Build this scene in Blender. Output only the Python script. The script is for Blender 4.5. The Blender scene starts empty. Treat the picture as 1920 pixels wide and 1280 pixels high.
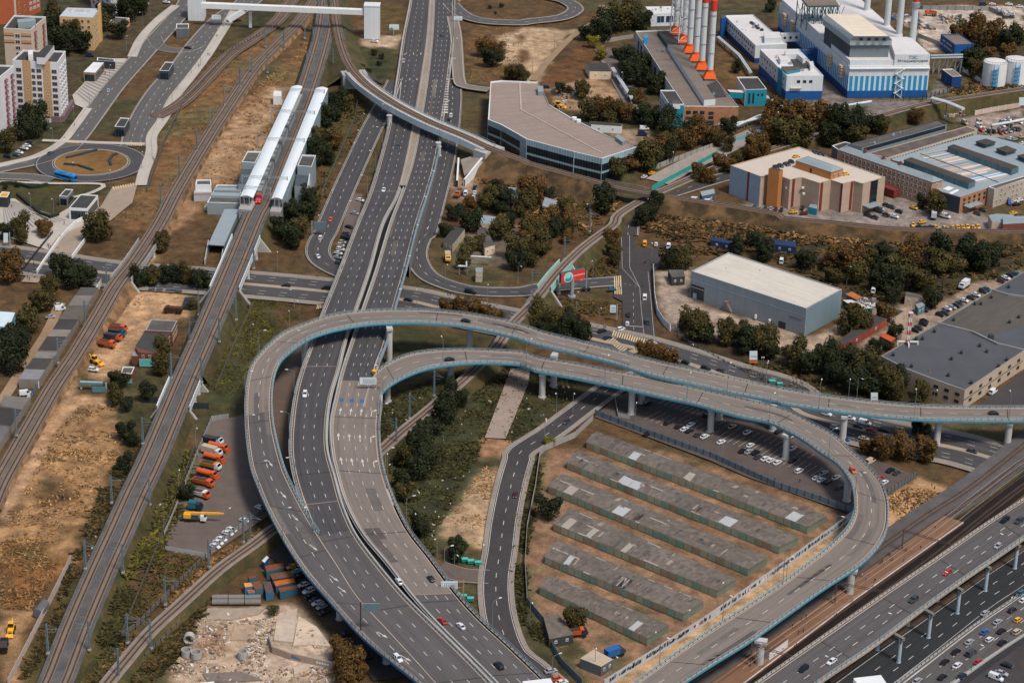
import bpy,math,random
import numpy as np
from mathutils import Vector,Matrix
R=math.radians
scene=bpy.context.scene
col=scene.collection
# ---------------------------------------------------------------- camera, sky, sun, exposure
CAM_H,FPX,PITCH,ROLL=400.0,4500.0,24.5,1.5
cam_data=bpy.data.cameras.new('camera')
cam=bpy.data.objects.new('camera',cam_data);col.objects.link(cam)
cam_data.sensor_width=36.0
cam_data.lens=36.0*FPX/1920.0
cam_data.clip_start=1.0;cam_data.clip_end=20000.0
_c,_s=math.cos(R(PITCH)),math.sin(R(PITCH))
_f=Vector((0,_c,-_s));_r0=Vector((1,0,0));_u0=Vector((0,_s,_c))
_cr,_sr=math.cos(R(ROLL)),math.sin(R(ROLL))
_r=_cr*_r0+_sr*_u0;_u=-_sr*_r0+_cr*_u0
cam.matrix_world=Matrix(((_r.x,_u.x,-_f.x,0),(_r.y,_u.y,-_f.y,0),(_r.z,_u.z,-_f.z,CAM_H),(0,0,0,1)))
scene.camera=cam
SUN_EL,SUN_AZ=58.0,140.0
world=bpy.data.worlds.new('World');scene.world=world;world.use_nodes=True
wn=world.node_tree
sky=wn.nodes.new('ShaderNodeTexSky');sky.sky_type='NISHITA';sky.sun_disc=False
sky.sun_elevation=R(SUN_EL);sky.sun_rotation=R(SUN_AZ)
sky.air_density=1.0;sky.dust_density=3.0;sky.ozone_density=1.0
bg=wn.nodes['Background'];bg.inputs['Strength'].default_value=0.085
wn.links.new(sky.outputs['Color'],bg.inputs['Color'])
sd=bpy.data.lights.new('sun','SUN');sd.energy=2.0;sd.angle=R(12);sd.color=(1.0,0.95,0.87)
sun=bpy.data.objects.new('sun',sd);col.objects.link(sun)
_d=Vector((math.sin(R(SUN_AZ))*math.cos(R(SUN_EL)),math.cos(R(SUN_AZ))*math.cos(R(SUN_EL)),math.sin(R(SUN_EL))))
sun.rotation_euler=_d.to_track_quat('Z','Y').to_euler()
sun.location=(0,800,600)
scene.view_settings.view_transform='Standard';scene.view_settings.look='None'
scene.view_settings.exposure=0.6;scene.view_settings.gamma=1.0
# ---------------------------------------------------------------- reading places off the photograph
OX={'1':0,'2':460,'3':940,'4':1400};OY={'a':0,'b':420,'c':840}
TS=1513/520.0
XT={'A':(1340,0,6.4),'B':(1620,0,6.4),'C':(1180,0,5.12),'D':(1360,260,6.0),'E':(1560,200,5.333),'F':(340,140,4.2667),'G':(0,0,4.923),'H':(310,780,4.743),'I':(310,1020,4.923),'J':(1560,500,7.11),'K':(820,300,5.3346),'M':(0,340,5.82),'N':(150,520,4.924),'O':(1760,180,9.144),'W':(1280,500,8.0)}
def px(k,x,y):
 if k=='s':return(x,y)
 if k in XT:a=XT[k];return(a[0]+x/a[2],a[1]+y/a[2])
 if k=='p':return(1380+x/11.6375,800+y/11.6375)
 if k=='q':return(980+x/5.0526,680+y/5.0526)
 if k=='r':return(1700+x/5.818,1020+y/5.818)
 return(OX[k[1]]+x/TS,OY[k[0]]+y/TS)
def PP(q,z=0.0):
 d=_f+(q[0]-960)/FPX*_r-(q[1]-640)/FPX*_u
 t=(z-CAM_H)/d.z
 return Vector((d.x*t,d.y*t,z))
def P(k,x,y,z=0.0):return PP(px(k,x,y),z)
def pix(v):
 w=Vector((v[0],v[1],v[2]-CAM_H));dd=w.dot(_f)
 return(960+FPX*w.dot(_r)/dd,640-FPX*w.dot(_u)/dd)
def L(k,s):
 return[px(k,*map(float,t.split(',')[:2]))for t in s.split()]
def pxm(q,z=0.0):
 w=PP(q,z);return FPX/((w-Vector((0,0,CAM_H))).dot(_f))
# ---------------------------------------------------------------- materials
def S(r,g,b):
 f=lambda c:(c/255/12.92)if c<=10 else((c/255+0.055)/1.055)**2.4
 return(f(r),f(g),f(b))
MATS={}
def mat(name,c,rough=0.85,var=0.14,scale=0.35,metal=0.0,bump=0.0,kind=None,emit=0.0,spec=0.3,mort=None,c2=None):
 if name in MATS:return MATS[name]
 m=bpy.data.materials.new(name);m.use_nodes=True
 nt=m.node_tree;b=nt.nodes['Principled BSDF']
 b.inputs['Roughness'].default_value=rough;b.inputs['Metallic'].default_value=metal
 b.inputs['Specular IOR Level'].default_value=spec
 N=nt.nodes.new;Lk=nt.links.new
 geo=N('ShaderNodeNewGeometry')
 src=geo.outputs['Position']
 n1=N('ShaderNodeTexNoise');n1 .inputs['Scale'].default_value=scale;n1 .inputs['Detail'].default_value=6;n1 .inputs['Roughness'].default_value=0.65
 Lk(src,n1 .inputs['Vector'])
 n2=N('ShaderNodeTexNoise');n2 .inputs['Scale'].default_value=scale*0.13;n2 .inputs['Detail'].default_value=3
 Lk(src,n2 .inputs['Vector'])
 add=N('ShaderNodeMath');add.operation='ADD';Lk(n1 .outputs['Fac'],add.inputs[0]);Lk(n2 .outputs['Fac'],add.inputs[1])
 fac=add.outputs[0]
 if kind=='road':
  uv=N('ShaderNodeUVMap');mp=N('ShaderNodeMapping');mp.inputs['Scale'].default_value=(0.75,0.012,1)
  Lk(uv.outputs['UV'],mp.inputs['Vector'])
  n3=N('ShaderNodeTexNoise');n3 .inputs['Scale'].default_value=1.0;n3 .inputs['Detail'].default_value=3;Lk(mp.outputs['Vector'],n3 .inputs['Vector'])
  dbl=N('ShaderNodeMath');dbl.operation='MULTIPLY';Lk(n3 .outputs['Fac'],dbl.inputs[0]);dbl.inputs[1].default_value=4.0
  a2=N('ShaderNodeMath');a2 .operation='ADD';Lk(fac,a2 .inputs[0]);Lk(dbl.outputs[0],a2 .inputs[1])
  sc=N('ShaderNodeMath');sc.operation='MULTIPLY';Lk(a2 .outputs[0],sc.inputs[0]);sc.inputs[1].default_value=0.333
  fac=sc.outputs[0]
 mr=N('ShaderNodeMapRange');mr.inputs['From Min'].default_value=0.6;mr.inputs['From Max'].default_value=1.4
 mr.inputs['To Min'].default_value=1-1.6*var;mr.inputs['To Max'].default_value=1+1.6*var
 Lk(fac,mr.inputs['Value'])
 out=mr.outputs['Result']
 mul=N('ShaderNodeVectorMath');mul.operation='SCALE'
 if kind in('corr','seam','sheet','curtain','rib','brick'):
# ribbed sheet or felt strips, laid in the object's own UV
  uv=N('ShaderNodeUVMap');br=N('ShaderNodeTexBrick')
  br.inputs['Color1'].default_value=(*[x*(1-var)for x in c],1);br.inputs['Color2'].default_value=(*[min(1,x*(1+var))for x in c],1)
  br.inputs['Mortar'].default_value=(*(mort or[x*0.62 for x in c]),1)
  br.inputs['Scale'].default_value=1.0
  if kind=='rib' or kind=='curtain':br.offset=0.0
  br.inputs['Brick Width'].default_value={'corr':1.1,'seam':9.0,'sheet':3.5,'curtain':1.5,'rib':1.0,'brick':1.2}[kind]
  br.inputs['Row Height'].default_value={'corr':1.7,'seam':1.6,'sheet':4.0,'curtain':3.4,'rib':40.0,'brick':0.5}[kind]
  br.inputs['Mortar Size'].default_value={'corr':0.03,'seam':0.06,'sheet':0.05,'curtain':0.09,'rib':0.06,'brick':0.03}[kind]
  Lk(uv.outputs['UV'],br.inputs['Vector']);Lk(br.outputs['Color'],mul.inputs[0])
 elif kind=='attr':
  at=N('ShaderNodeAttribute');at.attribute_name='tone'
  n5=N('ShaderNodeTexNoise');n5 .inputs['Scale'].default_value=.16;n5 .inputs['Detail'].default_value=9;n5 .inputs['Roughness'].default_value=.75;Lk(src,n5 .inputs['Vector'])
  m5=N('ShaderNodeMapRange');m5 .inputs['From Min'].default_value=.36;m5 .inputs['From Max'].default_value=.64;m5 .inputs['To Min'].default_value=.62;m5 .inputs['To Max'].default_value=1.4;Lk(n5 .outputs['Fac'],m5 .inputs['Value'])
  s5=N('ShaderNodeVectorMath');s5 .operation='SCALE';Lk(at.outputs['Color'],s5 .inputs[0]);Lk(m5 .outputs['Result'],s5 .inputs['Scale'])
  Lk(s5 .outputs['Vector'],mul.inputs[0])
 elif c2:
  n4=N('ShaderNodeTexNoise');n4 .inputs['Scale'].default_value=scale*.4;n4 .inputs['Detail'].default_value=5;Lk(src,n4 .inputs['Vector'])
  m4=N('ShaderNodeMapRange');m4 .inputs['From Min'].default_value=.42;m4 .inputs['From Max'].default_value=.58;Lk(n4 .outputs['Fac'],m4 .inputs['Value'])
  mx=N('ShaderNodeMix');mx.data_type='RGBA';mx.inputs[6].default_value=(*c,1);mx.inputs[7].default_value=(*c2,1);Lk(m4 .outputs['Result'],mx.inputs[0]);Lk(mx.outputs[2],mul.inputs[0])
 else:
  mul.inputs[0].default_value=c
 Lk(out,mul.inputs['Scale']);Lk(mul.outputs['Vector'],b.inputs['Base Color'])
 if bump:
  bp=N('ShaderNodeBump');bp.inputs['Strength'].default_value=bump;bp.inputs['Distance'].default_value=0.6
  Lk(n1 .outputs['Fac'],bp.inputs['Height']);Lk(bp.outputs['Normal'],b.inputs['Normal'])
 MATS[name]=m;return m
# ---------------------------------------------------------------- mesh builder
class MB:
 def __init__(s):s.v=[];s.f=[];s.m=[];s.uv=[]
 def vert(s,p):s.v.append((p[0],p[1],p[2]));return len(s.v)-1
 def face(s,pts,m=0,uv=None):
  i=len(s.v);s.v.extend((p[0],p[1],p[2])for p in pts)
  s.f.append(tuple(range(i,i+len(pts))));s.m.append(m)
  if uv is None:
   a=Vector(pts[0]);e=Vector(pts[1])-a
   n=e.cross(Vector(pts[2])-a)
   if e.length<1e-6:e=Vector((1,0,0))
   e=e.normalized();n=n.normalized()if n.length>1e-9 else Vector((0,0,1));t=n.cross(e)
   uv=[((Vector(p)-a).dot(e),(Vector(p)-a).dot(t))for p in pts]
  s.uv.extend(uv)
 def prism(s,poly,z0,z1,m=0,mtop=None,bottom=False):
  n=len(poly)
  for i in range(n):
   a,b=poly[i],poly[(i+1)%n]
   za0,zb0=(z0,z0);za1,zb1=(z1,z1)
   s.face([(a[0],a[1],za0),(b[0],b[1],zb0),(b[0],b[1],zb1),(a[0],a[1],za1)],m)
  s.face([(p[0],p[1],z1)for p in poly],m if mtop is None else mtop)
  if bottom:s.face([(p[0],p[1],z0)for p in reversed(poly)],m)
 def box(s,c,d,rz=0.0,m=0):
  ca,sa=math.cos(rz),math.sin(rz)
  pl=[(c[0]+x*d[0]/2*ca-y*d[1]/2*sa,c[1]+x*d[0]/2*sa+y*d[1]/2*ca)for x,y in((-1,-1),(1,-1),(1,1),(-1,1))]
  s.prism(pl,c[2],c[2]+d[2],m,bottom=True)
 def beam(s,a,b,w,h,m=0):
  a=Vector(a);b=Vector(b);t=(b-a)
  if t.length<1e-6:return
  t.normalize();up=Vector((0,0,1))if abs(t.z)<0.95 else Vector((1,0,0))
  sd=t.cross(up).normalized()*(w/2);u=sd.cross(t).normalized()*(h/2)
  A=[a-sd-u,a+sd-u,a+sd+u,a-sd+u];B=[p+(b-a)for p in A]
  for i in range(4):s.face([A[i],A[(i+1)%4],B[(i+1)%4],B[i]],m)
  s.face(A[::-1],m);s.face(B,m)
 def tube(s,pts,rad,n=8,m=0,cap=True):
  pts=[Vector(p)for p in pts];rad=rad if isinstance(rad,(list,tuple))else[rad]*len(pts)
  rings=[]
  for i,p in enumerate(pts):
   t=(pts[min(i+1,len(pts)-1)]-pts[max(i-1,0)]).normalized()
   up=Vector((0,0,1))if abs(t.z)<0.9 else Vector((1,0,0))
   a=t.cross(up).normalized();b=a.cross(t).normalized()
   rings.append([p+(a*math.cos(2*math.pi*j/n)+b*math.sin(2*math.pi*j/n))*rad[i]for j in range(n)])
  for i in range(len(rings)-1):
   for j in range(n):s.face([rings[i][j],rings[i][(j+1)%n],rings[i+1][(j+1)%n],rings[i+1][j]],m)
  if cap:s.face(rings[0][::-1],m);s.face(rings[-1],m)
 def build(s,name,mats,parent=None,smooth=False,loc=None):
  me=bpy.data.meshes.new(name)
  me.from_pydata(s.v,[],s.f)
  if not isinstance(mats,(list,tuple)):mats=[mats]
  for m in mats:me.materials.append(m)
  me.polygons.foreach_set('material_index',np.array(s.m,dtype=np.int32))
  uvl=me.uv_layers.new(name='UVMap')
  uvl.data.foreach_set('uv',np.array(s.uv,dtype=np.float32).ravel())
  if smooth:me.polygons.foreach_set('use_smooth',np.ones(len(s.f),dtype=bool))
  me.update()
  o=bpy.data.objects.new(name,me);col.objects.link(o)
  if parent is not None:o.parent=parent
  if loc is not None:o.location=loc
  return o
# ---------------------------------------------------------------- things and labels
REG=[]
def thing(name,cat,label=None,loc=(0,0,0),rz=0.0,group=None):
 o=bpy.data.objects.new(name,None);o.empty_display_size=0.5;col.objects.link(o)
 o.location=loc;o.rotation_euler=(0,0,rz);o['category']=cat
 if label:o['label']=label
 if group:o['group']=group
 return o
def tagm(o,cat,label,group=None):
 o['category']=cat;o['label']=label
 if group:o['group']=group
 return o
def reg(o,desc,place,plural,axis='x',q=None):
 q=q or pix(o.matrix_basis.translation)
 REG.append((o,desc,place,plural,axis,q))
ORD=['','second','third','fourth','fifth','sixth','seventh','eighth','ninth','tenth','eleventh','twelfth','thirteenth','fourteenth','fifteenth','sixteenth','seventeenth','eighteenth','nineteenth','twentieth','21st','22nd','23rd','24th','25th','26th','27th','28th','29th','30th','31st','32nd','33rd','34th','35th','36th','37th','38th','39th','40th']
NUM=['','one','two','three','four','five','six','seven','eight','nine','ten','eleven','twelve']
def resolve_labels():
 g={}
 for t in REG:g.setdefault((t[1],t[2]),[]).append(t)
 for(d,pl),ts in g.items():
  if len(pl.split())>8:print('LONG',pl)
  n=len(ts)
  if n==1:
   ts[0][0]['label']=d+' '+pl;continue
  ax=ts[0][4]
  ts.sort(key=lambda t:t[5][0]if ax=='x' else-t[5][1])
  first,last,side=('leftmost','rightmost','from left')if ax=='x' else('nearest','farthest','nearest')
  cnt=NUM[n]if n<len(NUM)else str(n)
  plural=ts[0][3]
  for i,t in enumerate(ts):
   if n==2 and ax=='x':w=('left' if i==0 else 'right')+' of two'
   elif i==0:w=first+' of '+cnt
   elif i==n-1:w=last+' of '+cnt
   else:w=ORD[i]+' '+side+' of '+cnt
   t[0]['label']=f'{w} {plural} {pl}'
def struct(o):
 o['kind']='structure';return o
def copy_tree(o,parent=None):
 c=o.copy();col.objects.link(c)
 if parent is not None:c.parent=parent
 for ch in o.children:copy_tree(ch,c)
 return c
# ---------------------------------------------------------------- roads built from surveyed edges
def catmull(rows,step):
 rows=[np.array(r,float)for r in rows];out=[]
 ext=[2*rows[0]-rows[1]]+rows+[2*rows[-1]-rows[-2]]
 for i in range(1,len(ext)-2):
  p0,p1,p2,p3=ext[i-1:i+3]
  n=max(1,int(np.linalg.norm((p2-p1)[:3])/step))
  for k in range(n):
   t=k/n
   out.append(0.5*((2*p1)+(p2-p0)*t+(2*p0-5*p1+4*p2-p3)*t*t+(3*p1-p0-3*p2+p3)*t**3))
 out.append(rows[-1]);return np.array(out)
class Road:
 def __init__(s,rows,step=4.0):
  E=len(rows[0])
  a=catmull([[c for p in r for c in p]for r in rows],step)
  s.e=a.reshape(len(a),E,3);s.n=len(a)
  d=s.e[:,-1,:2]-s.e[:,0,:2];d/=np.linalg.norm(d,axis=1)[:,None]
  s.x=np.concatenate([d,np.zeros((s.n,1))],axis=1)
 @staticmethod
 def line(pts,hw,step=4.0):
  a=catmull([list(p)for p in pts],step)
  t=np.gradient(a,axis=0)[:,:2];t/=np.linalg.norm(t,axis=1)[:,None]
  nrm=np.stack([t[:,1],-t[:,0],np.zeros(len(a))],axis=1)
  r=Road.__new__(Road);r.e=np.stack([a-nrm*hw,a+nrm*hw],axis=1);r.n=len(a);r.x=nrm
  return r
 def at(s,spec):
  e,f,o=spec
  b=s.e[:,e]if f==0 else s.e[:,e]*(1-f)+s.e[:,e+1]*f
  return b+s.x*o
 def strip(s,mb,sa,sb,dz=0.0,m=0,dzb=None,i0=0,i1=None):
  A=s.at(sa).copy();B=s.at(sb).copy();A[:,2]+=dz;B[:,2]+=dz if dzb is None else dzb
  w=np.linalg.norm(A-B,axis=1);l=np.concatenate([[0],np.cumsum(np.linalg.norm(np.diff(A,axis=0),axis=1))])
  for i in range(i0,(s.n if i1 is None else i1)-1):
   mb.face([A[i],B[i],B[i+1],A[i+1]],m,[(0,l[i]),(w[i],l[i]),(w[i+1],l[i+1]),(0,l[i+1])])
 def wall(s,mb,sp,z0,z1,th,m=0,i0=0,i1=None):
  e,f,o=sp
  for a,b,za,zb in(((e,f,o-th/2),(e,f,o-th/2),z0,z1),((e,f,o-th/2),(e,f,o+th/2),z1,z1),((e,f,o+th/2),(e,f,o+th/2),z1,z0)):
   s.strip(mb,a,b,za,m,zb,i0,i1)
 def every(s,sp,gap,start=0.0,on=0.0):
  A=s.at(sp);l=np.concatenate([[0],np.cumsum(np.linalg.norm(np.diff(A,axis=0),axis=1))])
  f=lambda t:np.array([np.interp(t,l,A[:,k])for k in range(3)])
  out=[];t=start
  while t+on<l[-1]:
   out.append((f(t),f(t+max(on,0.5))));t+=gap
  return out
 def dashes(s,mb,sp,w,on,off,dz=0.03,m=0,t0=0.0,t1=1.0):
  A=s.every(sp,on+off,0.0,on);n=len(A)
  for a,b in A[int(n*t0):int(n*t1)]:
   t=b-a;t=t/np.linalg.norm(t);q=np.array([t[1],-t[0],0])*w/2;u=np.array([0,0,dz])
   mb.face([a-q+u,a+q+u,b+q+u,b-q+u],m)
 def posts(s,mb,sp,gap,h,w=0.12,m=0,z0=0.0):
  for a,b in s.every(sp,gap):
   mb.box((a[0],a[1],a[2]+z0),(w,w,h),math.atan2(b[1]-a[1],b[0]-a[0]),m)
rnd=random.Random(7)
# shared materials
asphalt_dark=mat('asphalt_dark',S(69,67,68),0.9,0.2,0.5,kind='road')
asphalt=mat('asphalt',S(83,79,78),0.9,0.18,0.5,kind='road')
asphalt_warm=mat('asphalt_warm',S(116,106,98),0.9,0.16,0.5,kind='road')
concrete=mat('concrete',S(158,155,150),0.9,0.12,0.6)
concrete_dark=mat('concrete_dark',S(112,108,104),0.9,0.15,0.6)
white_line=mat('white_line',S(184,178,170),0.8,0.22,1.2)
beige_line=mat('beige_line',S(176,158,138),0.8,0.12,1.2)
steel=mat('galvanised_steel',S(150,158,160),0.5,0.1,1.0,metal=0.3)
dark_metal=mat('dark_metal',S(48,52,55),0.6,0.1,1.0)
teal_paint=mat('teal_fascia',S(52,144,172),0.6,0.08,0.5)
pale_blue=mat('pale_blue',S(150,178,196),0.6,0.08,0.5)
white_paint=mat('white_paint',S(212,214,212),0.6,0.07,0.4)
rail_rust=mat('rail_rust',S(74,58,50),0.7,0.2,1.0)
sleeper=mat('sleeper',S(118,102,88),0.9,0.1,2.0)
ballast=mat('ballast',S(85,83,82),0.95,0.25,1.2,bump=0.4)
glass=mat('window_glass',S(38,48,54),0.15,0.25,0.5,spec=0.6)
# ---------------------------------------------------------------- the ground: one sheet, coloured by what covers it
def vnoise(x,y,seed):
 rs=np.random.RandomState(seed);T=rs.rand(256,256)
 xi=np.floor(x).astype(int);yi=np.floor(y).astype(int);fx=x-xi;fy=y-yi
 fx=fx*fx*(3-2*fx);fy=fy*fy*(3-2*fy)
 g=lambda a,b:T[(xi+a)%256,(yi+b)%256]
 return(g(0,0)*(1-fx)+g(1,0)*fx)*(1-fy)+(g(0,1)*(1-fx)+g(1,1)*fx)*fy
def fbm(x,y,s,seed,o=4):
 t=0;a=1;w=0
 for i in range(o):t=t+a*vnoise(x/s*2**i,y/s*2**i,seed+i);w+=a;a*=0.55
 return t/w-0.5
REGIONS=[('a1','0,0 1060,0 960,60 700,300 480,590 300,760 0,890',(74,64,44),3),('a1','0,980 600,1010 560,1060 380,1090 330,1180 240,1190 100,1080 0,1090',(66,62,34),1),('a1','600,560 760,520 740,610 620,620',(70,68,38),2),('a1','1200,150 1513,60 1513,110 1240,300 1180,330',(76,66,40),4),('a2','0,60 250,20 130,150 0,230',(64,58,34),4),('a1','900,640 1250,300 1513,130 1513,240 1250,560 1000,960 830,1270 640,1200 800,1010',(120,88,58),4),('a1','1230,660 1513,380 1513,640 1310,1060 1060,1000 1120,1150 860,1290 830,1260 1000,1000',(138,106,76),5),('a2','0,560 120,450 300,240 400,180 420,300 340,470 250,470 0,1010',(126,92,60),5),('a2','20,660 130,470 230,480 60,840 0,830',(166,134,102),4),('a1','1100,960 1290,620 1513,480 1420,640 1300,800 1100,1010',(158,126,94),5),('a2','600,240 840,250 800,400 700,420 610,330',(64,62,34),3),('a2','720,20 890,20 850,190 730,150',(88,72,40),3),('a2','620,190 850,190 830,265 660,250',(166,142,116),3),('a2','440,500 620,470 690,580 580,830 420,1060 380,1240 330,1270 430,900 340,840 430,560',(86,68,38),3),('a3','0,150 420,150 380,190 180,440 0,440',(164,138,108),5),('a2','1200,110 1513,130 1513,430 1200,470',(104,78,50),5),('a2','1380,190 1513,160 1513,360 1400,330',(172,146,116),5),('a3','190,440 480,190 520,240 540,330 380,480 250,470',(104,72,44),4),('a3','250,480 480,430 690,500 700,600 540,590 300,600',(150,120,92),3),('a3','560,250 720,250 860,500 880,640 720,640',(80,66,46),3),('a3','1170,260 1280,380 1270,480 1170,400',(100,78,46),2),('a3','580,700 830,700 800,770 740,800 600,740',(140,118,98),2),('a3','0,850 300,940 650,1020 640,1150 480,1290 0,1290',(92,67,44),4),('a2','1180,1000 1320,830 1513,880 1513,1290 1060,1290',(90,66,44),4),('a2','1110,950 1280,980 1270,1090 1130,1090',(142,118,98),2),('b2','1080,60 1513,0 1513,230 1180,240',(104,92,80),2),('a3','880,1090 1513,1190 1513,1290 800,1290',(98,69,42),5),('a4','0,1160 1513,1270 1513,1290 0,1290',(100,70,43),5),('b3','730,0 1513,0 1513,130 1050,170',(98,72,46),5),('b4','0,0 1513,60 1513,120 0,90',(102,73,45),5),('b4','0,90 1513,110 1513,230 1000,430 540,400 530,330 0,150',(64,55,40),6),('b3','850,250 1030,230 1030,420 1513,570 1513,680 1200,640 930,570 870,480',(158,140,124),1),('b4','0,480 330,620 540,530 490,610 370,700 170,740 0,640',(160,138,118),1),('b4','540,380 740,420 860,460 840,600 760,520 600,480 540,470',(120,104,92),2),('b4','840,440 1050,430 1180,350 1380,280 1500,240 1513,270 1040,550 880,640 780,640 560,700 820,520',(146,126,108),2),('b4','0,560 160,700 380,700 720,720 1000,900 980,1000 0,860',(58,48,32),3),('b3','930,570 1513,700 1513,860 1000,720 850,650',(62,50,34),3),('b4','1060,1060 1280,1080 1280,1180 1060,1180',(96,80,54),3),('a4','400,420 560,540 980,540 1060,400 1180,480 800,620 500,640 330,560 60,420',(112,103,98),1),('a4','930,30 1513,30 1513,170 1180,130 1000,290 920,200',(176,160,144),3),('a4','1160,640 1513,590 1513,740 1300,760',(146,130,118),2),('a4','1080,440 1513,440 1513,560 1160,560',(108,76,46),3),('a4','0,1090 620,1150 760,1080 1000,1040 1330,1180 1400,1250 900,1250 500,1215 200,1185 0,1150',(132,121,114),1),('b1','840,90 880,120 720,340 580,560 420,820 390,910 320,960 480,690 720,280',(164,134,100),2),('b1','720,360 1040,380 1030,510 800,560 740,700 640,790 560,840 470,840 500,720 620,560 650,440',(174,138,102),2),('b1','1280,390 1513,400 1513,610 1400,700 1330,900 1280,990 1140,980 1090,870',(74,70,38),3),('b1','390,915 470,930 640,955 640,985 450,990 330,1090 260,1250 150,1250 260,1060 330,970',(168,132,98),2),('b1','440,990 640,990 680,1080 640,1280 200,1280 330,1100',(146,112,76),5),('b1','660,980 850,1000 820,1100 720,1280 650,1280',(74,62,36),4),('c1','260,0 640,0 560,200 430,490 330,640 0,690 0,430 150,200',(152,116,78),6),('c1','230,170 380,200 360,300 240,300',(104,76,50),5),('c1','0,500 300,480 330,640 180,880 0,870',(122,84,50),6),('c1','270,0 190,0 0,300 0,430',(176,140,106),1),('c1','0,870 190,890 150,1010 60,1290 0,1290',(172,134,94),3),('c1','620,100 760,0 700,200 540,470 440,600 390,640 480,430',(84,68,42),3),('c1','380,640 470,680 330,990 220,1290 100,1290 300,900',(76,70,40),3),('c1','1050,0 900,330 680,720 600,900 480,1290 400,1290 560,800 820,320 930,0',(74,72,38),3),('c1','880,560 1140,600 900,860 690,1100 620,1000',(86,66,40),4),('c1','1150,600 1513,400 1513,440 1180,680 860,990 640,1170 500,1290 440,1290 700,1090',(118,82,46),3),('c1','1100,850 1000,1080 920,1180 800,1290 690,1290 880,1000 1180,760',(68,56,34),3),('c1','1110,870 1490,860 1513,1290 960,1290 920,1180 1010,1050',(170,146,122),2),('c1','1120,980 1250,930 1240,1100 1100,1120',(140,108,80),3),('c2','0,860 280,850 470,1090 500,1290 0,1290',(182,160,138),2),('c2','290,840 350,830 500,1000 480,1080',(70,60,38),2),('b2','730,960 850,900 1240,770 1513,780 1400,1000 1300,1170 1250,1290 740,1260',(62,60,36),3),('b2','800,560 1350,590 1380,640 1000,720 820,740',(68,62,36),3),('b2','1040,360 1513,380 1513,500 1050,480',(90,70,46),2),('c2','740,0 1280,0 1240,200 1060,430 1080,500 1020,640 940,500',(68,64,38),3),('c2','1250,160 1310,100 1410,110 1330,540 1200,500 1060,460 1170,280',(170,142,110),3),('b2','1290,1160 1420,1160 1513,1180 1440,1240 1290,1280',(152,112,82),2),('b3','0,650 120,760 60,1000 20,1200 160,1180 500,870 380,760',(64,60,36),3),('b3','0,1160 60,1220 0,1290',(150,112,82),2),('b3','240,380 650,420 640,540 500,580 300,470',(96,70,42),3),('b3','400,150 620,30 650,260 470,300',(92,66,40),3),('b3','500,870 620,880 640,1000 520,1030',(70,56,40),2),('c3','190,250 240,0 520,0 900,10 1513,215 1513,690 600,1290 480,1290 300,1060 150,880 120,600',(130,100,76),1),('c4','0,150 590,370 590,420 0,790',(130,100,76),1),('c3','560,1290 1513,690 1513,760 1300,900 740,1290',(176,144,110),1),('c4','0,760 590,390 600,450 380,600 0,860',(176,144,110),1),('c4','770,270 930,160 1110,210 1090,240 770,480',(178,140,100),2),('c3','60,640 130,640 140,850 240,1060 380,1290 300,1290 90,950',(76,66,44),1),('c3','130,100 210,20 200,280 130,560 70,560',(72,64,42),1),('c3','330,1050 470,1060 480,1110 380,1160',(74,60,40),2),('c4','640,1280 1513,690 1513,640 1350,740 560,1280',(80,64,48),1),('c4','1160,400 1300,280 1400,300 1200,420',(110,76,46),2),]
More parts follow.
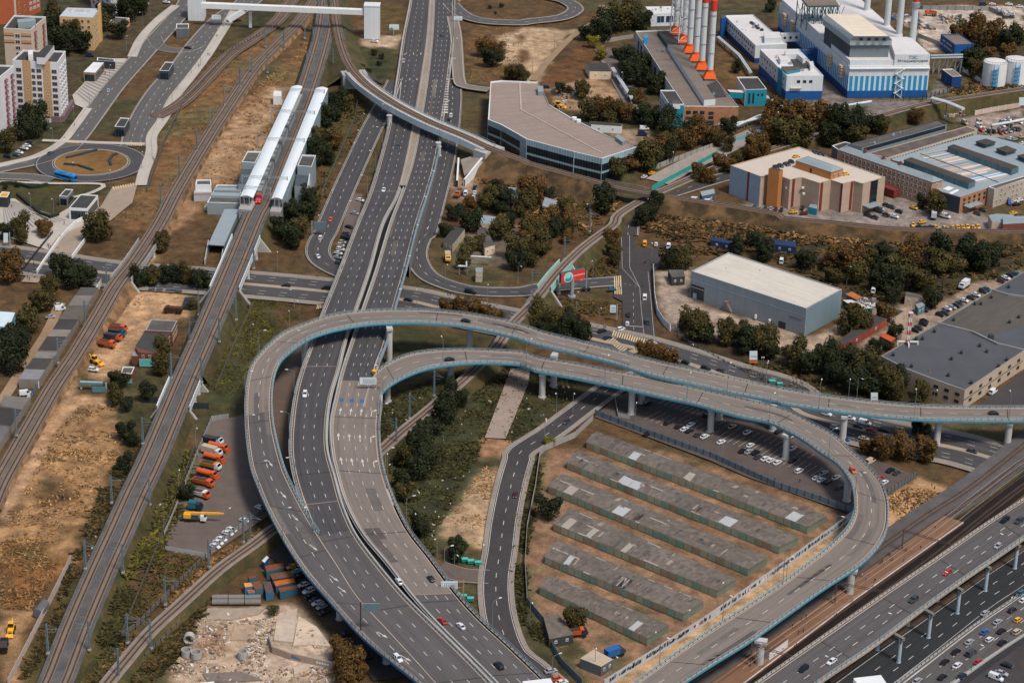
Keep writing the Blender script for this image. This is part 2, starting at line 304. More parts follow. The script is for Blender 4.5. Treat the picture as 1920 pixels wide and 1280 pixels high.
def ground():
 xs=np.arange(-330,331,1.6);ys=np.arange(590,1420,1.6)
 xs=np.concatenate([[-5000,-3000,-1200,-500],xs,[500,1200,3000,5000]])
 ys=np.concatenate([[-3000,-1000,0,400],ys,[1450,1600,2000,4000,6000]])
 X,Y=np.meshgrid(xs,ys);n1,n2=X.shape
 cb=np.array(S(90,69,45));C=np.tile(cb,(n1,n2,1))
 for i,(k,sstr,c,rag)in enumerate(REGIONS):
  poly=np.array([PP(q)[:2]for q in L(k,sstr)])
  nx=X+fbm(X,Y,9,11+i)*rag*3.2;ny=Y+fbm(X,Y,9,77+i)*rag*3.2
  ins=np.zeros(X.shape,bool);m=len(poly)
  for a in range(m):
   (x0,y0),(x1,y1)=poly[a],poly[(a+1)%m]
   if y0==y1:continue
   ins^=((y0>ny)!=(y1>ny))&(nx<(x1-x0)*(ny-y0)/(y1-y0)+x0)
  C[ins]=np.array(S(*c))
 for _ in range(2):
  D=C.copy();D[1:-1,1:-1]=(C[1:-1,1:-1]*2+C[:-2,1:-1]+C[2:,1:-1]+C[1:-1,:-2]+C[1:-1,2:])/6;C=D
 a=fbm(X,Y,22,3,5);b=fbm(X,Y,6,9,3);d=fbm(X,Y,45,21,4)
 C*=(1+0.55*a+0.55*b)[...,None]
 g=np.clip((d+0.03)*5,0,1)[...,None]*0.6
 lum=C.mean(axis=2,keepdims=True);soil=lum<0.13
 C=np.where(soil,C*(1-g)+g*np.array([0.86,0.98,0.42])*lum*1.0,C)
 m_=C.mean(axis=2,keepdims=True);C=np.where(soil,m_+(C-m_)*1.08,C)*np.where(soil,.86,.97);C=np.clip(C,0.004,0.8)
 Z=fbm(X,Y,14,33,3)*0.5-0.4
 v=np.stack([X,Y,Z],axis=2).reshape(-1,3)
 me=bpy.data.meshes.new('ground')
 idx=np.arange(n1*n2).reshape(n1,n2)
 q=np.stack([idx[:-1,:-1],idx[:-1,1:],idx[1:,1:],idx[1:,:-1]],axis=2).reshape(-1,4)
 me.vertices.add(len(v));me.vertices.foreach_set('co',v.astype(np.float32).ravel())
 me.loops.add(q.size);me.loops.foreach_set('vertex_index',q.astype(np.int32).ravel())
 me.polygons.add(len(q));me.polygons.foreach_set('loop_start',np.arange(0,q.size,4,dtype=np.int32))
 at=me.attributes.new('tone','FLOAT_COLOR','POINT')
 at.data.foreach_set('color',np.concatenate([C.reshape(-1,3),np.ones((n1*n2,1))],axis=1).astype(np.float32).ravel())
 me.update();me.validate()
 me.polygons.foreach_set('use_smooth',np.ones(len(q),dtype=bool))
 me.materials.append(mat('ground_cover',(1,1,1),0.95,0.28,1.6,bump=0.8,kind='attr'))
 o=bpy.data.objects.new('ground',me);col.objects.link(o);return struct(o)
ground()
# ---------------------------------------------------------------- flat paved sheets
def paved(name,m,k,s,z):
 mb=MB();mb.face([PP(q,z)for q in L(k,s)],0,[(PP(q).x,PP(q).y)for q in L(k,s)])
 return struct(mb.build(name,m))
walk=mat('walkway_paving',S(132,122,112),0.9,0.14,0.5)
paving=mat('paving',S(170,162,152),0.9,0.12,0.5)
lot_brown=mat('lot_asphalt',S(84,74,69),0.9,0.16,0.25)
lot_grey=mat('yard_asphalt',S(100,88,81),0.9,0.16,0.2)
lot_dark=mat('dark_asphalt',S(62,58,58),0.9,0.18,0.25)
kerb=mat('kerb',S(150,142,132),0.9,0.1,0.8)
paved('parking_lot',lot_brown,'s','1115,781 1160,740 1230,722 1400,755 1480,770 1620,852 1720,892 1663,928 1603,965 1400,893 1330,862',0.10)
paved('yard',lot_grey,'s','394,790 455,778 470,820 500,900 520,955 395,1040 300,1030 340,905 372,838',0.10)
paved('underpass_yard',mat('brown_asphalt',S(92,76,66),0.9,0.16,0.25),'s','575,628 640,640 700,760 700,1000 540,1010 500,930 480,850 500,740',0.12)
paved('parking_lot',lot_dark,'s','505,1040 530,1010 620,1040 760,1270 700,1275 640,1190 560,1090',0.10)
paved('junction',lot_dark,'s','1164,420 1181,420 1194,464 1234,466 1240,500 1219,510 1222,560 1232,640 1278,675 1140,648 1125,624 1160,622 1167,608 1167,565 1150,556 1160,505',0.13)
paved('plaza',paving,'a1','395,520 480,430 560,320 690,320 690,360 590,490 480,600 410,570',0.10)
paved('plaza',paving,'s','0,374 28,372 86,415 128,390 170,400 150,432 95,470 0,440',0.10)
paved('road',mat('pale_asphalt',S(146,130,114),0.9,0.12,0.3),'s','210,352 258,343 248,380 205,415 160,430 145,475 70,530 40,528 112,440 150,425 190,385',0.12)
paved('path',mat('concrete_path',S(142,126,114),0.9,0.12,0.3),'s','958,690 995,688 990,720 948,822 909,820',0.10)
paved('yard',mat('dusty_yard',S(118,110,104),0.9,0.14,0.15),'s','1115,92 1145,100 1195,210 1180,214 1135,130',0.10)
paved('yard',lot_dark,'b4','1240,1000 1513,800 1513,1000',0.10)
paved('yard',lot_grey,'a2','570,1050 640,1060 600,1290 520,1290',0.2)
def flatroad(name,m,k,s,hw,z=0.15,lines=None,dash=None,kerbs=0.0,walks=0.0):
 pts=[PP(q,z)for q in(L(k,s)if k else s)]
 r=Road.line(pts,hw,3.0)
 mb=MB();r.strip(mb,(0,0,0),(1,0,0),0,0)
 if kerbs:
  for e,o in((0,-kerbs/2),(1,kerbs/2)):r.wall(mb,(e,0,o),-0.15,0.12,kerbs,1)
 if walks:
  for e,o,o2 in((0,-walks,-kerbs),(1,kerbs,walks)):r.strip(mb,(e,0,o),(e,0,o2),0.10,3)
 if lines:
  for e,o in((0,lines),(1,-lines)):r.strip(mb,(e,0,o-0.1),(e,0,o+0.1),0.03,2)
 if dash:
  for d in dash:r.dashes(mb,(0,d,0),0.22,3,6,0.03,2)
 struct(mb.build(name,[m,kerb,white_line,walk]));return r
def mixed(s):return[px(*(t.split(',')[0],float(t.split(',')[1]),float(t.split(',')[2])))for t in s.split()]
street=flatroad('street',asphalt_dark,None,mixed('b1,-200,160 b1,0,182 b1,250,218 b1,620,272 b1,1150,312 b2,240,348 b2,650,390 b2,900,420 b2,1150,478 b3,300,585 b3,560,640 b3,750,682 b3,1000,755 b3,1250,835 b3,1513,912 b4,300,1030 b4,600,1112 b4,900,1180 b4,1150,1225 b4,1513,1330'),11.5,0.16,0.5,(0.12,0.26,0.74,0.88),0.25,3.0)
mb=MB();street.wall(mb,(0,0.5,0),0,0.14,2.6);struct(mb.build('traffic_island',mat('median_paving',S(150,134,116))))
slip_r=flatroad('slip_road',asphalt_dark,None,mixed('a2,1130,470 a2,1130,560 a2,1110,760 a2,1085,900 a2,1035,1100 a2,985,1280 b2,960,75 b2,935,150 b2,950,220 b2,1010,290 b2,1150,345 b2,1300,368 b2,1513,368 b3,200,350 b3,440,325 b3,640,310'),4.6,0.22,0.4,(0.5,),0.25)
slip_l=flatroad('slip_road',asphalt_dark,None,mixed('a2,830,440 a2,800,500 a2,745,600 a2,682,720 a2,622,850 a2,562,980 a2,500,1120 a2,440,1260 b2,410,90 b2,395,150 b2,420,200 b2,490,245 b2,580,280'),5.2,0.22,0.5,(0.5,),0.3)
lower=flatroad('road',lot_dark,None,mixed('b3,760,830 b3,620,880 b3,480,975 b3,280,1125 b3,110,1235 c2,1490,60 c2,1450,200 c2,1410,400 c2,1390,560 c2,1368,700 c2,1372,850 c2,1405,1000 c2,1460,1120 c3,150,1190 c3,280,1300'),4.4,0.17,0.4,(0.5,),0.25,1.6)
flatroad('road',lot_dark,None,mixed('b3,690,60 a3,695,1230 a3,705,1180 a3,790,1100 a3,950,1045 a3,1240,960 a4,0,960'),4.6,0.2,0.4,(0.5,),0.25)
flatroad('road',lot_grey,'c2','1050,650 1180,690 1330,700',4.2,0.14,None,None,0.2)
flatroad('road',mat('worn_road',S(140,130,122),0.9,0.2,0.2),'a3','850,990 1000,910 1200,815 1400,725 1560,670',6.0,0.14,None,None,0.2)
est=mat('estate_asphalt',S(88,85,83),0.9,0.15,0.5,kind='road')
flatroad('road',est,'a1','1030,0 1000,50 930,130 830,240 740,340 620,475 520,610 420,745 340,820 200,872 0,915 -150,950',5.6,0.16,0.4,(0.5,),0.25)
flatroad('road',est,'a1','1400,-40 1340,20 1210,110 1090,240 1000,360 890,480 810,600 755,720 735,800',7.0,0.17,0.4,(0.33,0.66),0.25)
flatroad('road',est,'a1','840,200 870,255 940,275 1030,270 1090,240',3.6,0.19,None,None,0.25)
flatroad('road',est,'a1','-100,955 60,962 160,965 280,985',4.0,0.18,0.3,None,0.25)
flatroad('pavement',paving,'a1','1280,60 1200,190 1130,300 1040,420 945,540 890,650 830,740 825,830 785,940 768,1010',2.6,0.24,None,None,0.2)
flatroad('pavement',paving,'a1','960,30 860,110 770,210 720,310',2.6,0.22)
flatroad('pavement',paving,'a1','480,590 400,700 335,775 200,850 0,902 -100,930',2.2,0.22)
flatroad('pavement',paving,'a1','230,765 350,770 560,778 790,785',1.6,0.30)
flatroad('pavement',paving,'a1','0,990 300,1000 560,1005 500,1050 400,1075',1.2,0.22)
flatroad('slip_road',asphalt,None,mixed('a2,1120,20 a2,1160,60 a2,1220,95 a2,1330,118 a2,1513,124 a3,160,116 a3,330,95 a3,405,50 a3,350,5 a3,240,-20'),4.6,0.8,0.4,(0.5,),0.3)
flatroad('slip_road',asphalt_warm,None,mixed('a2,1130,90 a2,1150,200 a2,1158,330 a2,1168,440 a2,1200,470 a2,1330,490'),3.0,1.3,0.3,None,0.3)
flatroad('path',mat('dirt_path',S(140,116,92),0.95,0.15,0.5),'a3','545,30 575,75 400,190 260,330 175,440',1.9,0.1)
flatroad('path',mat('dirt_path',S(140,116,92)),'b1','330,430 250,600 130,780 0,980',2.2,0.1)
flatroad('road',lot_grey,'a3','560,260 600,330 680,450 720,470',3.4,0.12)
# roundabout
rc=P('a1',498,888)
mb=MB();ri,ro=17.5,26.5;N=64
for i in range(N):
 a,b=2*math.pi*i/N,2*math.pi*(i+1)/N
 q=lambda t,r,z:(rc.x+r*math.cos(t),rc.y+r*math.sin(t),z)
 mb.face([q(a,ri,.21),q(a,ro,.21),q(b,ro,.21),q(b,ri,.21)],0)
 mb.face([q(a,ri,.21),q(b,ri,.21),q(b,ri,.4),q(a,ri,.4)],1);mb.face([q(a,ri-.5,.4),q(a,ri,.4),q(b,ri,.4),q(b,ri-.5,.4)],1)
 mb.face([q(a,ro-1,.235),q(a,ro-.8,.235),q(b,ro-.8,.235),q(b,ro-1,.235)],2)
 mb.face([q(a,ri+.6,.235),q(a,ri+.8,.235),q(b,ri+.8,.235),q(b,ri+.6,.235)],2)
struct(mb.build('roundabout_road',[asphalt_dark,kerb,white_line]))
mb=MB();mb.face([(rc.x+17*math.cos(2*math.pi*i/N),rc.y+17*math.sin(2*math.pi*i/N),.36)for i in range(N)])
struct(mb.build('roundabout_grass',mat('dry_lawn',S(112,82,44),0.95,0.3,0.3)))
# crossings and parking bays
paved('ring_road',mat('asphalt_fill',S(46,46,48),.9,.18,.3),'c4','430,1300 1513,520 1700,500 1700,1300',0.06);paved('yard',lot_dark,'c4','1180,1300 1513,1062 1600,1300',0.09)
mb=MB()
def stripes(k,s,n,along=True,w=0.5,z=0.26,m=0):
 a,b,c,d=[PP(q,z)for q in L(k,s)]
 for i in range(n):
  t0,t1=(i+0.22)/n,(i+0.78)/n
  mb.face([a.lerp(b,t0),a.lerp(b,t1),d.lerp(c,t1),d.lerp(c,t0)],m)
stripes('b3','610,580 840,640 830,668 600,608',18);stripes('b3','600,610 690,680 660,700 570,630',9)
stripes('b3','690,690 770,670 790,690 720,705',7);stripes('b3','612,285 655,280 660,385 615,380',4)
stripes('b2','390,440 435,430 430,455 385,465',5);stripes('a1','375,765 435,770 430,782 362,778',7,z=.33)
stripes('a1','695,778 780,782 775,796 690,792',8,z=.33);stripes('a1','610,1020 745,995 750,1012 615,1036',10)
struct(mb.build('crossing_stripes',mat('crossing_paint',S(196,172,130),0.8,0.15,1.0)))
mb=MB()
def bays(k,s0,s1,n,vec,z=0.14,w=0.16):
 p0,p1=PP(px(k,*s0),z),PP(px(k,*s1),z);v=PP(px(k,s0[0]+vec[0],s0[1]+vec[1]),z)-p0
 t=v.normalized();q=Vector((t.y,-t.x,0))*w/2
 for i in range(n):
  a=p0 .lerp(p1,i/(n-1));mb.face([a-q,a+q,a+v+q,a+v-q])
bays('p',(-750,-180),(850,410),14,(165,-100));bays('p',(-420,240),(1760,1110),19,(270,-165))
bays('p',(-1250,-140),(-420,240),8,(180,-110));bays('p',(960,460),(1560,690),6,(140,-90))
bays('q',(1160,530),(1310,590),4,(145,-75));bays('q',(1290,385),(1640,500),8,(80,-42))
bays('p',(-1900,-900),(-300,-250),12,(150,-80))
bays('c4',(500,60),(600,100),3,(20,-14))
struct(mb.build('parking_bay_lines',white_line))
mb=MB()
def stroke(k,s,w=.13,z=.16,d=None):
 pts=[PP(q,z)for q in L(k,s)]
 for a,b in zip(pts,pts[1:]):
  t=(b-a).normalized();q=Vector((t.y,-t.x,0))*w/2;l=(b-a).length;x=0
  while x<l:e=min(l,x+(d[0]if d else l));mb.face([a+t*x-q,a+t*x+q,a+t*e+q,a+t*e-q]);x+=(d[0]+d[1])if d else l
stroke('b3','655,60 660,240 755,345 765,480 780,625');stroke('b3','700,10 700,235 755,345');stroke('b3','720,375 722,600',d=(3,4));stroke('b3','690,555 770,560',.35);stroke('b3','800,260 815,400 835,630');stroke('b3','668,325 755,345',d=(1.2,1.2));stroke('b3','620,660 690,690')
struct(mb.build('road_marking',white_line))
mb=MB();stripes('a1','412,512 570,335 690,340 500,585',16,z=.14);stripes('a1','10,1105 75,1095 370,1200 20,1275',14,z=.14);struct(mb.build('paving_stripes',mat('paving_grey',S(132,126,120),.9,.1)))
# ---------------------------------------------------------------- raised roads
def stations(s):
 out=[]
 for ln in s.strip().splitlines():
  t=ln.split();out.append([P(t[0],*map(float,q.split(',')),float(t[1]))for q in t[2:]])
 return out
def guard(root,name,rd,e,off,top=0.75,rails=True,m=None):
 """a steel guardrail on a kerb, with close posts"""
 mb=MB();sg=1 if e>0 else-1
 rd.wall(mb,(e,0,off),0,0.22,0.55,0)
 rd.wall(mb,(e,0,off),0.5,0.85,0.1,1)
 rd.posts(mb,(e,0,off-sg*0.14),2.4,0.8,0.16,2)
 return mb.build(name,[concrete,m or steel,dark_metal],root)
def hand(root,rd,e,off,m=None):
 mb=MB();rd.wall(mb,(e,0,off),0.95,1.08,0.09,0);rd.wall(mb,(e,0,off),0.5,0.58,0.06,0)
 rd.posts(mb,(e,0,off),2.6,1.05,0.1,1)
 return mb.build('handrail',[m or steel,dark_metal],root)
def pier(root,x,y,ztop,rad,hammer=None,m=None,ang=0.0):
 mb=MB();n=14
 mb.tube([(x,y,-0.5),(x,y,0.3)],rad*1.25,n);mb.tube([(x,y,0.3),(x,y,ztop-1.6),(x,y,ztop-0.7)],[rad,rad,rad*1.15],n)
 if hammer:
  mb.box((x,y,ztop-1.0),(hammer,rad*1.9,1.0),ang)
  mb.box((x,y,ztop-1.5),(hammer*0.6,rad*1.7,0.5),ang)
 return mb.build('pier',m or pier_conc,root,smooth=False)
pier_conc=mat('pier_concrete',S(176,174,170),0.9,0.1,0.5)
deck_under=mat('deck_underside',S(96,94,92),0.9,0.1,0.3)
def deck(root,rd,sides=(0.9,0.9),thick=1.7,fascia=teal_paint,lip=None,soffit_in=1.6,skirt=None):
 """deck slab: overhang edges, fascia, soffit"""
 E=rd.e.shape[1]-1;sl,sr=sides
 mb=MB()
 rd.strip(mb,(0,0,-sl),(0,0,0),0.0,1);rd.strip(mb,(E,0,0),(E,0,sr),0.0,1)
 for e,o,s in((0,-sl,1),(E,sr,-1)):
  rd.strip(mb,(e,0,o),(e,0,o),0.02,0,-0.42)
  rd.strip(mb,(e,0,o),(e,0,o+s*0.05),-0.42,2,-1.05)
  if skirt is None:
   rd.strip(mb,(e,0,o+s*0.05),(e,0,o+s*soffit_in),-1.05,3,-1.1)
   rd.strip(mb,(e,0,o+s*soffit_in),(e,0,o+s*(soffit_in+.2)),-1.1,3,-thick)
 if skirt is None:rd.strip(mb,(0,0,-sl+soffit_in+.2),(E,0,sr-soffit_in-.2),-thick,3)
 return mb.build('deck',[lip or steel,concrete,fascia,deck_under],root)
def retaining(root,rd,e,off,i0,i1,m):
 mb=MB();A=rd.at((e,0,off))
 for i in range(i0,i1-1):
  mb.face([(A[i][0],A[i][1],-0.5),(A[i+1][0],A[i+1][1],-0.5),(*A[i+1][:2],A[i+1][2]-0.02),(*A[i][:2],A[i][2]-0.02)])
 return mb.build('retaining_wall',m,root)
def idx_at(rd,e,y):
 for i in range(rd.n):
  if pix(rd.e[i,e])[1]>=y:return i
 return rd.n-1
# ------------------------------------------------ the main highway
HW=Road(stations('''a2 .6 921,-120 1013,-120 1043,-120 1134,-120
a2 .8 907,20 1003,20 1033,20 1130,20
a2 1.2 872,200 990,200 1024,200 1125,200
a2 1.8 840,420 958,420 1000,420 1100,420
a2 3 800,660 917,660 963,660 1065,660
a2 4.5 745,880 873,880 920,880 1028,880
a2 6 690,1060 823,1060 862,1060 978,1060
b2 7.5 622,0 740,0 800,0 925,0
b2 8.5 527,250 668,250 725,250 860,250
b2 9 440,470 592,470 650,470 797,470
b2 9.5 377,650 532,650 590,650 752,650
b2 10 322,800 495,800 541,800 700,800
b2 10.2 288,930 455,930 510,930 726,940
b2 10.5 268,1080 432,1080 480,1080 712,1090
c2 10.8 262,20 433,10 485,10 720,30
c2 11 290,180 472,160 515,150 748,165
c2 11 345,340 517,320 566,310 803,310
c2 11 415,510 590,480 655,470 878,455
c2 11 520,670 708,640 785,625 990,600
c2 11 640,850 855,815 920,800 1132,790
c2 11 790,1010 1010,970 1060,955 1262,935
c2 11 925,1155 1162,1120 1210,1105 1425,1085
c2 11 1040,1280 1290,1250 1345,1240 1570,1225
c2 11 1180,1430 1430,1400 1490,1390 1720,1370'''),4.0)
hw=thing('highway_viaduct','highway','broad multi lane highway running from top centre down onto a viaduct at the bottom')
iw=idx_at(HW,1,790)
im=idx_at(HW,3,718)
mb=MB();HW.strip(mb,(0,0,-.6),(1,0,.5),0,0,None,0,idx_at(HW,0,1010));HW.strip(mb,(0,0,-.6),(1,0,.5),0,1,None,idx_at(HW,0,1010)-1)
HW.strip(mb,(2,0,-.5),(3,0,.9),0,0,None,0,im);HW.strip(mb,(2,0,-.5),(3,0,.9),0,2,None,im-1,idx_at(HW,3,1122));HW.strip(mb,(2,0,-.5),(3,0,.9),0,1,None,idx_at(HW,3,1122)-1)
mb.build('carriageway',[asphalt_dark,asphalt,asphalt_warm],hw)
mb=MB()
for e,o in((0,0),(1,0),(2,0),(3,0)):HW.strip(mb,(e,0,o-.13),(e,0,o+.13),0.04,0)
mb.build('edge_line',beige_line,hw)
mb=MB()
for f in(1/3,2/3):HW.dashes(mb,(0,f,0),0.2,2.6,6.4)
for f in(0.25,.5,.75):HW.dashes(mb,(2,f,0),0.2,2.6,6.4)
mb.build('lane_marking',white_line,hw)
i8=idx_at(HW,0,500)
d=deck(hw,HW,(1.6,1.6),1.9,mat('concrete_edge',S(150,152,152)),concrete,2.2)
i3=idx_at(HW,0,240)
retaining(hw,HW,0,-1.5,0,idx_at(HW,0,505),concrete_dark);retaining(hw,HW,3,1.5,0,idx_at(HW,3,490),concrete_dark)
# median: kerbed strip above, twin barriers with an open slit further down
mb=MB();ia=idx_at(HW,1,352)
HW.strip(mb,(1,0,.5),(2,0,-.5),0.02,0,None,0,ia)
for o in(.55,):HW.wall(mb,(1,0,o),0,.3,.4,1,0,ia);HW.wall(mb,(2,0,-o),0,.3,.4,1,0,ia)
mb.build('median_strip',[mat('median_dirt',S(140,126,112)),concrete],hw)
def part_road(rd,i0,i1):
 r=Road.__new__(Road);r.e=rd.e[i0:i1];r.x=rd.x[i0:i1];r.n=len(r.e);return r
HM=part_road(HW,ia,HW.n)
for e,o in((1,.95),(2,-.95)):
 mb=MB();sg=1 if e==1 else-1
 HM.strip(mb,(e,0,.3*sg),(e,0,1.45*sg),0.05,0);HM.wall(mb,(e,0,o-.1*sg),0,.85,.5,0);HM.posts(mb,(e,0,o-.42*sg),2.2,.8,.18,1)
 HM.wall(mb,(e,0,o-.5*sg),.5,.8,.08,2)
 mb.build('median_barrier',[concrete,dark_metal,steel],hw)
mb=MB();HM.strip(mb,(1,0,1.45),(2,0,-1.45),-1.2,0);mb.build('slit_shade',mat('gap_shade',S(26,26,27)),hw)  # near-black sheet painted in for the shade down the open slit
HL=part_road(HW,i3,idx_at(HW,0,1015));guard(hw,'guardrail',HL,0,-1.0)
mb=MB();HL.wall(mb,(0,0,-1.5),.0,1.3,.12,0);HL.posts(mb,(0,0,-1.5),3,1.4,.12,1)
HR1=part_road(HW,idx_at(HW,3,255),idx_at(HW,3,690));guard(hw,'guardrail',HR1,3,1.0)
HR2=part_road(HW,idx_at(HW,3,752),HW.n);guard(hw,'guardrail',HR2,3,1.0);hand(hw,HR2,3,1.5)
mb=MB();HR1 .wall(mb,(3,0,1.5),.2,1.6,.1,0);HR1 .posts(mb,(3,0,1.55),3,1.7,.12,1);mb.build('noise_barrier',[pale_blue,teal_paint],hw)
mb=MB();HW2=part_road(HW,0,i3);HW2 .wall(mb,(0,0,-1.2),0,.5,.3);HW2 .wall(mb,(3,0,1.2),0,.5,.3,0,0,max(2,i3-30));mb.build('kerb_barrier',concrete,hw)
# arrows on the four lane carriageway
mb=MB()
def arrow(mb,p,t,kind=0,z=.05,s=1.0):
 t=Vector((t[0],t[1],0)).normalized();q=Vector((t.y,-t.x,0));p=Vector(p)+Vector((0,0,z))
 f=lambda a,b:p+q*(a*s)+t*(b*s)
 if kind==0:
  mb.face([f(-.16,-3),f(.16,-3),f(.16,0.4),f(-.16,0.4)]);mb.face([f(-.62,.4),f(.62,.4),f(0,3)])
 else:
  k=1 if kind==1 else-1
  mb.face([f(-.16,-3),f(.16,-3),f(.16,1.2),f(-.16,1.2)]);mb.face([f(.16*k,.5),f(.9*k,1.2),f(.9*k,1.9),f(-.16*k,1.2)])
  mb.face([f(.8*k,.5),f(2.0*k,1.9),f(.8*k,2.6)])
def near_row(rd,e,y):return min(range(rd.n),key=lambda i:abs(pix(rd.e[i,e])[1]-y))
for yy in(773,815,864):
 i=near_row(HW,2,yy)
 for k in range(4):
  p=HW.e[i,2]*(1-(k+.5)/4)+HW.e[i,3]*((k+.5)/4);t=HW.e[i-1,2]-HW.e[i+1,2]
  arrow(mb,p,t,0 if k<3 else 1)
for yy in(101,150):
 i=near_row(HW,0,yy)
 for k in range(3):
  p=HW.e[i,0]*(1-(k+.5)/3)+HW.e[i,1]*((k+.5)/3);arrow(mb,p,HW.e[i+1,0]-HW.e[i-1,0],0 if k else 1,.05,.75)
mb.build('lane_arrow',white_line,hw)
mb=MB();i=near_row(HW,2,749)
for k in range(4):
 p=HW.e[i,2]*(1-(k+.4)/4)+HW.e[i,3]*((k+.4)/4);mb.face([(p[0]+a*.75,p[1]+b*1.5,p[2]+.05)for a,b in((-1,-1),(1,-1),(1,1),(-1,1))])
mb.build('blue_road_mark',mat('blue_mark',S(58,92,130)),hw)
# repaired joints across the deck
mb=MB()
for yy in(940,1075,690,360,1120):
 i=near_row(HW,1,yy);a,b=HW.e[i,0],HW.e[i,1]
 if yy>700:a,b=HW.e[i,2],HW.e[i,3]
 if yy==940:a,b=HW.e[i,0],HW.e[i,1]
 u=np.array([0,.25,.05]);mb.face([a-u+[0,0,.1],b-u+[0,0,.1],b+u,a+u])
mb.build('expansion_joint',mat('joint',S(132,118,108)),hw)
# hatched noses where the ramps leave
mb=MB()
for(k,A,B,n)in(('a2','1100,430 1110,430 1105,625 1072,625',0,14),('a2','850,440 838,560 815,545 850,440',0,7)):
 a,b,c,d_=[PP(q,2.95)for q in L(k,A)]
 if n==14:
  for j in range(n):
   t,t2=j/n,(j+.45)/n;mb.face([a.lerp(d_,t),b.lerp(c,t),b.lerp(c,t2),a.lerp(d_,t2)])
 else:mb.face([a,b,b+Vector((.3,0,0)),a+Vector((.3,0,0))]);mb.face([a,c,c+Vector((.3,0,0)),a+Vector((.3,0,0))])
i0,i1=near_row(HW,0,1020),near_row(HW,0,1078)
for j in range(9):
 i=int(i0+(i1-i0)*j/9);p=HW.e[i,0];t=HW.e[i+1,0]-p;t/=np.linalg.norm(t);q=HW.x[i];w=1.5*(1-j/11)
 mb.face([p-q*2*w+[0,0,.05],p-q*w+t*1.2+[0,0,.05],p-q*w+t*2.2+[0,0,.05],p-q*2*w+t+[0,0,.05]])
 mb.face([p+[0,0,.05],p-q*w+t*1.2+[0,0,.05],p-q*w+t*2.2+[0,0,.05],p+t+[0,0,.05]])
mb.build('chevron_marking',white_line,hw)
# highway piers below the low left edge and under the crossing street
for k,x,y,h in(('c2',320,690,9),('c2',510,960,9),('c2',545,940,9),('c2',765,1200,9)):
 p=P(k,x,y,0.5);pier(hw,p.x,p.y+4,9.4,1.1)
for fr in(0.15,.5,.85):
 for yy in(505,580,650,720,800,880,960,1040):
  i=near_row(HW,0,yy);p=HW.e[i,0]*(1-fr)+HW.e[i,3]*fr;pier(hw,p[0],p[1],p[2]-1.8,0.9)
# ------------------------------------------------ outer loop ramp (A) and inner loop ramp (B)
RA=Road(stations('''c2 11.2 1080,1400 1180,1430
c2 11.2 955,1270 1040,1280
c2 11.2 770,1120 895,1120
c2 11.2 632,995 770,985
c2 11.2 450,795 610,810
c2 11.2 345,670 500,640
c2 11.2 255,540 408,500
c2 11.4 145,345 325,370
c2 11.8 82,200 240,210
c2 12.4 42,80 187,85
b2 13 18,1110 137,1095
b2 14 16,930 133,905
b2 15 42,790 165,770
b2 15.5 103,702 232,692
b2 16 215,605 325,625
b2 16.5 335,553 415,588
b2 16.8 475,508 535,558
b2 17 640,485 672,537
b2 17 850,478 855,528
b2 17 1050,483 1040,533
b2 16.5 1280,510 1245,558
b2 16 1513,562 1482,610
b3 15.5 200,594 170,640
b3 15 400,644 370,688
b3 14.5 640,704 610,748
b3 14 860,764 830,816
b3 13.5 1100,814 1075,870
b3 13 1300,860 1280,916
b3 12.8 1513,905 1500,955
b4 12.5 200,910 190,968
b4 12.3 450,950 445,1006
b4 12.2 700,980 698,1036
b4 12 950,1000 950,1056
b4 12 1200,1007 1200,1062
b4 12 1513,1008 1513,1062
b4 12 1800,1005 1800,1060'''),3.0)
ra=thing('ramp_viaduct','overpass','outer curved flyover with teal edge, looping over the highway and running to the right')
mb=MB()
j1=near_row(RA,0,776);j2=max(i for i in range(RA.n)if pix(RA.e[i,0])[0]<560 and pix(RA.e[i,0])[1]>775)
j2=max(j2,4)
RA.strip(mb,(0,0,-.6),(1,0,.6),.01,1,None,0,j2+1);RA.strip(mb,(0,0,-.6),(1,0,.6),.01,0,None,j2)
mb.build('carriageway',[asphalt_warm,asphalt],ra)
iend=max(i for i in range(RA.n//2)if pix(RA.e[i,1])[1]>1000)
mb=MB();RA.strip(mb,(0,0,-.12),(0,0,.12),.05);RA.strip(mb,(1,0,-.12),(1,0,.12),.05)
mb.build('edge_line',beige_line,ra)
mb=MB();RA.dashes(mb,(0,.5,0),.22,3,6,.05);mb.build('lane_marking',white_line,ra)
mb=MB()
for yy in(868,925,965,1040,1085,1105,1190,1236):
 i=min(range(RA.n//3),key=lambda i:abs(pix(RA.e[i,0])[1]-yy));p=RA.e[i,0]*.35+RA.e[i,1]*.65;t_=RA.e[i,0]-RA.e[i+1,0];arrow(mb,p,t_+RA.x[i]*.25*np.linalg.norm(t_),0,.06,.85)
mb.build('lane_arrow',white_line,ra)
def sub(rd,a,b):return part_road(rd,a,b)
mbx=sub(RA,iend,RA.n);deck(ra,mbx,(1.3,1.3),1.7,teal_paint,steel)
low=sub(RA,0,iend+2)
mb=MB();low.strip(mb,(0,0,-1.3),(0,0,0),0,1);low.strip(mb,(0,0,-1.3),(0,0,-1.3),.02,0,-.5);low.strip(mb,(0,0,-1.3),(0,0,-1.2),-.5,2,-1.3);low.strip(mb,(0,0,-1.2),(1,0,0),-1.3,3)
mb.build('deck',[steel,concrete,mat('blue_fascia',S(48,108,156)),deck_under],ra)
guard(ra,'guardrail',RA,0,-.75);hand(ra,RA,0,-1.25)
guard(ra,'guardrail',mbx,1,.75);hand(ra,mbx,1,1.25,mat('pale_teal_rail',S(128,176,184)))
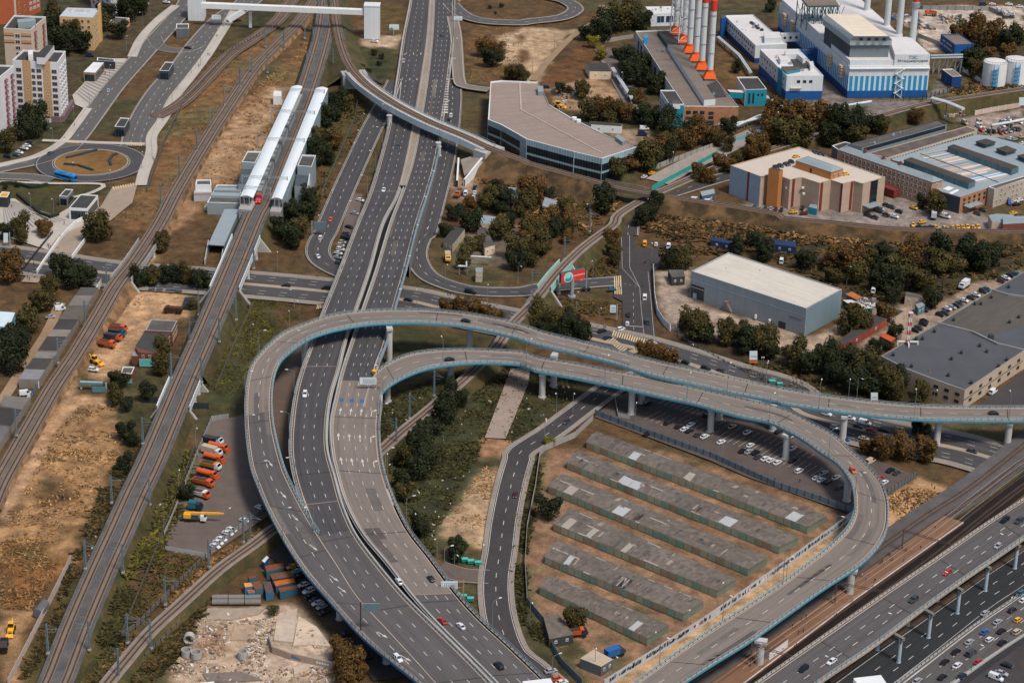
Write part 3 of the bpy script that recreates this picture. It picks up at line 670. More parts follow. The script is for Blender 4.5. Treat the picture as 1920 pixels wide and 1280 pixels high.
def under(rd,e0,k,x,ybase,w=None):
 """pier whose foot is seen at (x, ybase): stand it there, as tall as the deck above it"""
 p=P(k,x,ybase,0.0)
 c=(rd.e[:,0]+rd.e[:,-1])/2;i=int(np.argmin((c[:,0]-p.x)**2+(c[:,1]-p.y)**2))
 return p,c[i],math.atan2(rd.x[i][1],rd.x[i][0])
def piers(root,rd,items,rad=1.25):
 for k,x,y in items:
  p,c,a=under(rd,0,k,x,y)
  d=min(1.0,4.0/max(.01,math.hypot(c[0]-p.x,c[1]-p.y)))
  pier(root,p.x,p.y,c[2]-1.6,rad,3.8,None,a)
piers(ra,RA,(('b2',785,755),('b2',325,790),('b2',1222,720),('b3',285,880),('b3',765,975),('b3',1188,1065),('b3',1480,1125),('b4',522,1180),('b4',1035,1200),('b4',1420,1212)))
RB=Road(stations('''b2 10.4 652,1000 716,1040
b2 10.4 675,900 722,965
b2 10.5 706,835 748,905
b2 10.8 770,778 812,852
b2 11 880,726 920,800
b2 11.3 1000,703 1030,768
b2 11.5 1150,694 1162,752
b2 11.6 1300,697 1310,745
b2 11.7 1513,710 1500,757
b3 11.8 200,740 180,788
b3 11.8 420,775 405,830
b3 11.8 620,815 615,874
b3 11.8 850,856 845,926
b3 11.8 1100,916 1070,974
b3 11.8 1350,972 1285,1034
b4 11.8 200,1024 128,1072
b4 11.8 345,1094 258,1132
b4 11.8 475,1166 352,1190
c4 11.8 552,16 428,24
c4 11.8 642,95 500,74
c4 11.8 715,180 552,135
c4 11.8 750,265 592,210
c4 11.8 757,340 606,300
c4 11.8 752,420 597,378
c4 11.8 720,500 555,456
c4 11.8 655,580 470,540
c4 11.7 570,650 372,618
c4 11.6 395,765 205,746
c4 11.5 200,903 5,878
c4 11.4 0,1043 -200,1012
c3 11.3 1150,1160 950,1140
c3 11.2 950,1290 740,1290
c3 11.2 700,1450 500,1460'''),3.0)
rb=thing('ramp_viaduct','overpass','inner curved flyover with teal edge, sweeping round the garage rows')
mb=MB();RB.strip(mb,(0,0,-.6),(1,0,.6),.01);mb.build('carriageway',asphalt_warm,rb)
mb=MB();RB.strip(mb,(0,0,-.12),(0,0,.12),.05);RB.strip(mb,(1,0,-.12),(1,0,.12),.05);mb.build('edge_line',beige_line,rb)
mb=MB();RB.dashes(mb,(0,.5,0),.22,3,6,.05);mb.build('lane_marking',white_line,rb)
deck(rb,RB,(1.3,1.3),1.7,teal_paint,steel)
b0=next(i for i in range(RB.n)if pix(RB.e[i,0])[0]>705)
RBu=sub(RB,b0,RB.n);guard(rb,'guardrail',RBu,0,-.75);hand(rb,RBu,0,-1.25)
guard(rb,'guardrail',RB,1,.75);hand(rb,RB,1,1.25,mat('pale_teal_rail',S(128,176,184)))
piers(rb,RB,(('b2',775,965),('b2',1120,845),('b3',222,940),('b3',708,1035),('b3',1140,1130),('p',1080,690),('c4',545,285),('c4',560,805),('c4',68,1190)))
# ------------------------------------------------ ring road: upper deck and the lanes below
RT=Road(stations('''c4 11 1640,210 1760,290
c4 11 1513,290 1640,378
c4 11 1300,430 1440,520
c4 11 1050,605 1190,690
c4 11 800,775 950,860
c4 11 500,985 660,1075
c4 11 250,1160 400,1250
c4 11 -50,1370 120,1460'''),3.0)
rt=thing('ring_road_viaduct','overpass','straight grey elevated road on slim columns at bottom right')
mb=MB();RT.strip(mb,(0,0,-.8),(1,0,.8),.01);mb.build('carriageway',asphalt,rt)
mb=MB();RT.strip(mb,(0,0,-.14),(0,0,.14),.05);mb.build('edge_line',beige_line,rt)
mb=MB()
for f in(.42,.72):RT.dashes(mb,(0,f,0),.24,3,5.6,.05)
mb.build('lane_marking',white_line,rt)
deck(rt,RT,(1.5,1.5),1.7,mat('beige_concrete',S(158,146,134)),mat('beige_concrete',S(158,146,134)))
guard(rt,'guardrail',RT,0,-.9,m=mat('beige_concrete',S(158,146,134)));guard(rt,'guardrail',RT,1,.9);hand(rt,RT,1,1.45)
for x,y in((1178,265),(855,510),(550,755),(235,1020),(1480,40),(1780,-190),(-90,1290)):
 p=P('r',x,y,0.0);i=int(np.argmin((RT.e[:,1,0]-p.x)**2+(RT.e[:,1,1]-p.y)**2));q=RT.x[i]
 pale_pier=mat('pale_pier',S(156,170,180),.8,.08,.5);pier(rt,p.x,p.y,9.3,.62,None,pale_pier)
 pier(rt,p.x-q[0]*9,p.y-q[1]*9,9.3,.62,None,pale_pier)
 mb=MB();mb.beam((p.x-q[0]*9.8,p.y-q[1]*9.8,7.6),(p.x+q[0]*.6,p.y+q[1]*.6,7.6),1.1,.9);mb.beam((p.x-q[0]*10,p.y-q[1]*10,9.0),(p.x+q[0]*1.2,p.y+q[1]*1.2,9.0),1.2,.9);mb.build('crossbeam',concrete_dark,rt)
r1=Road(stations('''c4 .2 1700,400 1760,560
c4 .2 1513,560 1513,745
c4 .2 1300,705 1330,868
c4 .2 1050,885 1080,1065
c4 .2 700,1130 830,1260
c4 .2 480,1290 640,1400'''),4.0)
mb=MB();r1 .strip(mb,(0,0,-14),(1,0,.6));r1 .strip(mb,(0,0,-.3),(0,0,0),.03,1);r1 .strip(mb,(1,0,-.2),(1,0,.1),.03,1);r1 .strip(mb,(0,0,-10),(0,0,-9.8),.03,1)
r1 .strip(mb,(0,0,-5),(0,0,-1.2),.06,2)
r1 .dashes(mb,(0,.36,0),.22,3,6,.03,1);r1 .dashes(mb,(0,.7,0),.22,3,6,.03,1)
struct(mb.build('ring_road',[mat('asphalt_black',S(42,44,46),0.9,0.18,0.5,kind='road'),white_line,mat('verge_brown',S(96,76,60))]))
r2=Road(stations('''c4 .25 1700,640 1760,860
c4 .25 1513,790 1513,1010
c4 .25 1250,970 1300,1150
c4 .25 1000,1160 1100,1290
c4 .25 830,1290 960,1400'''),4.0)
mb=MB();r2 .strip(mb,(0,0,-.8),(1,0,.6));r2 .strip(mb,(0,0,.3),(0,0,.8),.03,1);r2 .strip(mb,(1,0,-.3),(1,0,-.1),.03,1)
r2 .dashes(mb,(0,.36,0),.22,3,5,.03,1);r2 .dashes(mb,(0,.68,0),.22,3,5,.03,1)
struct(mb.build('ring_road',[asphalt,white_line]))
g=thing('road_barrier','barrier','steel median barrier between the two ground level ring road carriageways')
guard(g,'barrier_rail',r2,0,-.9)
g=thing('road_barrier','barrier','pale steel barrier along the outer edge of the jammed ring road')
guard(g,'barrier_rail',r2,1,1.0);mb=MB();r2 .wall(mb,(1,0,1.3),-.2,.6,.6);mb.build('kerb_wall',concrete,g)
# ------------------------------------------------ railways
def railway(pts,tracks,hw,bal=ballast,slp=None,name='railway_track',skirt=4.0,m_skirt=None,gaps=()):
 c=Road.line(pts,0.001,4.0);r=Road.line(pts,hw,4.0)
 mb=MB();r.strip(mb,(0,0,0),(1,0,0),0,0)
 if skirt:
  A,B=r.at((0,0,0)),r.at((1,0,0))
  for e,sg in((0,-1),(1,1)):
   a=r.at((e,0,0));h=a[:,2:3];b=a+r.x*sg*np.clip(h,0,7)*.75;b[:,2]=-0.6;pc=[pix(v)for v in a]
   for i in range(r.n-1):
    if not any(g[1]<pc[i][g[0]]<g[2]for g in gaps):mb.face([a[i],b[i],b[i+1],a[i+1]],3)
 for o in tracks:
  c.strip(mb,(0,0,o-1.45),(0,0,o+1.45),.12,1)
  for s in(-.82,.82):
   c.wall(mb,(0,0,o+s),.12,.34,.16,2)
   c.strip(mb,(0,0,o+s-.3),(0,0,o+s+.3),.14,2)
 struct(mb.build(name,[bal,slp or sleeper,rail_rust,m_skirt or grass_skirt]));return r
grass_skirt=mat('bank_grass',S(78,66,38),0.95,0.35,0.5,bump=.6,c2=S(62,60,34))
T1=railway([P(*t)for t in(('c1',210,1420,1.5),('c1',300,1280,1.5),('c1',425,960,1.8),('c1',562,640,2),('c1',640,470,2.5),('c1',738,250,3),('b1',838,1260,3.4),('b1',1010,850,3.8),('b1',1120,600,4.4),('b1',1205,400,6),('b1',1290,200,6),('a2',52,1180,6),('a2',95,1100,6),('a2',175,900,6),('a2',255,700,6),('a2',332,500,5),('a2',395,300,4),('a2',432,150,3),('a2',455,-60,2))],(-2.9,2.9),5.6,gaps=((1,446,545),(1,712,768)))
T2=railway([P(*t)for t in(('c1',-60,330,.8),('c1',0,185,.8),('b1',80,1262,.9),('b1',200,1050,1),('b1',300,880,1.2),('b1',420,700,1.8),('b1',540,500,3),('b1',640,330,4.6),('b1',740,200,4.6),('b1',870,0,2.6),('a1',960,1050,1.5),('a1',1060,880,1),('a1',1170,700,.9),('a1',1300,500,.9),('a1',1400,360,1),('a2',200,215,1.8),('a2',300,110,1.6),('a2',395,-20,1.5))],(-2.0,2.0),3.9,bal=mat('brown_grey_ballast',S(98,88,80),.95,.25,1),skirt=3,m_skirt=mat('sand_bank',S(140,108,76),.95,.25,.4,c2=S(96,72,46)),gaps=((1,452,528),))
T2b=railway([P(*t)for t in(('a1',850,640,.3),('a1',1010,545,.4),('a1',1240,312,.5),('a1',1350,235,.6),('a1',1513,115,.6),('a2',250,10,.6),('a2',330,-60,.6))],(-2.2,2.2),4.4,bal=mat('brown_ballast',S(96,78,64),.95,.25,1),skirt=0)
T3=railway([P(*t)for t in(('c1',520,1360,2),('c1',600,1262,2.2),('c1',700,1140,2.5),('c1',820,1000,2.8),('c1',1000,835,3),('c1',1200,655,3),('c1',1380,525,3),('c2',170,428,3),('c2',430,270,3),('b2',735,1238,3),('b2',850,1135,3.2),('b2',1000,1012,3.5),('b2',1150,885,3.8),('b2',1280,765,4.2),('b2',1380,655,5),('b3',60,545,6),('b3',180,422,6.5),('b3',300,272,6.5),('b3',420,150,6),('b3',520,70,5),('b3',615,0,4),('a3',640,1170,3),('a3',780,1085,2),('a3',960,1005,1.5),('a3',1250,880,1.5),('a3',1513,800,2),('a4',400,735,3),('a4',730,632,5),('a4',1000,562,6),('a4',1300,515,6),('a4',1600,470,6))],(0,),2.6,bal=mat('pale_ballast',S(128,116,108),.95,.2,1),skirt=3,gaps=((1,496,545),(0,1188,1240)))
T4=railway([P(*t)for t in(('a2',478,-60,3),('a2',492,60,3.5),('a2',505,160,4),('a2',525,250,5),('a2',562,345,6.5),('a2',622,425,8.5),('a2',705,495,9.5),('a2',830,575,10),('a2',1000,662,10),('a2',1200,745,9.5),('a2',1330,805,9),('a2',1513,872,8),('a3',150,890,7),('a3',300,930,6.5),('a3',500,985,6),('a3',650,1022,6),('a3',800,1050,6),('a3',1000,1085,5.5),('a3',1250,1122,5),('a3',1513,1168,4.5),('a4',200,1188,4),('a4',500,1216,4),('a4',800,1246,4),('a4',1100,1256,4),('a4',1600,1264,4))],(0,),2.6,bal=mat('brown_ballast',S(96,78,64)),skirt=0)
TR=railway([P(*t)for t in(('c4',1760,-200,2),('c4',1513,0,2),('c4',1240,215,1.5),('c4',1000,370,1),('c4',850,475,1),('c4',700,580,1),('c4',400,800,1),('c4',0,1085,1),('c4',-300,1300,1))],(-4.2,1.0),6.8,bal=mat('dark_ballast',S(84,80,79),.95,.22,1),slp=mat('old_sleeper',S(86,76,70),.95,.2,2),skirt=2)
TS_=railway([P(*t)for t in(('c4',1760,0,.4),('c4',1513,170,.4),('c4',1300,330,.4),('c4',1000,570,.4),('c4',700,790,.4),('c4',400,1005,.4),('c4',100,1220,.4),('c4',-100,1370,.4))],(-2.4,2.4),5.4,bal=mat('oily_ballast',S(28,22,19),.95,.3,1),slp=mat('oily_sleeper',S(36,28,24),.95,.2,2),skirt=0)
# railway viaduct over the highway
rv=thing('railway_viaduct','railway bridge','white girder railway bridge curving across the highway')
V=part_road(T4,min(range(T4 .n),key=lambda i:abs(pix(T4 .e[i,0])[0]-672)),min(range(T4 .n),key=lambda i:abs(pix(T4 .e[i,1])[0]-918)))
gird=mat('girder_paint',S(190,200,204),.6,.08,.3)
mb=MB()
V.wall(mb,(1,0,2.0),-2.6,.5,.3,0);V.wall(mb,(0,0,-1.6),-2.6,.5,.3,0)
V.strip(mb,(1,0,0),(1,0,2.0),0.0,1);V.strip(mb,(0,0,-1.6),(0,0,0),0.0,1);V.strip(mb,(0,0,-1.6),(1,0,2),-2.4,0)
mb.build('girder',[gird,mat('walkway',S(176,170,160))],rv)
mb=MB()
for e,o in((1,2.0),(0,-1.6)):
 V.wall(mb,(e,0,o),1.3,1.42,.1);V.posts(mb,(e,0,o),2.5,1.4,.1)
mb.build('handrail',steel,rv)
for x,y in((785,675),(1052,825)):
 p=P('a2',x,y,3.0);pier(rv,p.x,p.y+1.5,7.6,1.3)
ab=MB();a=V.e[0];
for i,w in((0,1),(-1,1)):
 c=V.e[i].mean(axis=0);ab.box((c[0],c[1],-.4),(13,8,c[2]-.1),math.atan2(V.x[i][1],V.x[i][0]))
ab.build('abutment',concrete,rv)
# wing walls at the right abutment
mb=MB();poly=[PP(q,4)for q in L('a2','1165,860 1305,825 1335,845 1190,975')]
mb.face([PP(q,6.5 if i in(1,2)else 2.5)for i,q in enumerate(L('a2','1175,870 1310,830 1325,845 1195,960'))]);struct(mb.build('bank_slope',mat('stone_slope',S(140,128,116),.9,.25,1)))
for nm,a,b,h in(('upper',(1168,860),(1160,985),4),('lower',(1190,978),(1335,845),4)):
 mb=MB();A,B=P('a2',*a,3.2),P('a2',*b,3.2)
 if nm=='lower':B.z=7.5
 A0,B0=A.copy(),B.copy();A0 .z=B0 .z=-.5;t=(B-A).normalized();q=Vector((t.y,-t.x,0))*.8
 for s,s2 in((A,B),):mb.face([A0,B0,B,A]);mb.face([A0+q,B0+q,B+q,A+q]);mb.face([A,B,B+q,A+q])
 tagm(mb.build('wing_wall',white_paint),'retaining wall','white wing wall %s below the railway bridge by the highway'%('standing upright' if nm=='upper' else 'sloping down the bank'))
# T4 embankment banks (the parts that stand on earth)
def banks(rd,i0,i1,m,s=1.6,name='bank_slope'):
 mb=MB()
 for e,sg in((0,-1),(1,1)):
  a=rd.at((e,0,0));b=a+rd.x*sg*(a[:,2:3]+.6)*s;b[:,2]=-.6
  for i in range(i0,i1-1):mb.face([a[i],b[i],b[i+1],a[i+1]])
 return struct(mb.build(name,m))
iv0=min(range(T4 .n),key=lambda i:abs(pix(T4 .e[i,0])[0]-672));iv1=min(range(T4 .n),key=lambda i:abs(pix(T4 .e[i,1])[0]-918))
ib0=min(range(T4 .n),key=lambda i:abs(pix(T4 .e[i,0])[0]-1155));ib1=min(range(T4 .n),key=lambda i:abs(pix(T4 .e[i,0])[0]-1235))
scrub_bank=mat('scrub_bank',S(92,70,45),.95,.5,.3,bump=1,c2=S(60,48,30))
banks(T4,0,iv0+1,grass_skirt);banks(T4,iv1,ib0,scrub_bank);banks(T4,ib1,T4 .n,scrub_bank,1.2)
rv=thing('railway_bridge','railway bridge','short brown railway bridge over the lower line beside the curved glass building')
U=part_road(T4,ib0-1,ib1+1);mb=MB()
U.wall(mb,(0,0,-.4),-1.2,.3,.3);U.wall(mb,(1,0,.4),-1.2,.3,.3);U.strip(mb,(0,0,-.4),(1,0,.4),-1.1);mb.build('girder',mat('rusty_girder',S(104,92,80)),rv)
mb=MB();U.posts(mb,(0,0,-.4),2,1.3,.1);U.posts(mb,(1,0,.4),2,1.3,.1);U.wall(mb,(0,0,-.4),1.2,1.3,.1);U.wall(mb,(1,0,.4),1.2,1.3,.1);mb.build('handrail',steel,rv)
mb=MB();q=U.x[0];c=U.e[0].mean(axis=0);mb.box((c[0],c[1],-.3),(9,4,4.6),math.atan2(q[1],q[0]));c=U.e[-1].mean(axis=0);mb.box((c[0],c[1],-.3),(9,4,4.6),math.atan2(q[1],q[0]));mb.build('abutment',white_paint,rv)
def rail_bridge(rd,x0,x1,axis,label,m,e_off=.5,wall=1.2,off2=None):
 i0=min(range(rd.n),key=lambda i:abs(pix(rd.e[i].mean(axis=0))[axis]-x0));i1=min(range(rd.n),key=lambda i:abs(pix(rd.e[i].mean(axis=0))[axis]-x1))
 i0,i1=sorted((i0,i1));W=part_road(rd,i0,i1+1);t=thing('railway_bridge','railway bridge',label)
 mb=MB();W.wall(mb,(0,0,-e_off),-1.6,wall,.35);W.wall(mb,(1,0,e_off),-1.6,wall,.35);W.strip(mb,(0,0,-e_off),(1,0,e_off),-1.5,1);mb.build('girder',[m,deck_under],t)
 mb=MB();W.posts(mb,(0,0,-e_off-.2),2.5,wall+.5,.14);W.posts(mb,(1,0,e_off+.2),2.5,wall+.5,.14);mb.build('handrail',steel,t)
 mb=MB()
 for i in(0,W.n-1):
  j=1 if i==0 else W.n-2;d=W.e[i].mean(axis=0)-W.e[j].mean(axis=0);d=d/np.linalg.norm(d)*1.2;a,b=W.e[i,0],W.e[i,1];q=W.x[i];z=a[2]-.2
  c=[a-q*.6,b+q*.6];f_=[c[0]-q*z*.8,c[1]+q*z*.8];Q=lambda p,zz:(p[0],p[1],zz)
  for o in(0,1):mb.face([Q(f_[0]-d*o,-.5),Q(f_[1]-d*o,-.5),Q(c[1]-d*o,z),Q(c[0]-d*o,z)])
  for p,r_ in((f_[0],c[0]),(f_[1],c[1])):mb.face([Q(p,-.5),Q(p-d,-.5),Q(r_-d,z),Q(r_,z)])
 mb.build('abutment',concrete,t)
 for f in(.12,.5,.88):
  i=int((W.n-1)*f)
  for e in(0,1):pier(t,W.e[i,e,0],W.e[i,e,1],W.e[i,e,2]-1.4,.7)
 return W
rail_bridge(T1,446,545,1,'white walled double track railway bridge over the street below the station',white_paint)
rail_bridge(T1,712,768,1,'small double track railway bridge over a dirt lane',white_paint)
rail_bridge(T2,452,528,1,'pale railway bridge carrying the left hand line over the street',concrete)
rail_bridge(T3,496,540,1,'mint green girder railway bridge beside the red billboard',mat('mint_paint',S(150,188,180)),.3,1.6)
def joints(rd,root,e0,e1,gap,zmin=5):
 mb=MB();k=0
 for i in range(1,rd.n-1):
  a,b=rd.e[i,e0],rd.e[i,e1];k+=np.linalg.norm(rd.e[i].mean(axis=0)-rd.e[i-1].mean(axis=0))
  if k>gap and a[2]>zmin:
   k=0;t=rd.e[i+1].mean(axis=0)-rd.e[i].mean(axis=0);t=t/np.linalg.norm(t)*.16;u=np.array([0,0,.045]);mb.face([a-t+u,b-t+u,b+t+u,a+t+u])
 return mb.build('expansion_joint',mat('joint_dark',S(46,42,40)),root)
def patches(rd,root,e0,e1,n,seed):
 rs=random.Random(seed);mb=MB()
 for k in range(n):
  i0=rs.randrange(2,rd.n-12);ln=rs.randrange(2,9);f0=rs.choice([.02,.27,.5,.75])+rs.uniform(-.01,.03);f1=min(.98,f0+rs.uniform(.1,.24));m=rs.randrange(3)
  for i in range(i0,min(rd.n-1,i0+ln)):A,B,C,D=[rd.e[j,e0]*(1-f)+rd.e[j,e1]*f+np.array([0,0,.022])for j,f in((i,f0),(i,f1),(i+1,f1),(i+1,f0))];mb.face([A,B,C,D],m)
 return mb.build('asphalt_patch',[mat('patch_a',S(86,80,77),.95,.2,.6),mat('patch_b',S(104,96,90),.95,.2,.6),mat('patch_c',S(94,88,84),.95,.2,.6)],root)
patches(RA,ra,0,1,12,1);patches(RB,rb,0,1,12,2);patches(HW,hw,2,3,9,5)
joints(RA,ra,0,1,31);joints(RB,rb,0,1,31);joints(RT,rt,0,1,33);joints(HW,hw,0,1,43);joints(HW,hw,2,3,43)
# ---------------------------------------------------------------- buildings
def poly(k,s,z):return[PP(q,z)for q in L(k,s)]
def outward(a,b):
 n=Vector((b.y-a.y,a.x-b.x,0)).normalized();m=(a+b)/2
 return n if n.dot(Vector((-m.x,-m.y,0)))>0 else-n
WIN={}
def window_mesh(w,h,fr,gl,depth):
 key=(round(w,2),round(h,2),fr.name,gl.name)
 if key not in WIN:
  mb=MB();t=min(.14,w*.16)
  mb.box((0,0,-h/2),(w,depth,h),0,0)
  y=-depth/2-.012
  for x0,x1 in((-w/2+t,-t*.35),(t*.35,w/2-t)):
   mb.face([(x0,y,-h/2+t),(x1,y,-h/2+t),(x1,y,h/2-t),(x0,y,h/2-t)],1)
  o=mb.build('window',[fr,gl]);WIN[key]=o.data;bpy.data.objects.remove(o)
 return WIN[key]
def windows(root,a,b,z0,z1,rows,cols,w,h,fr=None,gl=None,f0=.04,f1=.96,skip=0,name='window',depth=.16):
 me=window_mesh(w,h,fr or white_paint,gl or glass,depth);n=outward(a,b)
 ang=math.atan2(n.x,-n.y)
 for r in range(rows):
  for c in range(cols):
   if skip and rnd.random()<skip:continue
   f=f0+(f1-f0)*(c+.5)/cols
   p=a.lerp(b,f)+n*(depth/2-.03);p.z=z0+(z1-z0)*(r+.5)/rows
   o=bpy.data.objects.new(name,me);col.objects.link(o);o.parent=root;o.location=p;o.rotation_euler=(0,0,ang)
def panel(root,name,a,b,f0,f1,z0,z1,m,off=.06):
 n=outward(a,b);p,q=a.lerp(b,f0)+n*off,a.lerp(b,f1)+n*off;p2,q2=a.lerp(b,f0)-n*.05,a.lerp(b,f1)-n*.05
 mb=MB();mb.prism([p,q,q2,p2],z0,z1,0,bottom=True);return mb.build(name,m,root)
def shrink(pl,d):
 c=sum((p for p in pl),Vector())/len(pl);out=[]
 for p in pl:
  v=c-p;v.z=0;out.append(p+v.normalized()*d)
 return out
def bld(name,cat,label,pl,h,wall,roof,para=.5,base=-.4,bands=None,parapet=None,group=None):
 """walls in one or more bands, flat roof sunk behind a parapet"""
 t=thing(name,cat,label,(pl[0].x,pl[0].y,0),group=group)
 t.location=(0,0,0)
 bands=bands or[(base,h,wall)]
 mb=MB();ms=[]
 for z0,z1,m in bands:
  if m not in ms:ms.append(m)
  n=len(pl)
  for i in range(n):
   a,b=pl[i],pl[(i+1)%n];mb.face([(a.x,a.y,z0),(b.x,b.y,z0),(b.x,b.y,z1),(a.x,a.y,z1)],ms.index(m))
 mb.build('wall',ms,t)
 mb=MB();e=(pl[1]-pl[0]);e.z=0;e.normalize();q=Vector((-e.y,e.x,0))
 zr=h-para
 inn=shrink(pl,.6)if para else pl
 mb.face([(p.x,p.y,zr)for p in inn],0,[(p.dot(e),p.dot(q))for p in inn]);mb.build('roof',roof,t)
 if para:
  mb=MB();n=len(pl)
  for i in range(n):
   a,b,c,d=pl[i],pl[(i+1)%n],inn[(i+1)%n],inn[i]
   mb.face([(a.x,a.y,h),(b.x,b.y,h),(c.x,c.y,h),(d.x,d.y,h)]);mb.face([(d.x,d.y,h),(c.x,c.y,h),(c.x,c.y,zr),(d.x,d.y,zr)])
  mb.build('parapet',parapet or white_paint,t)
 return t
def slab(root,name,pl,z0,z1,m,mt=None):
 mb=MB();mb.prism(pl,z0,z1,0,1 if mt else None,bottom=True);return mb.build(name,[m,mt]if mt else m,root)
def roofbits(root,pl,z,n,m=None,name='roof_vent',smin=.5,smax=1.4):
 a,b,d=pl[0],pl[1],pl[-1]
 for i in range(n):
  u,v=rnd.uniform(.1,.9),rnd.uniform(.12,.88);p=a+(b-a)*u+(d-a)*v;s=rnd.uniform(smin,smax)
  mb=MB();mb.box((p.x,p.y,z),(s,s*rnd.uniform(.6,1.2),s*rnd.uniform(.5,1.1)),rnd.uniform(0,3));mb.box((p.x,p.y,z+s*.9),(s*.5,s*.5,.3));mb.build(name,m or steel,root)
C_=lambda n,r,g,b,**k:mat(n,S(r,g,b),**k)
felt=C_('roof_felt',84,80,76,var=.18,scale=.15,kind='seam',mort=S(74,70,66));felt_brown=C_('roof_felt_brown',116,104,94,var=.10,scale=.2,kind='seam',mort=S(98,88,80))
felt_dark=C_('roof_felt_dark',62,60,58,var=.16,scale=.2);roof_pale=C_('pale_membrane',190,182,170,var=.06,kind='seam',mort=S(176,168,156));roof_white=C_('white_membrane',196,192,190,var=.08,scale=.3)
sheet_grey=C_('grey_cladding',126,136,142,var=.05,rough=.6,kind='rib',mort=S(112,122,128));sheet_grey2=C_('teal_grey_cladding',112,132,140,var=.05,rough=.5,kind='rib')
teal=C_('teal_cladding',32,132,152,var=.06,rough=.6,kind='rib');blue=C_('blue_cladding',26,82,142,var=.06,rough=.6,kind='rib',mort=S(22,70,124));blue_dark=C_('dark_blue_cladding',24,62,116,var=.08,rough=.6)
sky_blue=C_('sky_blue_cladding',34,138,186,var=.05,rough=.6);white_clad=C_('white_cladding',202,206,208,var=.05,rough=.6,kind='rib',mort=S(186,192,196));brick=C_('brick',158,112,82,var=.14,scale=.6,kind='brick',mort=S(134,98,76));brick_red=C_('red_brick',118,66,54,var=.16,kind='brick',mort=S(96,60,50))
beige_panel=C_('beige_panel',172,150,130,var=.05,kind='sheet',mort=S(146,126,108));orange_clad=C_('orange_cladding',172,114,64,var=.08,rough=.7,scale=.3)
plaster=C_('yellow_plaster',196,158,108,var=.06);cream=C_('cream_wall',190,172,152,var=.07);white_wall=C_('white_wall',204,202,202,var=.06);tan=C_('tan_brick',180,142,100,var=.07)
cwall=C_('curtain_wall',34,62,72,rough=.2,var=.2,kind='curtain',mort=S(80,108,116),spec=.6);pale_glass=C_('pale_glass',132,158,166,rough=.35,var=.08,kind='curtain',mort=S(196,204,204));dark_glass=C_('dark_glass',20,34,42,rough=.15,var=.2,kind='curtain',mort=S(44,62,70),spec=.6)
maroon=C_('maroon_panel',112,48,44);zinc=C_('zinc_roof',134,145,149,rough=.5,var=.08,kind='seam',mort=S(112,122,126));green_wall=C_('green_metal',110,118,104,var=.14,rough=.7,scale=.5)
# grey warehouse by the junction
pl=poly('s','1366,473 1579,542 1512,578 1296,508',12)
t=bld('warehouse','warehouse','big plain grey warehouse with a pale flat roof beside the junction',pl,12,sheet_grey,roof_pale,.45,parapet=C_('parapet_grey',150,154,156))
panel(t,'glazing',pl[3],pl[2],.006,.125,.3,6.4,dark_glass,.1);panel(t,'glazing_band',pl[3],pl[2],.006,.125,5.0,5.3,steel,.16)
panel(t,'entrance_door',pl[3],pl[2],.03,.06,.3,2.6,C_('door_frame',120,150,160),.2);panel(t,'service_door',pl[3],pl[2],.78,.84,0,2.8,dark_metal,.12)
panel(t,'cladding_seam',pl[3],pl[2],.006,.994,8.2,8.34,C_('seam',146,156,160),.05)
panel(t,'faded_sign',pl[3],pl[2],.86,.965,5.6,6.7,C_('ghost_grey',104,110,116),.04)
for f in(.58,.70):panel(t,'vent_unit',pl[3],pl[2],f,f+.012,.5,2.2,white_paint,.8)
panel(t,'side_panel',pl[2],pl[1],.03,.97,0,11.4,sheet_grey2,.05)
mb=MB();A=pl[3].lerp(pl[2],.335);A.z=0;n=outward(pl[3],pl[2]);B=pl[3].lerp(pl[2],.385)
mb.beam((A.x+n.x,A.y+n.y,4),(B.x+n.x,B.y+n.y,.2),1,.15);mb.box((A.x+n.x*.8,A.y+n.y*.8,3.9),(1.6,1.4,.2));mb.build('stair',C_('rusty_steel',120,96,84),t)
roofbits(t,pl,11.5,2,None,'roof_vent',.3,.6)
# curved glass building under the railway
pl=poly('s','920,153 940,151 1008,154 1019,172 1029,196 1070,220 1146,258 1194,276 1129,297 1077,285 988,261 940,234 915,224',11)
t=bld('glass_building','showroom','long bent building with glass facade and brown flat roof beside the curved railway',pl,11,cwall,C_('brown_roof',140,124,114,var=.07,kind='seam',mort=S(128,113,104)),.7,bands=[(-.4,3.3,dark_glass),(3.3,4.3,pale_glass),(4.3,8.0,dark_glass),(8.0,11,pale_glass)])
for i in(8,9,10,11,12):
 a,b=pl[i],pl[(i+1)%13]
 if i>7:panel(t,'corner_mullion',a,b,0,.012,0,11,pale_blue,.15)
panel(t,'stair_glazing',pl[10],pl[11],.03,.25,0,11,pale_glass,.2)
mb=MB();r1_,r2_,r3_=P('a3',100,445,10.45),P('a3',108,600,10.45),P('a3',548,835,10.45)
for a,b in((r1_,r2_),(r2_,r3_)):mb.beam(a,b,.8,.25)
mb.build('roof_ridge',C_('ridge_strip',166,152,142),t)
slab(t,'roof_plant',poly('a3','195,470 228,470 230,500 200,500',12.5),10.3,12.5,sheet_grey,zinc);slab(t,'roof_plant',poly('a3','620,745 640,732 682,765 660,775',12.2),10.3,12.2,sheet_grey,zinc)
for x,y in((397,655),(420,668)):
 p=P('a3',x,y,10.4);mb=MB();mb.tube([p,p+Vector((0,0,1.4))],1.3,10);mb.build('roof_vent',white_paint,t)
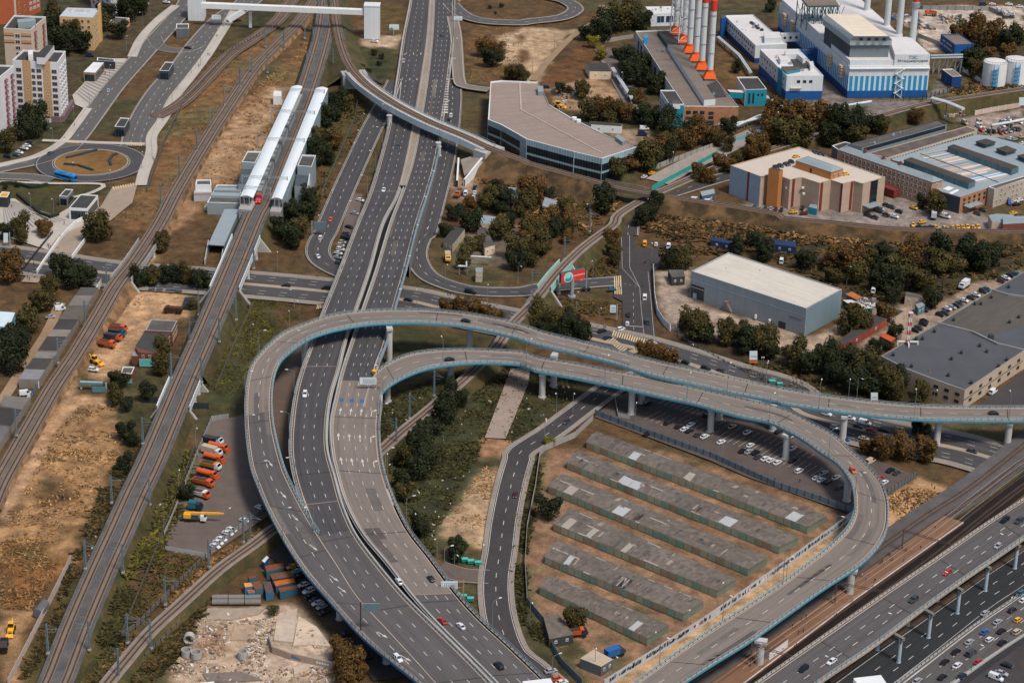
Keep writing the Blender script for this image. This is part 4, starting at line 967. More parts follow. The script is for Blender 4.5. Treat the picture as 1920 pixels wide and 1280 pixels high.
# multi storey car park
pl=poly('D','60,300 830,90 1800,430 1552,505 1450,474 1326,506 1192,462 1064,500 862,436 800,440 728,462 645,430 486,400 400,426',14)
t=bld('car_park','car park','beige car park block with zigzag front and cars on its flat roof',pl,14,beige_panel,C_('parking_roof',186,174,160,var=.06,scale=.3),.35,parapet=beige_panel)
panel(t,'grey_wall',pl[13],pl[0],.005,.995,-.2,13.9,C_('pale_grey_panel',140,154,168,var=.04,kind='sheet',mort=S(126,140,154)),.07)
panel(t,'maroon_strip',pl[13],pl[0],.36,.42,0,14.1,maroon,.14)
for i,f0,f1 in((6,.70,.93),(5,.02,.16),(4,.08,.3),(9,.2,.6)):
 panel(t,'maroon_strip',pl[i],pl[i+1],f0,f1,0,13.9,maroon,.12)
panel(t,'entrance_glazing',pl[3],pl[2],.36,.67,2.4,13.8,dark_glass,.12);panel(t,'maroon_strip',pl[3],pl[2],.34,.36,2.4,14.05,maroon,.2)
n=outward(pl[3],pl[2]);A,B=pl[3].lerp(pl[2],.05),pl[3].lerp(pl[2],.62);slab(t,'canopy',[A,B,B+n*4.5,A+n*4.5],2.8,3.2,zinc)
slab(t,'stair_tower',poly('D','487,338 522,322 650,352 608,364',18),-.2,18,orange_clad,felt_dark)
ph=poly('D','783,244 930,196 1335,336 1196,380',17.4);slab(t,'penthouse',shrink(ph,.4),13.6,17.2,orange_clad)
mb=MB();c1,c2=(ph[0]+ph[1])/2,(ph[2]+ph[3])/2;r1_,r2_=c1 .lerp(c2,.16),c1 .lerp(c2,.86);r1_.z=r2_.z=18.8
for f in([ph[0],ph[3],r2_,r1_],[ph[1],ph[2],r2_,r1_]):mb.face(f)
mb.face([ph[0],ph[1],r1_]);mb.face([ph[2],ph[3],r2_]);mb.build('penthouse_roof',zinc,t)
panel(t,'door',ph[0],ph[3],.42,.47,13.8,16,dark_metal,-.2);windows(t,ph[3],ph[2],14.4,16.4,1,2,1.3,1.4,None,None,.1,.9)
kp=poly('D','935,765 960,735 1040,745 1030,790',3);slab(t,'kiosk',kp,-.2,3,teal,zinc)
for x,y in((690,560),(700,490),(905,490),(870,560),(880,625),(650,480),(1115,540)):
 p=P('D',x,y,9);mb=MB();mb.box((p.x,p.y-.2,p.z),(1,.8,.8));mb.build('vent_unit',white_paint,t)
# power station: main hall, upper hall, control block, stacks
base=poly('A','1620,797 3583,790 2250,25 780,40',17)
base=[P('A',1620,797,17),P('B',790,790,17),P('B',-50,30,17),P('A',780,38,17)]
t=bld('power_station','power station','white and blue striped power station with grey upper hall',base,17,white_clad,roof_white,.5,bands=[(-.4,3.6,blue_dark),(3.6,11.6,white_clad),(11.6,17,white_clad)])
for a,b,n_,w in((base[0],base[1],15,.58),(base[3],base[0],44,.55)):
 for i in range(n_):panel(t,'blue_stripe',a,b,(i+.2)/n_,(i+.2+w)/n_,3.6,11.6,sky_blue,.08)
panel(t,'ledge',base[0],base[1],0,1,15.6,16.1,white_paint,1.0);panel(t,'plinth',base[0],base[1],0,1,-.2,3.6,blue,.1);panel(t,'plinth',base[3],base[0],0,1,-.2,3.6,blue_dark,.1)
up=shrink(base,1.6);slab(t,'upper_wall',[up[0],up[1],up[2],up[3]],16.4,19.6,white_clad,roof_white)
hr=[P('A',1675,437,32),P('B',292,437,32),P('B',-60,172,32),P('A',1335,172,32)]
hw_=[P('A',1622,548,26.5),P('B',330,545,26.5),P('B',10,290,26.5),P('A',1296,300,26.5)]
mid=[Vector((*p[:2],29.5))for p in hw_]
mb=MB()
for i in range(4):
 j=(i+1)%4;mb.face([hw_[i],hw_[j],mid[j],mid[i]],0);mb.face([mid[i],mid[j],hr[j],hr[i]],0)
e=(hr[1]-hr[0]).normalized();q=Vector((-e.y,e.x,0));mb.face(hr,1,[(p.dot(e),p.dot(q))for p in hr]);mb.face(hw_[::-1],0)
mb.build('hall_head',[C_('hall_grey',150,160,164,var=.05),C_('cream_sheet',208,194,174,var=.05,kind='seam',mort=S(176,164,148))],t)
lo=shrink(hw_,1.5);mb=MB()
for i in range(4):
 a,b=lo[i],lo[(i+1)%4];mb.face([(a.x,a.y,16.4),(b.x,b.y,16.4),(b.x,b.y,26.6),(a.x,a.y,26.6)],1 if i==3 else 0)
mb.build('hall_wall',[C_('hall_wall_grey',108,118,124,var=.04),C_('louvre',66,70,74,kind='rib',mort=S(100,106,110))],t)
windows(t,hr[0],hr[1],29.6,31.2,1,4,1.9,1.6,dark_metal,glass,.1,1.0)
rb_=[P('B',372,658,22.8),P('B',796,655,22.8),P('B',560,445,22.8),P('B',300,445,22.8)]
mb=MB();mb.prism(rb_,16.2,22.8,0,1);mb.build('sign_block',[white_clad,roof_white],t)
def text_on(root,name,s,p,n,size,m,tilt=0.0):
 cu=bpy.data.curves.new(name,'FONT');cu.body=s;cu.size=size;cu.extrude=.02;cu.align_x='CENTER';cu.align_y='CENTER'
 o=bpy.data.objects.new(name,cu);col.objects.link(o)
 dg=bpy.context.evaluated_depsgraph_get();me=bpy.data.meshes.new_from_object(o.evaluated_get(dg));bpy.data.objects.remove(o)
 me.materials.clear();me.materials.append(m)
 o=bpy.data.objects.new(name,me);col.objects.link(o);o.parent=root
 o.location=p+n*.08;o.rotation_euler=(R(90),tilt,math.atan2(n.x,-n.y));return o
n=outward(rb_[0],rb_[1]);ink=C_('sign_ink',28,44,66)
c=rb_[0].lerp(rb_[1],.52);text_on(t,'lettering','ТЭС',Vector((c.x,c.y,21.1)),n,2.3,ink);text_on(t,'lettering','Международная',Vector((c.x,c.y,19.3)),n,2.0,ink)
for f in(.115,.235,.76,.92):
 a=base[3].lerp(base[0],f);n=outward(base[3],base[0])
 for k in range(4):
  mb=MB();ang=math.atan2(base[0].y-base[3].y,base[0].x-base[3].x);mb.box((a.x+n.x*.9,a.y+n.y*.9,8.4+k*1.7),(4.2,2.0,1.2),ang);mb.build('air_louvre',C_('louvre_beige',196,170,142),t)
st=P('B',330,1180,0)
mb=MB();n=outward(base[0],base[1]);e=(base[1]-base[0]).normalized();s0=Vector((base[0].lerp(base[1],.585).x,base[0].lerp(base[1],.585).y,0))+n*1.2
for k in range(6):
 z=2.6*k;a,b=(s0,s0+e*3.6)if k%2 else(s0+e*3.6,s0);mb.beam((a.x,a.y,z),(b.x,b.y,z+2.6),1.0,.25);mb.box((b.x,b.y,z+2.6),(1.4,1.4,.15));mb.beam((a.x,a.y,z+1),(b.x,b.y,z+3.6),.1,.1)
for dx in(0,3.6):mb.beam((s0 .x+e.x*dx,s0 .y+e.y*dx,0),(s0 .x+e.x*dx,s0 .y+e.y*dx,16),.2,.2)
mb.build('outside_stair',white_paint,t)
stk_w=C_('stack_white',190,194,194,var=.05);red_band=C_('stack_red',196,56,44,var=.06)
def stack(k,x,y,z0,ztop,r0,r1,bands,label,collar=None,ladder=True):
 p=P(k,x,y,z0);s=thing('chimney_stack','chimney',label,(0,0,0))
 mb=MB();mb.tube([p,(p.x,p.y,ztop)],[r0,r1],14,0);mb.build('shaft',stk_w,s,True)
 for za,zb in bands:
  f=lambda z:r0+(r1-r0)*(z-z0)/(ztop-z0)+.05
  mb=MB();mb.tube([(p.x,p.y,za),(p.x,p.y,zb)],[f(za),f(zb)],14);mb.build('red_band',red_band,s,True)
 for zc,hc in collar or():
  mb=MB();mb.tube([(p.x,p.y,zc),(p.x,p.y,zc+hc)],r0*1.28,14);mb.build('collar',steel,s,True)
 mb=MB();mb.beam((p.x+r0+.35,p.y,z0),(p.x+r1+.35,p.y,ztop),.35,.12);mb.build('ladder',dark_metal,s)
 return s,p
for(x,y,lab,bn,cl)in((30,190,'plain white stack behind the upper hall, farthest left of the station roof row',[],[]),(268,372,'plain white stack on the station roof, second from left of its row',[],[]),(412,478,'white stack with wide top collar on the station roof, next to the red ringed one',[],[(20+22,7)]),(572,588,'white stack with one red ring at the right corner of the station roof',[(20+22.5,20+26)],[(20+19.5,2.6)])):
 s,p=stack('B',x,y,16.5,78,1.75,1.3,bn,lab,cl)
 mb=MB();mb.box((p.x,p.y-.6,16.5),(6,5,.9));mb.tube([(p.x,p.y,17),(p.x,p.y,19.8)],2.1,12);mb.build('base',white_paint,s)
 mb=MB();mb.box((p.x+4.6,p.y-1,16.6),(1.8,1.8,2.2));mb.build('roof_fan',C_('brown_box',74,62,58),s)
# cooling frame
cf=thing('cooling_frame','steel structure','dark steel frame with a sloping roof standing on the power station')
rf=[P('A',1118,72,30),P('A',1492,66,30),P('A',1390,-90,34),P('A',985,-80,34)]
mb=MB();mb.face(rf,0);mb.face([p-Vector((0,0,1))for p in rf][::-1],1)
for i in range(4):a,b=rf[i],rf[(i+1)%4];mb.face([a,b,b-Vector((0,0,1)),a-Vector((0,0,1))],1)
mb.build('roof',[C_('frame_roof',112,100,92,kind='seam',var=.1),C_('dark_teal_steel',52,84,88)],cf)
mb=MB()
for u in(.02,.25,.5,.75,.98):
 for v in(.05,.5,.95):
  p=(rf[0]*(1-u)+rf[1]*u)*(1-v)+(rf[3]*(1-u)+rf[2]*u)*v;mb.beam((p.x,p.y,16),(p.x,p.y,30),.5,.5)
  q=p+(rf[1]-rf[0])*.22;mb.beam((p.x,p.y,18),(q.x,q.y,29),.25,.25);mb.beam((p.x,p.y,29),(q.x,q.y,18),.25,.25)
mb.build('frame',C_('dark_teal_steel',52,84,88),cf)
# blocks around the station
def rows(t,pl,i,j,*a,**k):windows(t,pl[i],pl[j],*a,**k)
pl=poly('A','120,188 460,178 868,528 490,545',10);t=bld('office_block','plant building','long low white plant building left of the striped power station',pl,10,white_clad,roof_white,.5,bands=[(-.4,2.6,blue_dark),(2.6,10,white_clad)])
rows(t,pl,0,3,6.4,8.6,1,14,1.4,1.3,dark_metal);rows(t,pl,0,3,3.4,5.4,1,9,.9,1.0,dark_metal);roofbits(t,pl,9.4,12);slab(t,'roof_room',poly('A','590,385 780,385 800,455 600,460',12.5),9.3,12.5,white_clad,roof_white)
slab(t,'blue_stair_tower',poly('A','72,185 130,175 140,205 85,225',11),-.2,11,blue,felt)
for x,y in((440,285),(465,300),(495,330),(520,350),(565,370)):
 p=P('A',x,y,9.5);mb=MB();mb.tube([p,p+Vector((0,0,.9)),p+Vector((0,0,1.2))],[1,1.1,.6],10);mb.build('roof_vent',dark_metal,t)
pl=poly('A','545,592 1010,590 1305,908 866,910',13);t=bld('office_block','plant building','white plant building with dark blue base and teal stair bay before the power station',pl,13,white_clad,roof_white,.5,bands=[(-.4,4.6,blue),(4.6,13,white_clad)])
rows(t,pl,3,2,8.5,11,1,3,1.7,1.5,dark_metal,None,.25,.75);rows(t,pl,0,3,8.6,11.4,1,9,1.0,1.4,dark_metal);rows(t,pl,0,3,5.2,7.4,1,6,.9,1.1,dark_metal)
panel(t,'teal_strip',pl[0],pl[3],.72,.86,0,13.4,teal,.5);panel(t,'awning',pl[3],pl[2],.12,.42,6.2,6.6,cream,1.2);slab(t,'teal_bay',poly('A','800,800 1022,795 1030,835 860,870 815,830',13.9),-.2,13.9,teal,felt)
slab(t,'roof_room',poly('A','840,600 1000,600 1095,690 1060,705 990,650 850,655',15.6),12.4,15.6,white_clad,roof_white);slab(t,'roof_sunk',poly('A','890,680 1060,690 1190,815 960,830 940,770',12.75),12.4,12.75,felt_dark);roofbits(t,pl,12.5,8)
slab(t,'roof_room',poly('A','760,670 880,670 885,715 790,725',15),12.4,15,white_clad,roof_white);slab(t,'roof_room',poly('A','1130,740 1180,735 1195,790 1150,800',15),12.4,15,white_clad,roof_white)
pl=poly('A','785,395 1020,392 1028,405 800,412',10.5);t=bld('link_bridge','link building','white enclosed link bridge joining the plant building to the striped wall',pl,10.5,white_clad,roof_white,.3,base=6.0);rows(t,pl,3,2,7.2,9.4,1,3,1.3,1.3,dark_metal)
pl=poly('A','1010,592 1220,570 1255,585 1050,612',11);t=bld('blue_annexe','plant building','plain blue annexe between white plant building and striped wall',pl,11,blue,felt,.3,parapet=blue);rows(t,pl,3,2,7,9.4,1,2,1.4,1.5,dark_metal,None,.3,.7)
pl=poly('A','265,925 515,923 626,1072 372,1080',8.5);t=bld('teal_building','plant building','small teal building with a dark flat roof by the orange chimneys',pl,8.5,teal,felt_dark,.6);panel(t,'tall_window',pl[3],pl[2],.15,.24,1,6.6,glass,.1);panel(t,'tall_window',pl[3],pl[2],.34,.43,1,6.6,glass,.1);rows(t,pl,3,2,4.6,6.6,1,2,1.0,1.3,dark_metal,None,.52,.9)
panel(t,'white_side',pl[0],pl[3],0,1,0,8.4,white_paint,.07);slab(t,'link_corridor',poly('A','150,1078 375,1085 370,1115 180,1105',6.6),3.4,6.6,teal,C_('link_roof',196,188,178))
pl=poly('C','155,66 420,62 472,128 206,136',7);t=bld('substation','plant building','white flat roofed building with two dark gates behind the chimney row',pl,7,white_clad,roof_white,.5);windows(t,pl[3],pl[2],1.2,6.2,1,2,4.4,4.0,white_paint,C_('blue_gate',30,52,78),.2,.85);roofbits(t,pl,6.5,5)
# the old boiler house with the orange footed chimneys
pl=poly('C','62,300 440,286 1050,1026 527,1022',10);t=bld('boiler_house','plant building','long boiler house with brick end wall under the red topped chimneys',pl,10,brick,felt_brown,.5,bands=[(-.4,10,brick)])
panel(t,'white_side',pl[0],pl[3],0,1,-.2,9.95,C_('grey_white_wall',178,176,170),.1)
for f in(.06,.12,.2,.3,.42,.56):panel(t,'dark_recess',pl[0],pl[3],f,f+.03,0,7.2,C_('recess',40,50,54),.16)
rows(t,pl,3,2,5.6,8,1,3,2.4,1.7,dark_metal,None,.02,.4);windows(t,pl[3],pl[2],3,7.6,2,1,2.6,1.6,dark_metal,None,.42,.58);panel(t,'garage_door',pl[3],pl[2],.06,.14,0,3.2,white_paint,.12);panel(t,'garage_door',pl[3],pl[2],.2,.3,0,3.2,white_paint,.12);panel(t,'awning',pl[3],pl[2],.04,.38,4.2,4.6,felt_dark,.9);panel(t,'doorway',pl[3],pl[2],.42,.56,0,2.6,dark_metal,.1)
slab(t,'roof_lantern',poly('C','368,430 480,432 828,952 718,962',12.6),9.4,12.6,white_clad,felt_brown);slab(t,'roof_lantern',poly('C','270,302 385,300 470,418 362,428',11.6),9.4,11.6,C_('teal_dark_wall',40,74,82),felt_dark)
lp=[P('C',368,430,11.2),P('C',718,962,11.2)]
for i in range(9):panel(t,'lantern_window',lp[0],lp[1],(i+.15)/9,(i+.6)/9,10.0,12.2,teal if i%3 else glass,.3)
slab(t,'sunk_roof',poly('C','745,815 840,775 935,925 830,935',9.9),9.3,9.9,felt_dark);panel(t,'lantern_end',P('C',718,962,12),P('C',828,952,12),.12,.85,10.6,12.0,dark_metal,.1)
slab(t,'roof_hatch',poly('C','140,345 180,345 180,365 142,368',13),9.4,13,sky_blue);roofbits(t,pl,9.5,7)
pl=poly('C','296,866 436,866 527,1003 384,1000',12);t=bld('teal_wing','plant building','white sided wing with teal end wall beside the brick boiler house',pl,12,white_clad,felt_dark,.5);panel(t,'teal_end',pl[3],pl[2],0,1,0,11.4,teal,.08);rows(t,pl,0,3,3,9.6,3,6,.8,1.3,dark_metal);panel(t,'window',pl[3],pl[2],.82,.93,5,7,glass,.15)
slab(t,'roof_room',poly('C','412,962 485,962 490,1000 418,998',14),11.4,14,white_paint,felt)
orange_skirt=C_('orange_skirt',216,92,36,var=.08)
labs=['rightmost tall white chimney with red cap and orange foot','second from right white chimney with red top and orange foot','third from right white chimney above orange foot','fourth from right white chimney above orange foot','nearer of the two lattice braced white chimneys at left','farther of the two lattice braced white chimneys at left']
for i,(x,y,rt_)in enumerate(((772,742,1),(694,655,1),(637,572,1),(577,492,1),(528,400,0),(448,318,0))):
 p=P('C',x,y,10.8);H=10.8+42
 s=thing('chimney_stack','chimney',labs[i]);r=1.62
 mb=MB();mb.tube([(p.x,p.y,15),(p.x,p.y,H-(6.5 if rt_ else 0))],r,14);mb.build('shaft',stk_w,s,True)
 if rt_:
  mb=MB();mb.tube([(p.x,p.y,H-6.5),(p.x,p.y,H-.9),(p.x,p.y,H)],[r+.03,r+.03,r*.6],14);mb.build('red_cap',red_band,s,True)
 mb=MB();ang=.1;pl4=[(-1,-1),(1,-1),(1,1),(-1,1)]
 B4=[Vector((p.x+3.3*a,p.y+3.3*b,10.8))for a,b in pl4];T4_=[Vector((p.x+1.7*a,p.y+1.7*b,14.2))for a,b in pl4]
 for k in range(4):mb.face([B4[k],B4[(k+1)%4],T4_[(k+1)%4],T4_[k]])
 mb.tube([(p.x,p.y,14),(p.x,p.y,15.3)],1.95,12);mb.build('orange_foot',orange_skirt,s)
 mb=MB();mb.box((p.x,p.y,8.4),(5.6,5.6,2.4));mb.build('plinth',C_('grey_plinth',110,118,122),s)
 for zc in(24,34,44):
  mb=MB();mb.tube([(p.x,p.y,zc),(p.x,p.y,zc+.35)],r*1.15,14);mb.build('platform_ring',steel,s)
 mb=MB();mb.beam((p.x+r+.4,p.y-.2,15),(p.x+r+.4,p.y-.2,H-3),.5,.16)
 for k in range(24):mb.box((p.x+r+.5,p.y-.3,16+k*1.3),(.9,.35,.14))
 mb.build('ladder',C_('ladder_dark',70,66,64),s)
 if not rt_:
  mb=MB();q=3.4
  for a,b in pl4:
   mb.beam((p.x+q*a,p.y+q*b,11),(p.x+1.9*a,p.y+1.9*b,H),.3,.3)
  for k in range(7):
   z=12+k*5.5;w0,w1=q-(q-1.9)*(z-11)/42,q-(q-1.9)*(z-5.5)/42
   for m_ in range(4):
    a,b=pl4[m_],pl4[(m_+1)%4];mb.beam((p.x+w0*a[0],p.y+w0*a[1],z),(p.x+w1*b[0],p.y+w1*b[1],z+5.5),.18,.18);mb.beam((p.x+w0*a[0],p.y+w0*a[1],z),(p.x+w0*b[0],p.y+w0*b[1],z),.18,.18)
  mb.build('lattice',white_paint,s)
# blue sheds and tanks
pl=poly('B','922,412 1150,410 1322,530 1092,538',7);t=bld('blue_shed','plant building','taller blue building with white dot windows right of the power station',pl,7,blue,felt_brown,.4,parapet=blue);windows(t,pl[0],pl[3],1,6,2,12,.8,.8,white_paint,C_('pale_pane',206,200,170),skip=.25)
pl=poly('B','935,832 1060,825 1174,916 1062,922',6);t=bld('blue_shed','plant building','low dark blue building with white roof edge right of the power station',pl,6,blue_dark,felt_brown,.4);panel(t,'gate',pl[0],pl[3],.3,.55,0,4,blue,.08)
for x,y,lab in((1580,740,'white storage tank with blue ladder cage, nearer the power station'),(1838,712,'white storage tank at right edge, partly behind blue pipes')):
 c=P('B',x,y,12.5);tk=thing('storage_tank','storage tank',lab);r=6.3
 mb=MB();mb.tube([(c.x,c.y,-.3),(c.x,c.y,12.5)],r,28,cap=False);mb.build('shell',white_paint,tk,True);mb=MB();mb.tube([(c.x,c.y,12.5),(c.x,c.y,12.6),(c.x,c.y,13.3)],[r+.1,r,.2],28);mb.build('lid',roof_white,tk)
 mb=MB();N=28
 for k in range(N):
  a,b=2*math.pi*k/N,2*math.pi*(k+1)/N;mb.beam((c.x+r*math.cos(a),c.y+r*math.sin(a),13.7),(c.x+r*math.cos(b),c.y+r*math.sin(b),13.7),.12,.12);mb.beam((c.x+r*math.cos(a),c.y+r*math.sin(a),12.5),(c.x+r*math.cos(a),c.y+r*math.sin(a),13.7),.1,.1)
 mb.build('railing',dark_metal,tk)
 mb=MB()
 for k in range(5):mb.box((c.x-.6,c.y-r-.7,1+2.2*k),(2.6,1.3,.3))
 for dx in(-1.8,.6):mb.beam((c.x+dx,c.y-r-.7,0),(c.x+dx,c.y-r-.7,12),.35,.35)
 mb.build('ladder_cage',sky_blue,tk)
# pipe bridge right of the station
pb=thing('pipe_bridge','pipe bridge','grey pipe bridge on trestles between power station and blue building');mb=MB()
A,B=P('B',800,700,9),P('B',1185,690,9)
for d,z in((0,9),(1.4,9),(.7,10.2)):mb.tube([(A.x,A.y+d,z),(B.x,B.y+d,z)],.6,8)
for f in(.12,.3,.55,.8,.97):
 p=A.lerp(B,f);q=A.lerp(B,min(1,f+.18));mb.beam((p.x,p.y,0),(p.x,p.y,9),.3,.3);mb.beam((p.x,p.y+2,0),(p.x,p.y+2,9),.3,.3);mb.beam((p.x,p.y,1),(q.x,q.y,8),.2,.2)
mb.build('pipe',steel,pb)
# ---- works behind the car park
pl=poly('E','65,432 160,402 1106,730 1000,756',12);t=bld('brick_office','office building','four storey tan brick block with long zinc roof behind the car park',pl,12,C_('tan_office_brick',170,136,108,kind='brick',var=.1,mort=S(146,118,96)),zinc,0)
mb=MB();c1,c2=(pl[0]+pl[1])/2,(pl[2]+pl[3])/2;r1_,r2_=c1 .lerp(c2,.06),c1 .lerp(c2,.95);r1_.z=r2_.z=13.8;ov=shrink(pl,-.6)
for f in([ov[0],ov[3],r2_,r1_],[ov[1],ov[2],r2_,r1_]):mb.face(f)
mb.face([ov[0],ov[1],r1_]);mb.face([ov[2],ov[3],r2_]);mb.build('hip_roof',zinc,t)
windows(t,pl[0],pl[3],1,11.4,4,20,1.3,1.6,C_('frame_white',190,186,180),C_('pane_grey',72,80,86,rough=.2),skip=.05);windows(t,pl[3],pl[2],1,11.4,4,1,1.3,1.6)
for f in(.2,.42,.62):mb=MB();p=r1_.lerp(r2_,f);mb.box((p.x,p.y,13.2),(1.2,1.2,2));mb.build('chimney',brick_red,t)
panel(t,'entrance_annexe',pl[0],pl[3],.50,.68,0,3.4,maroon,4.0)
pl=poly('E','160,374 1062,132 1150,176 300,412',10);t=bld('long_shed','workshop','long dark roofed shed farthest back in the works',pl,10,sheet_grey,felt,.3,parapet=dark_metal);panel(t,'clerestory',pl[3],pl[2],.02,.98,7.8,9.6,glass,.1);roofbits(t,pl,9.8,5)
pl=poly('E','0,390 130,350 200,370 60,430',8);bld('flat_shed','workshop','plain dark flat roof at the left end of the works',pl,8,concrete_dark,felt_dark,.3)
pl=poly('E','352,468 1350,196 1454,236 545,512',9.5);t=bld('long_shed','workshop','long patched brown roof shed with row of lower windows in the works',pl,9.5,C_('dirty_cream',170,158,144),C_('patched_felt',92,80,74,kind='sheet',var=.22,mort=S(110,98,90)),.3,parapet=cream);windows(t,pl[3],pl[2],7.2,9,1,30,1.5,1.3,C_('frame_white',190,186,180))
pl=[P('E',*q,8)for q in((560,520),(1450,282),(1560,290),(2300,480),(2100,640),(1620,790),(1285,903),(1092,848),(700,560))]
zinc_blue=C_('zinc_blue',138,148,152,rough=.5,var=.07,scale=.2)
t=bld('workshop_hall','workshop','wide workshop hall with pale blue grey roof and dark roof lanterns',pl,8,brick,zinc_blue,0)
panel(t,'dark_wall',pl[7],pl[6],0,1,0,7.6,C_('dark_slate',50,62,70),.08);windows(t,pl[6],pl[5],2.6,7,2,6,1.5,1.4,dark_metal,None,.05,.95)
st_m=[C_('strip_beige',182,160,138,var=.06),C_('strip_white',196,202,206,var=.05),C_('strip_grey',122,138,148,var=.06)]
mb=MB();a,b,c,d=[P('E',*q,8.06)for q in((850,480),(1170,415),(1800,690),(1420,770))];N=44;rr=random.Random(3)
for i in range(N):
 u0,u1=i/N,(i+1)/N;m=rr.choice([0,0,0,1,2,2]);v0=rr.choice([0,0,.1,.3]);v1=rr.choice([1,1,.9,.7])
 A0,A1,B0,B1=a.lerp(d,u0),a.lerp(d,u1),b.lerp(c,u0),b.lerp(c,u1);mb.face([A0 .lerp(B0,v0),A1 .lerp(B1,v0),A1 .lerp(B1,v1),A0 .lerp(B0,v1)],m)
mb.build('roof_lights',st_m,t)
mb=MB();p,q=P('E',880,470,8.1),P('E',1660,755,8.1);mb.beam(p,q,.5,.2);mb.build('roof_seam',dark_metal,t)
for s in('720,532 790,505 1436,738 1368,768','1158,398 1216,376 1868,600 1798,628'):
 lp=poly('E',s,11);slab(t,'roof_lantern',lp,7.9,11,C_('lantern_glass',84,110,118,kind='curtain',mort=S(60,70,72)),C_('lantern_roof',66,60,54))
for s in('1436,346 1540,320 1640,352 1538,382','1640,418 1746,390 1848,430 1745,458','1852,488 1960,462 2060,505 1950,530'):
 slab(t,'roof_turret',shrink(poly('E',s,9.8),.4),7.9,9.8,C_('lantern_glass',84,110,118));slab(t,'turret_roof',poly('E',s,10.3),9.8,10.3,C_('lantern_roof',66,60,54))
for s in('1110,820 1165,794 1220,812 1165,842','1168,862 1250,824 1276,836 1200,876'):mb=MB();mb.face(poly('E',s,8.08));mb.build('skylight',white_paint,t)
n=outward(pl[6],pl[5]);A,B=pl[6].lerp(pl[5],.1),pl[6].lerp(pl[5],.5);slab(t,'canopy',[A,B,B+n*4,A+n*4],3,3.3,zinc)
pl=poly('E','1562,800 1920,692 2100,640 2120,670 1930,725 1625,822',9);t=bld('rendered_block','office building','three storey beige rendered block at the right edge of the works',pl,9,C_('dirty_cream',170,158,144),felt,.3);windows(t,pl[5],pl[4],1,8.6,3,7,1.0,1.3,C_('frame_white',190,186,180),None,skip=.15)
pl=poly('E','1565,1085 1640,1070 1820,1080 1800,1160 1600,1150',4.5);t=bld('small_shed','outbuilding','small white shed with zinc roof beside the yellow taxis',pl,4.5,cream,zinc,0)
pl=poly('E','1705,1100 1960,1090 1990,1160 1710,1175',6);t=bld('small_shed','outbuilding','red brick shed under a pipe frame at the right edge',pl,6,brick_red,zinc,0)
# ---- dark hall on the right
pl=poly('s','1652,667 1757,606 1860,544 1920,509 2040,436 2060,575 1920,658 1809,731 1744,708 1699,691',8)
t=bld('factory_hall','factory','huge cream walled factory hall with dark felt roof at right',pl,8,C_('cream_block',172,154,134,var=.05,kind='sheet',mort=S(158,140,122)),C_('slate_felt',76,78,82,var=.12,scale=.12),.4,parapet=C_('grey_coping',132,130,128))
mb=MB();mb.face(poly('s','1757,607 1860,546 1945,566 1920,610 1850,628',7.66));mb.build('ribbed_roof',C_('ribbed_brown_roof',84,78,72,kind='seam',var=.08,mort=S(70,66,62)),t)
for s in((1757,606,1822,622,1870,645,1920,657),(1860,544,1890,553,1960,562)):
 mb=MB();q=[PP((s[i],s[i+1]),8)for i in range(0,len(s),2)]
 for i in range(len(q)-1):mb.beam(q[i],q[i+1],.7,1.1)
 mb.build('fire_wall',C_('grey_coping',132,130,128),t)
windows(t,pl[7],pl[6],.6,6.8,2,6,2.2,1.3,C_('dark_frame',60,52,46),glass,.03,1);windows(t,pl[7],pl[8],.8,6.8,2,3,2.0,1.3,C_('dark_frame',60,52,46),glass)
panel(t,'dark_band',pl[7],pl[6],0,1,3.6,3.9,felt_dark,.06)
for x,y in((960,630),(925,632),(800,718),(1118,740),(1172,706),(1272,668),(1435,540),(1485,512),(1335,405),(1278,440),(1245,440),(1130,528),(1375,780),(1225,870),(1100,830),(900,780),(1420,745),(1310,700),(1430,348),(1025,590)):
 p=P('b4',x,y,7.7);mb=MB();mb.tube([p,p+Vector((0,0,1.1))],.55,8);mb.tube([p+Vector((0,0,1.1)),p+Vector((0,0,1.5))],[.8,.3],8);mb.build('roof_vent',dark_metal,t)
mb=MB();mb.box(P('b4',1332,626,8),(2,2,2));mb.build('roof_hut',felt_dark,t)
# red and white mast
ms=thing('lattice_mast','radio mast','slim red and white lattice mast on white frame at the hall roof edge');p=P('J',1010,1020,8)
for k in range(7):
 mb=MB();z0,z1=8+k*1.9,9.9+k*1.9;w=.55
 for a,b in((-1,-1),(1,-1),(1,1),(-1,1)):mb.beam((p.x+a*w,p.y+b*w,z0),(p.x+a*w,p.y+b*w,z1),.22,.22)
 for a,b,c_,d_ in((-1,-1,1,-1),(1,-1,1,1),(-1,-1,-1,1)):mb.beam((p.x+a*w,p.y+b*w,z0),(p.x+c_*w,p.y+d_*w,z1),.16,.16);mb.beam((p.x+c_*w,p.y+d_*w,z0),(p.x+a*w,p.y+b*w,z1),.16,.16)
 mb.build('mast_section',red_band if k%2==0 else white_paint,ms)
mb=MB();mb.box((p.x,p.y,21.2),(1.8,1.8,.2));
for a in(-1,1):mb.box((p.x+a*.8,p.y,19.6),(.35,.3,1.8));mb.box((p.x,p.y+a*.8,19.6),(.35,.3,1.8))
mb.beam((p.x,p.y,21),(p.x,p.y,25),.12,.12);mb.build('antenna',C_('antenna_pale',196,190,186),ms)
mb=MB()
for a,b in((-4,0),(4,0),(0,-3)):mb.beam((p.x,p.y,8.8),(p.x+a,p.y+b,8.8),.5,.5);mb.beam((p.x+a,p.y+b,7),(p.x+a,p.y+b,8.8),.5,.5)
mb.build('base_frame',white_paint,ms)
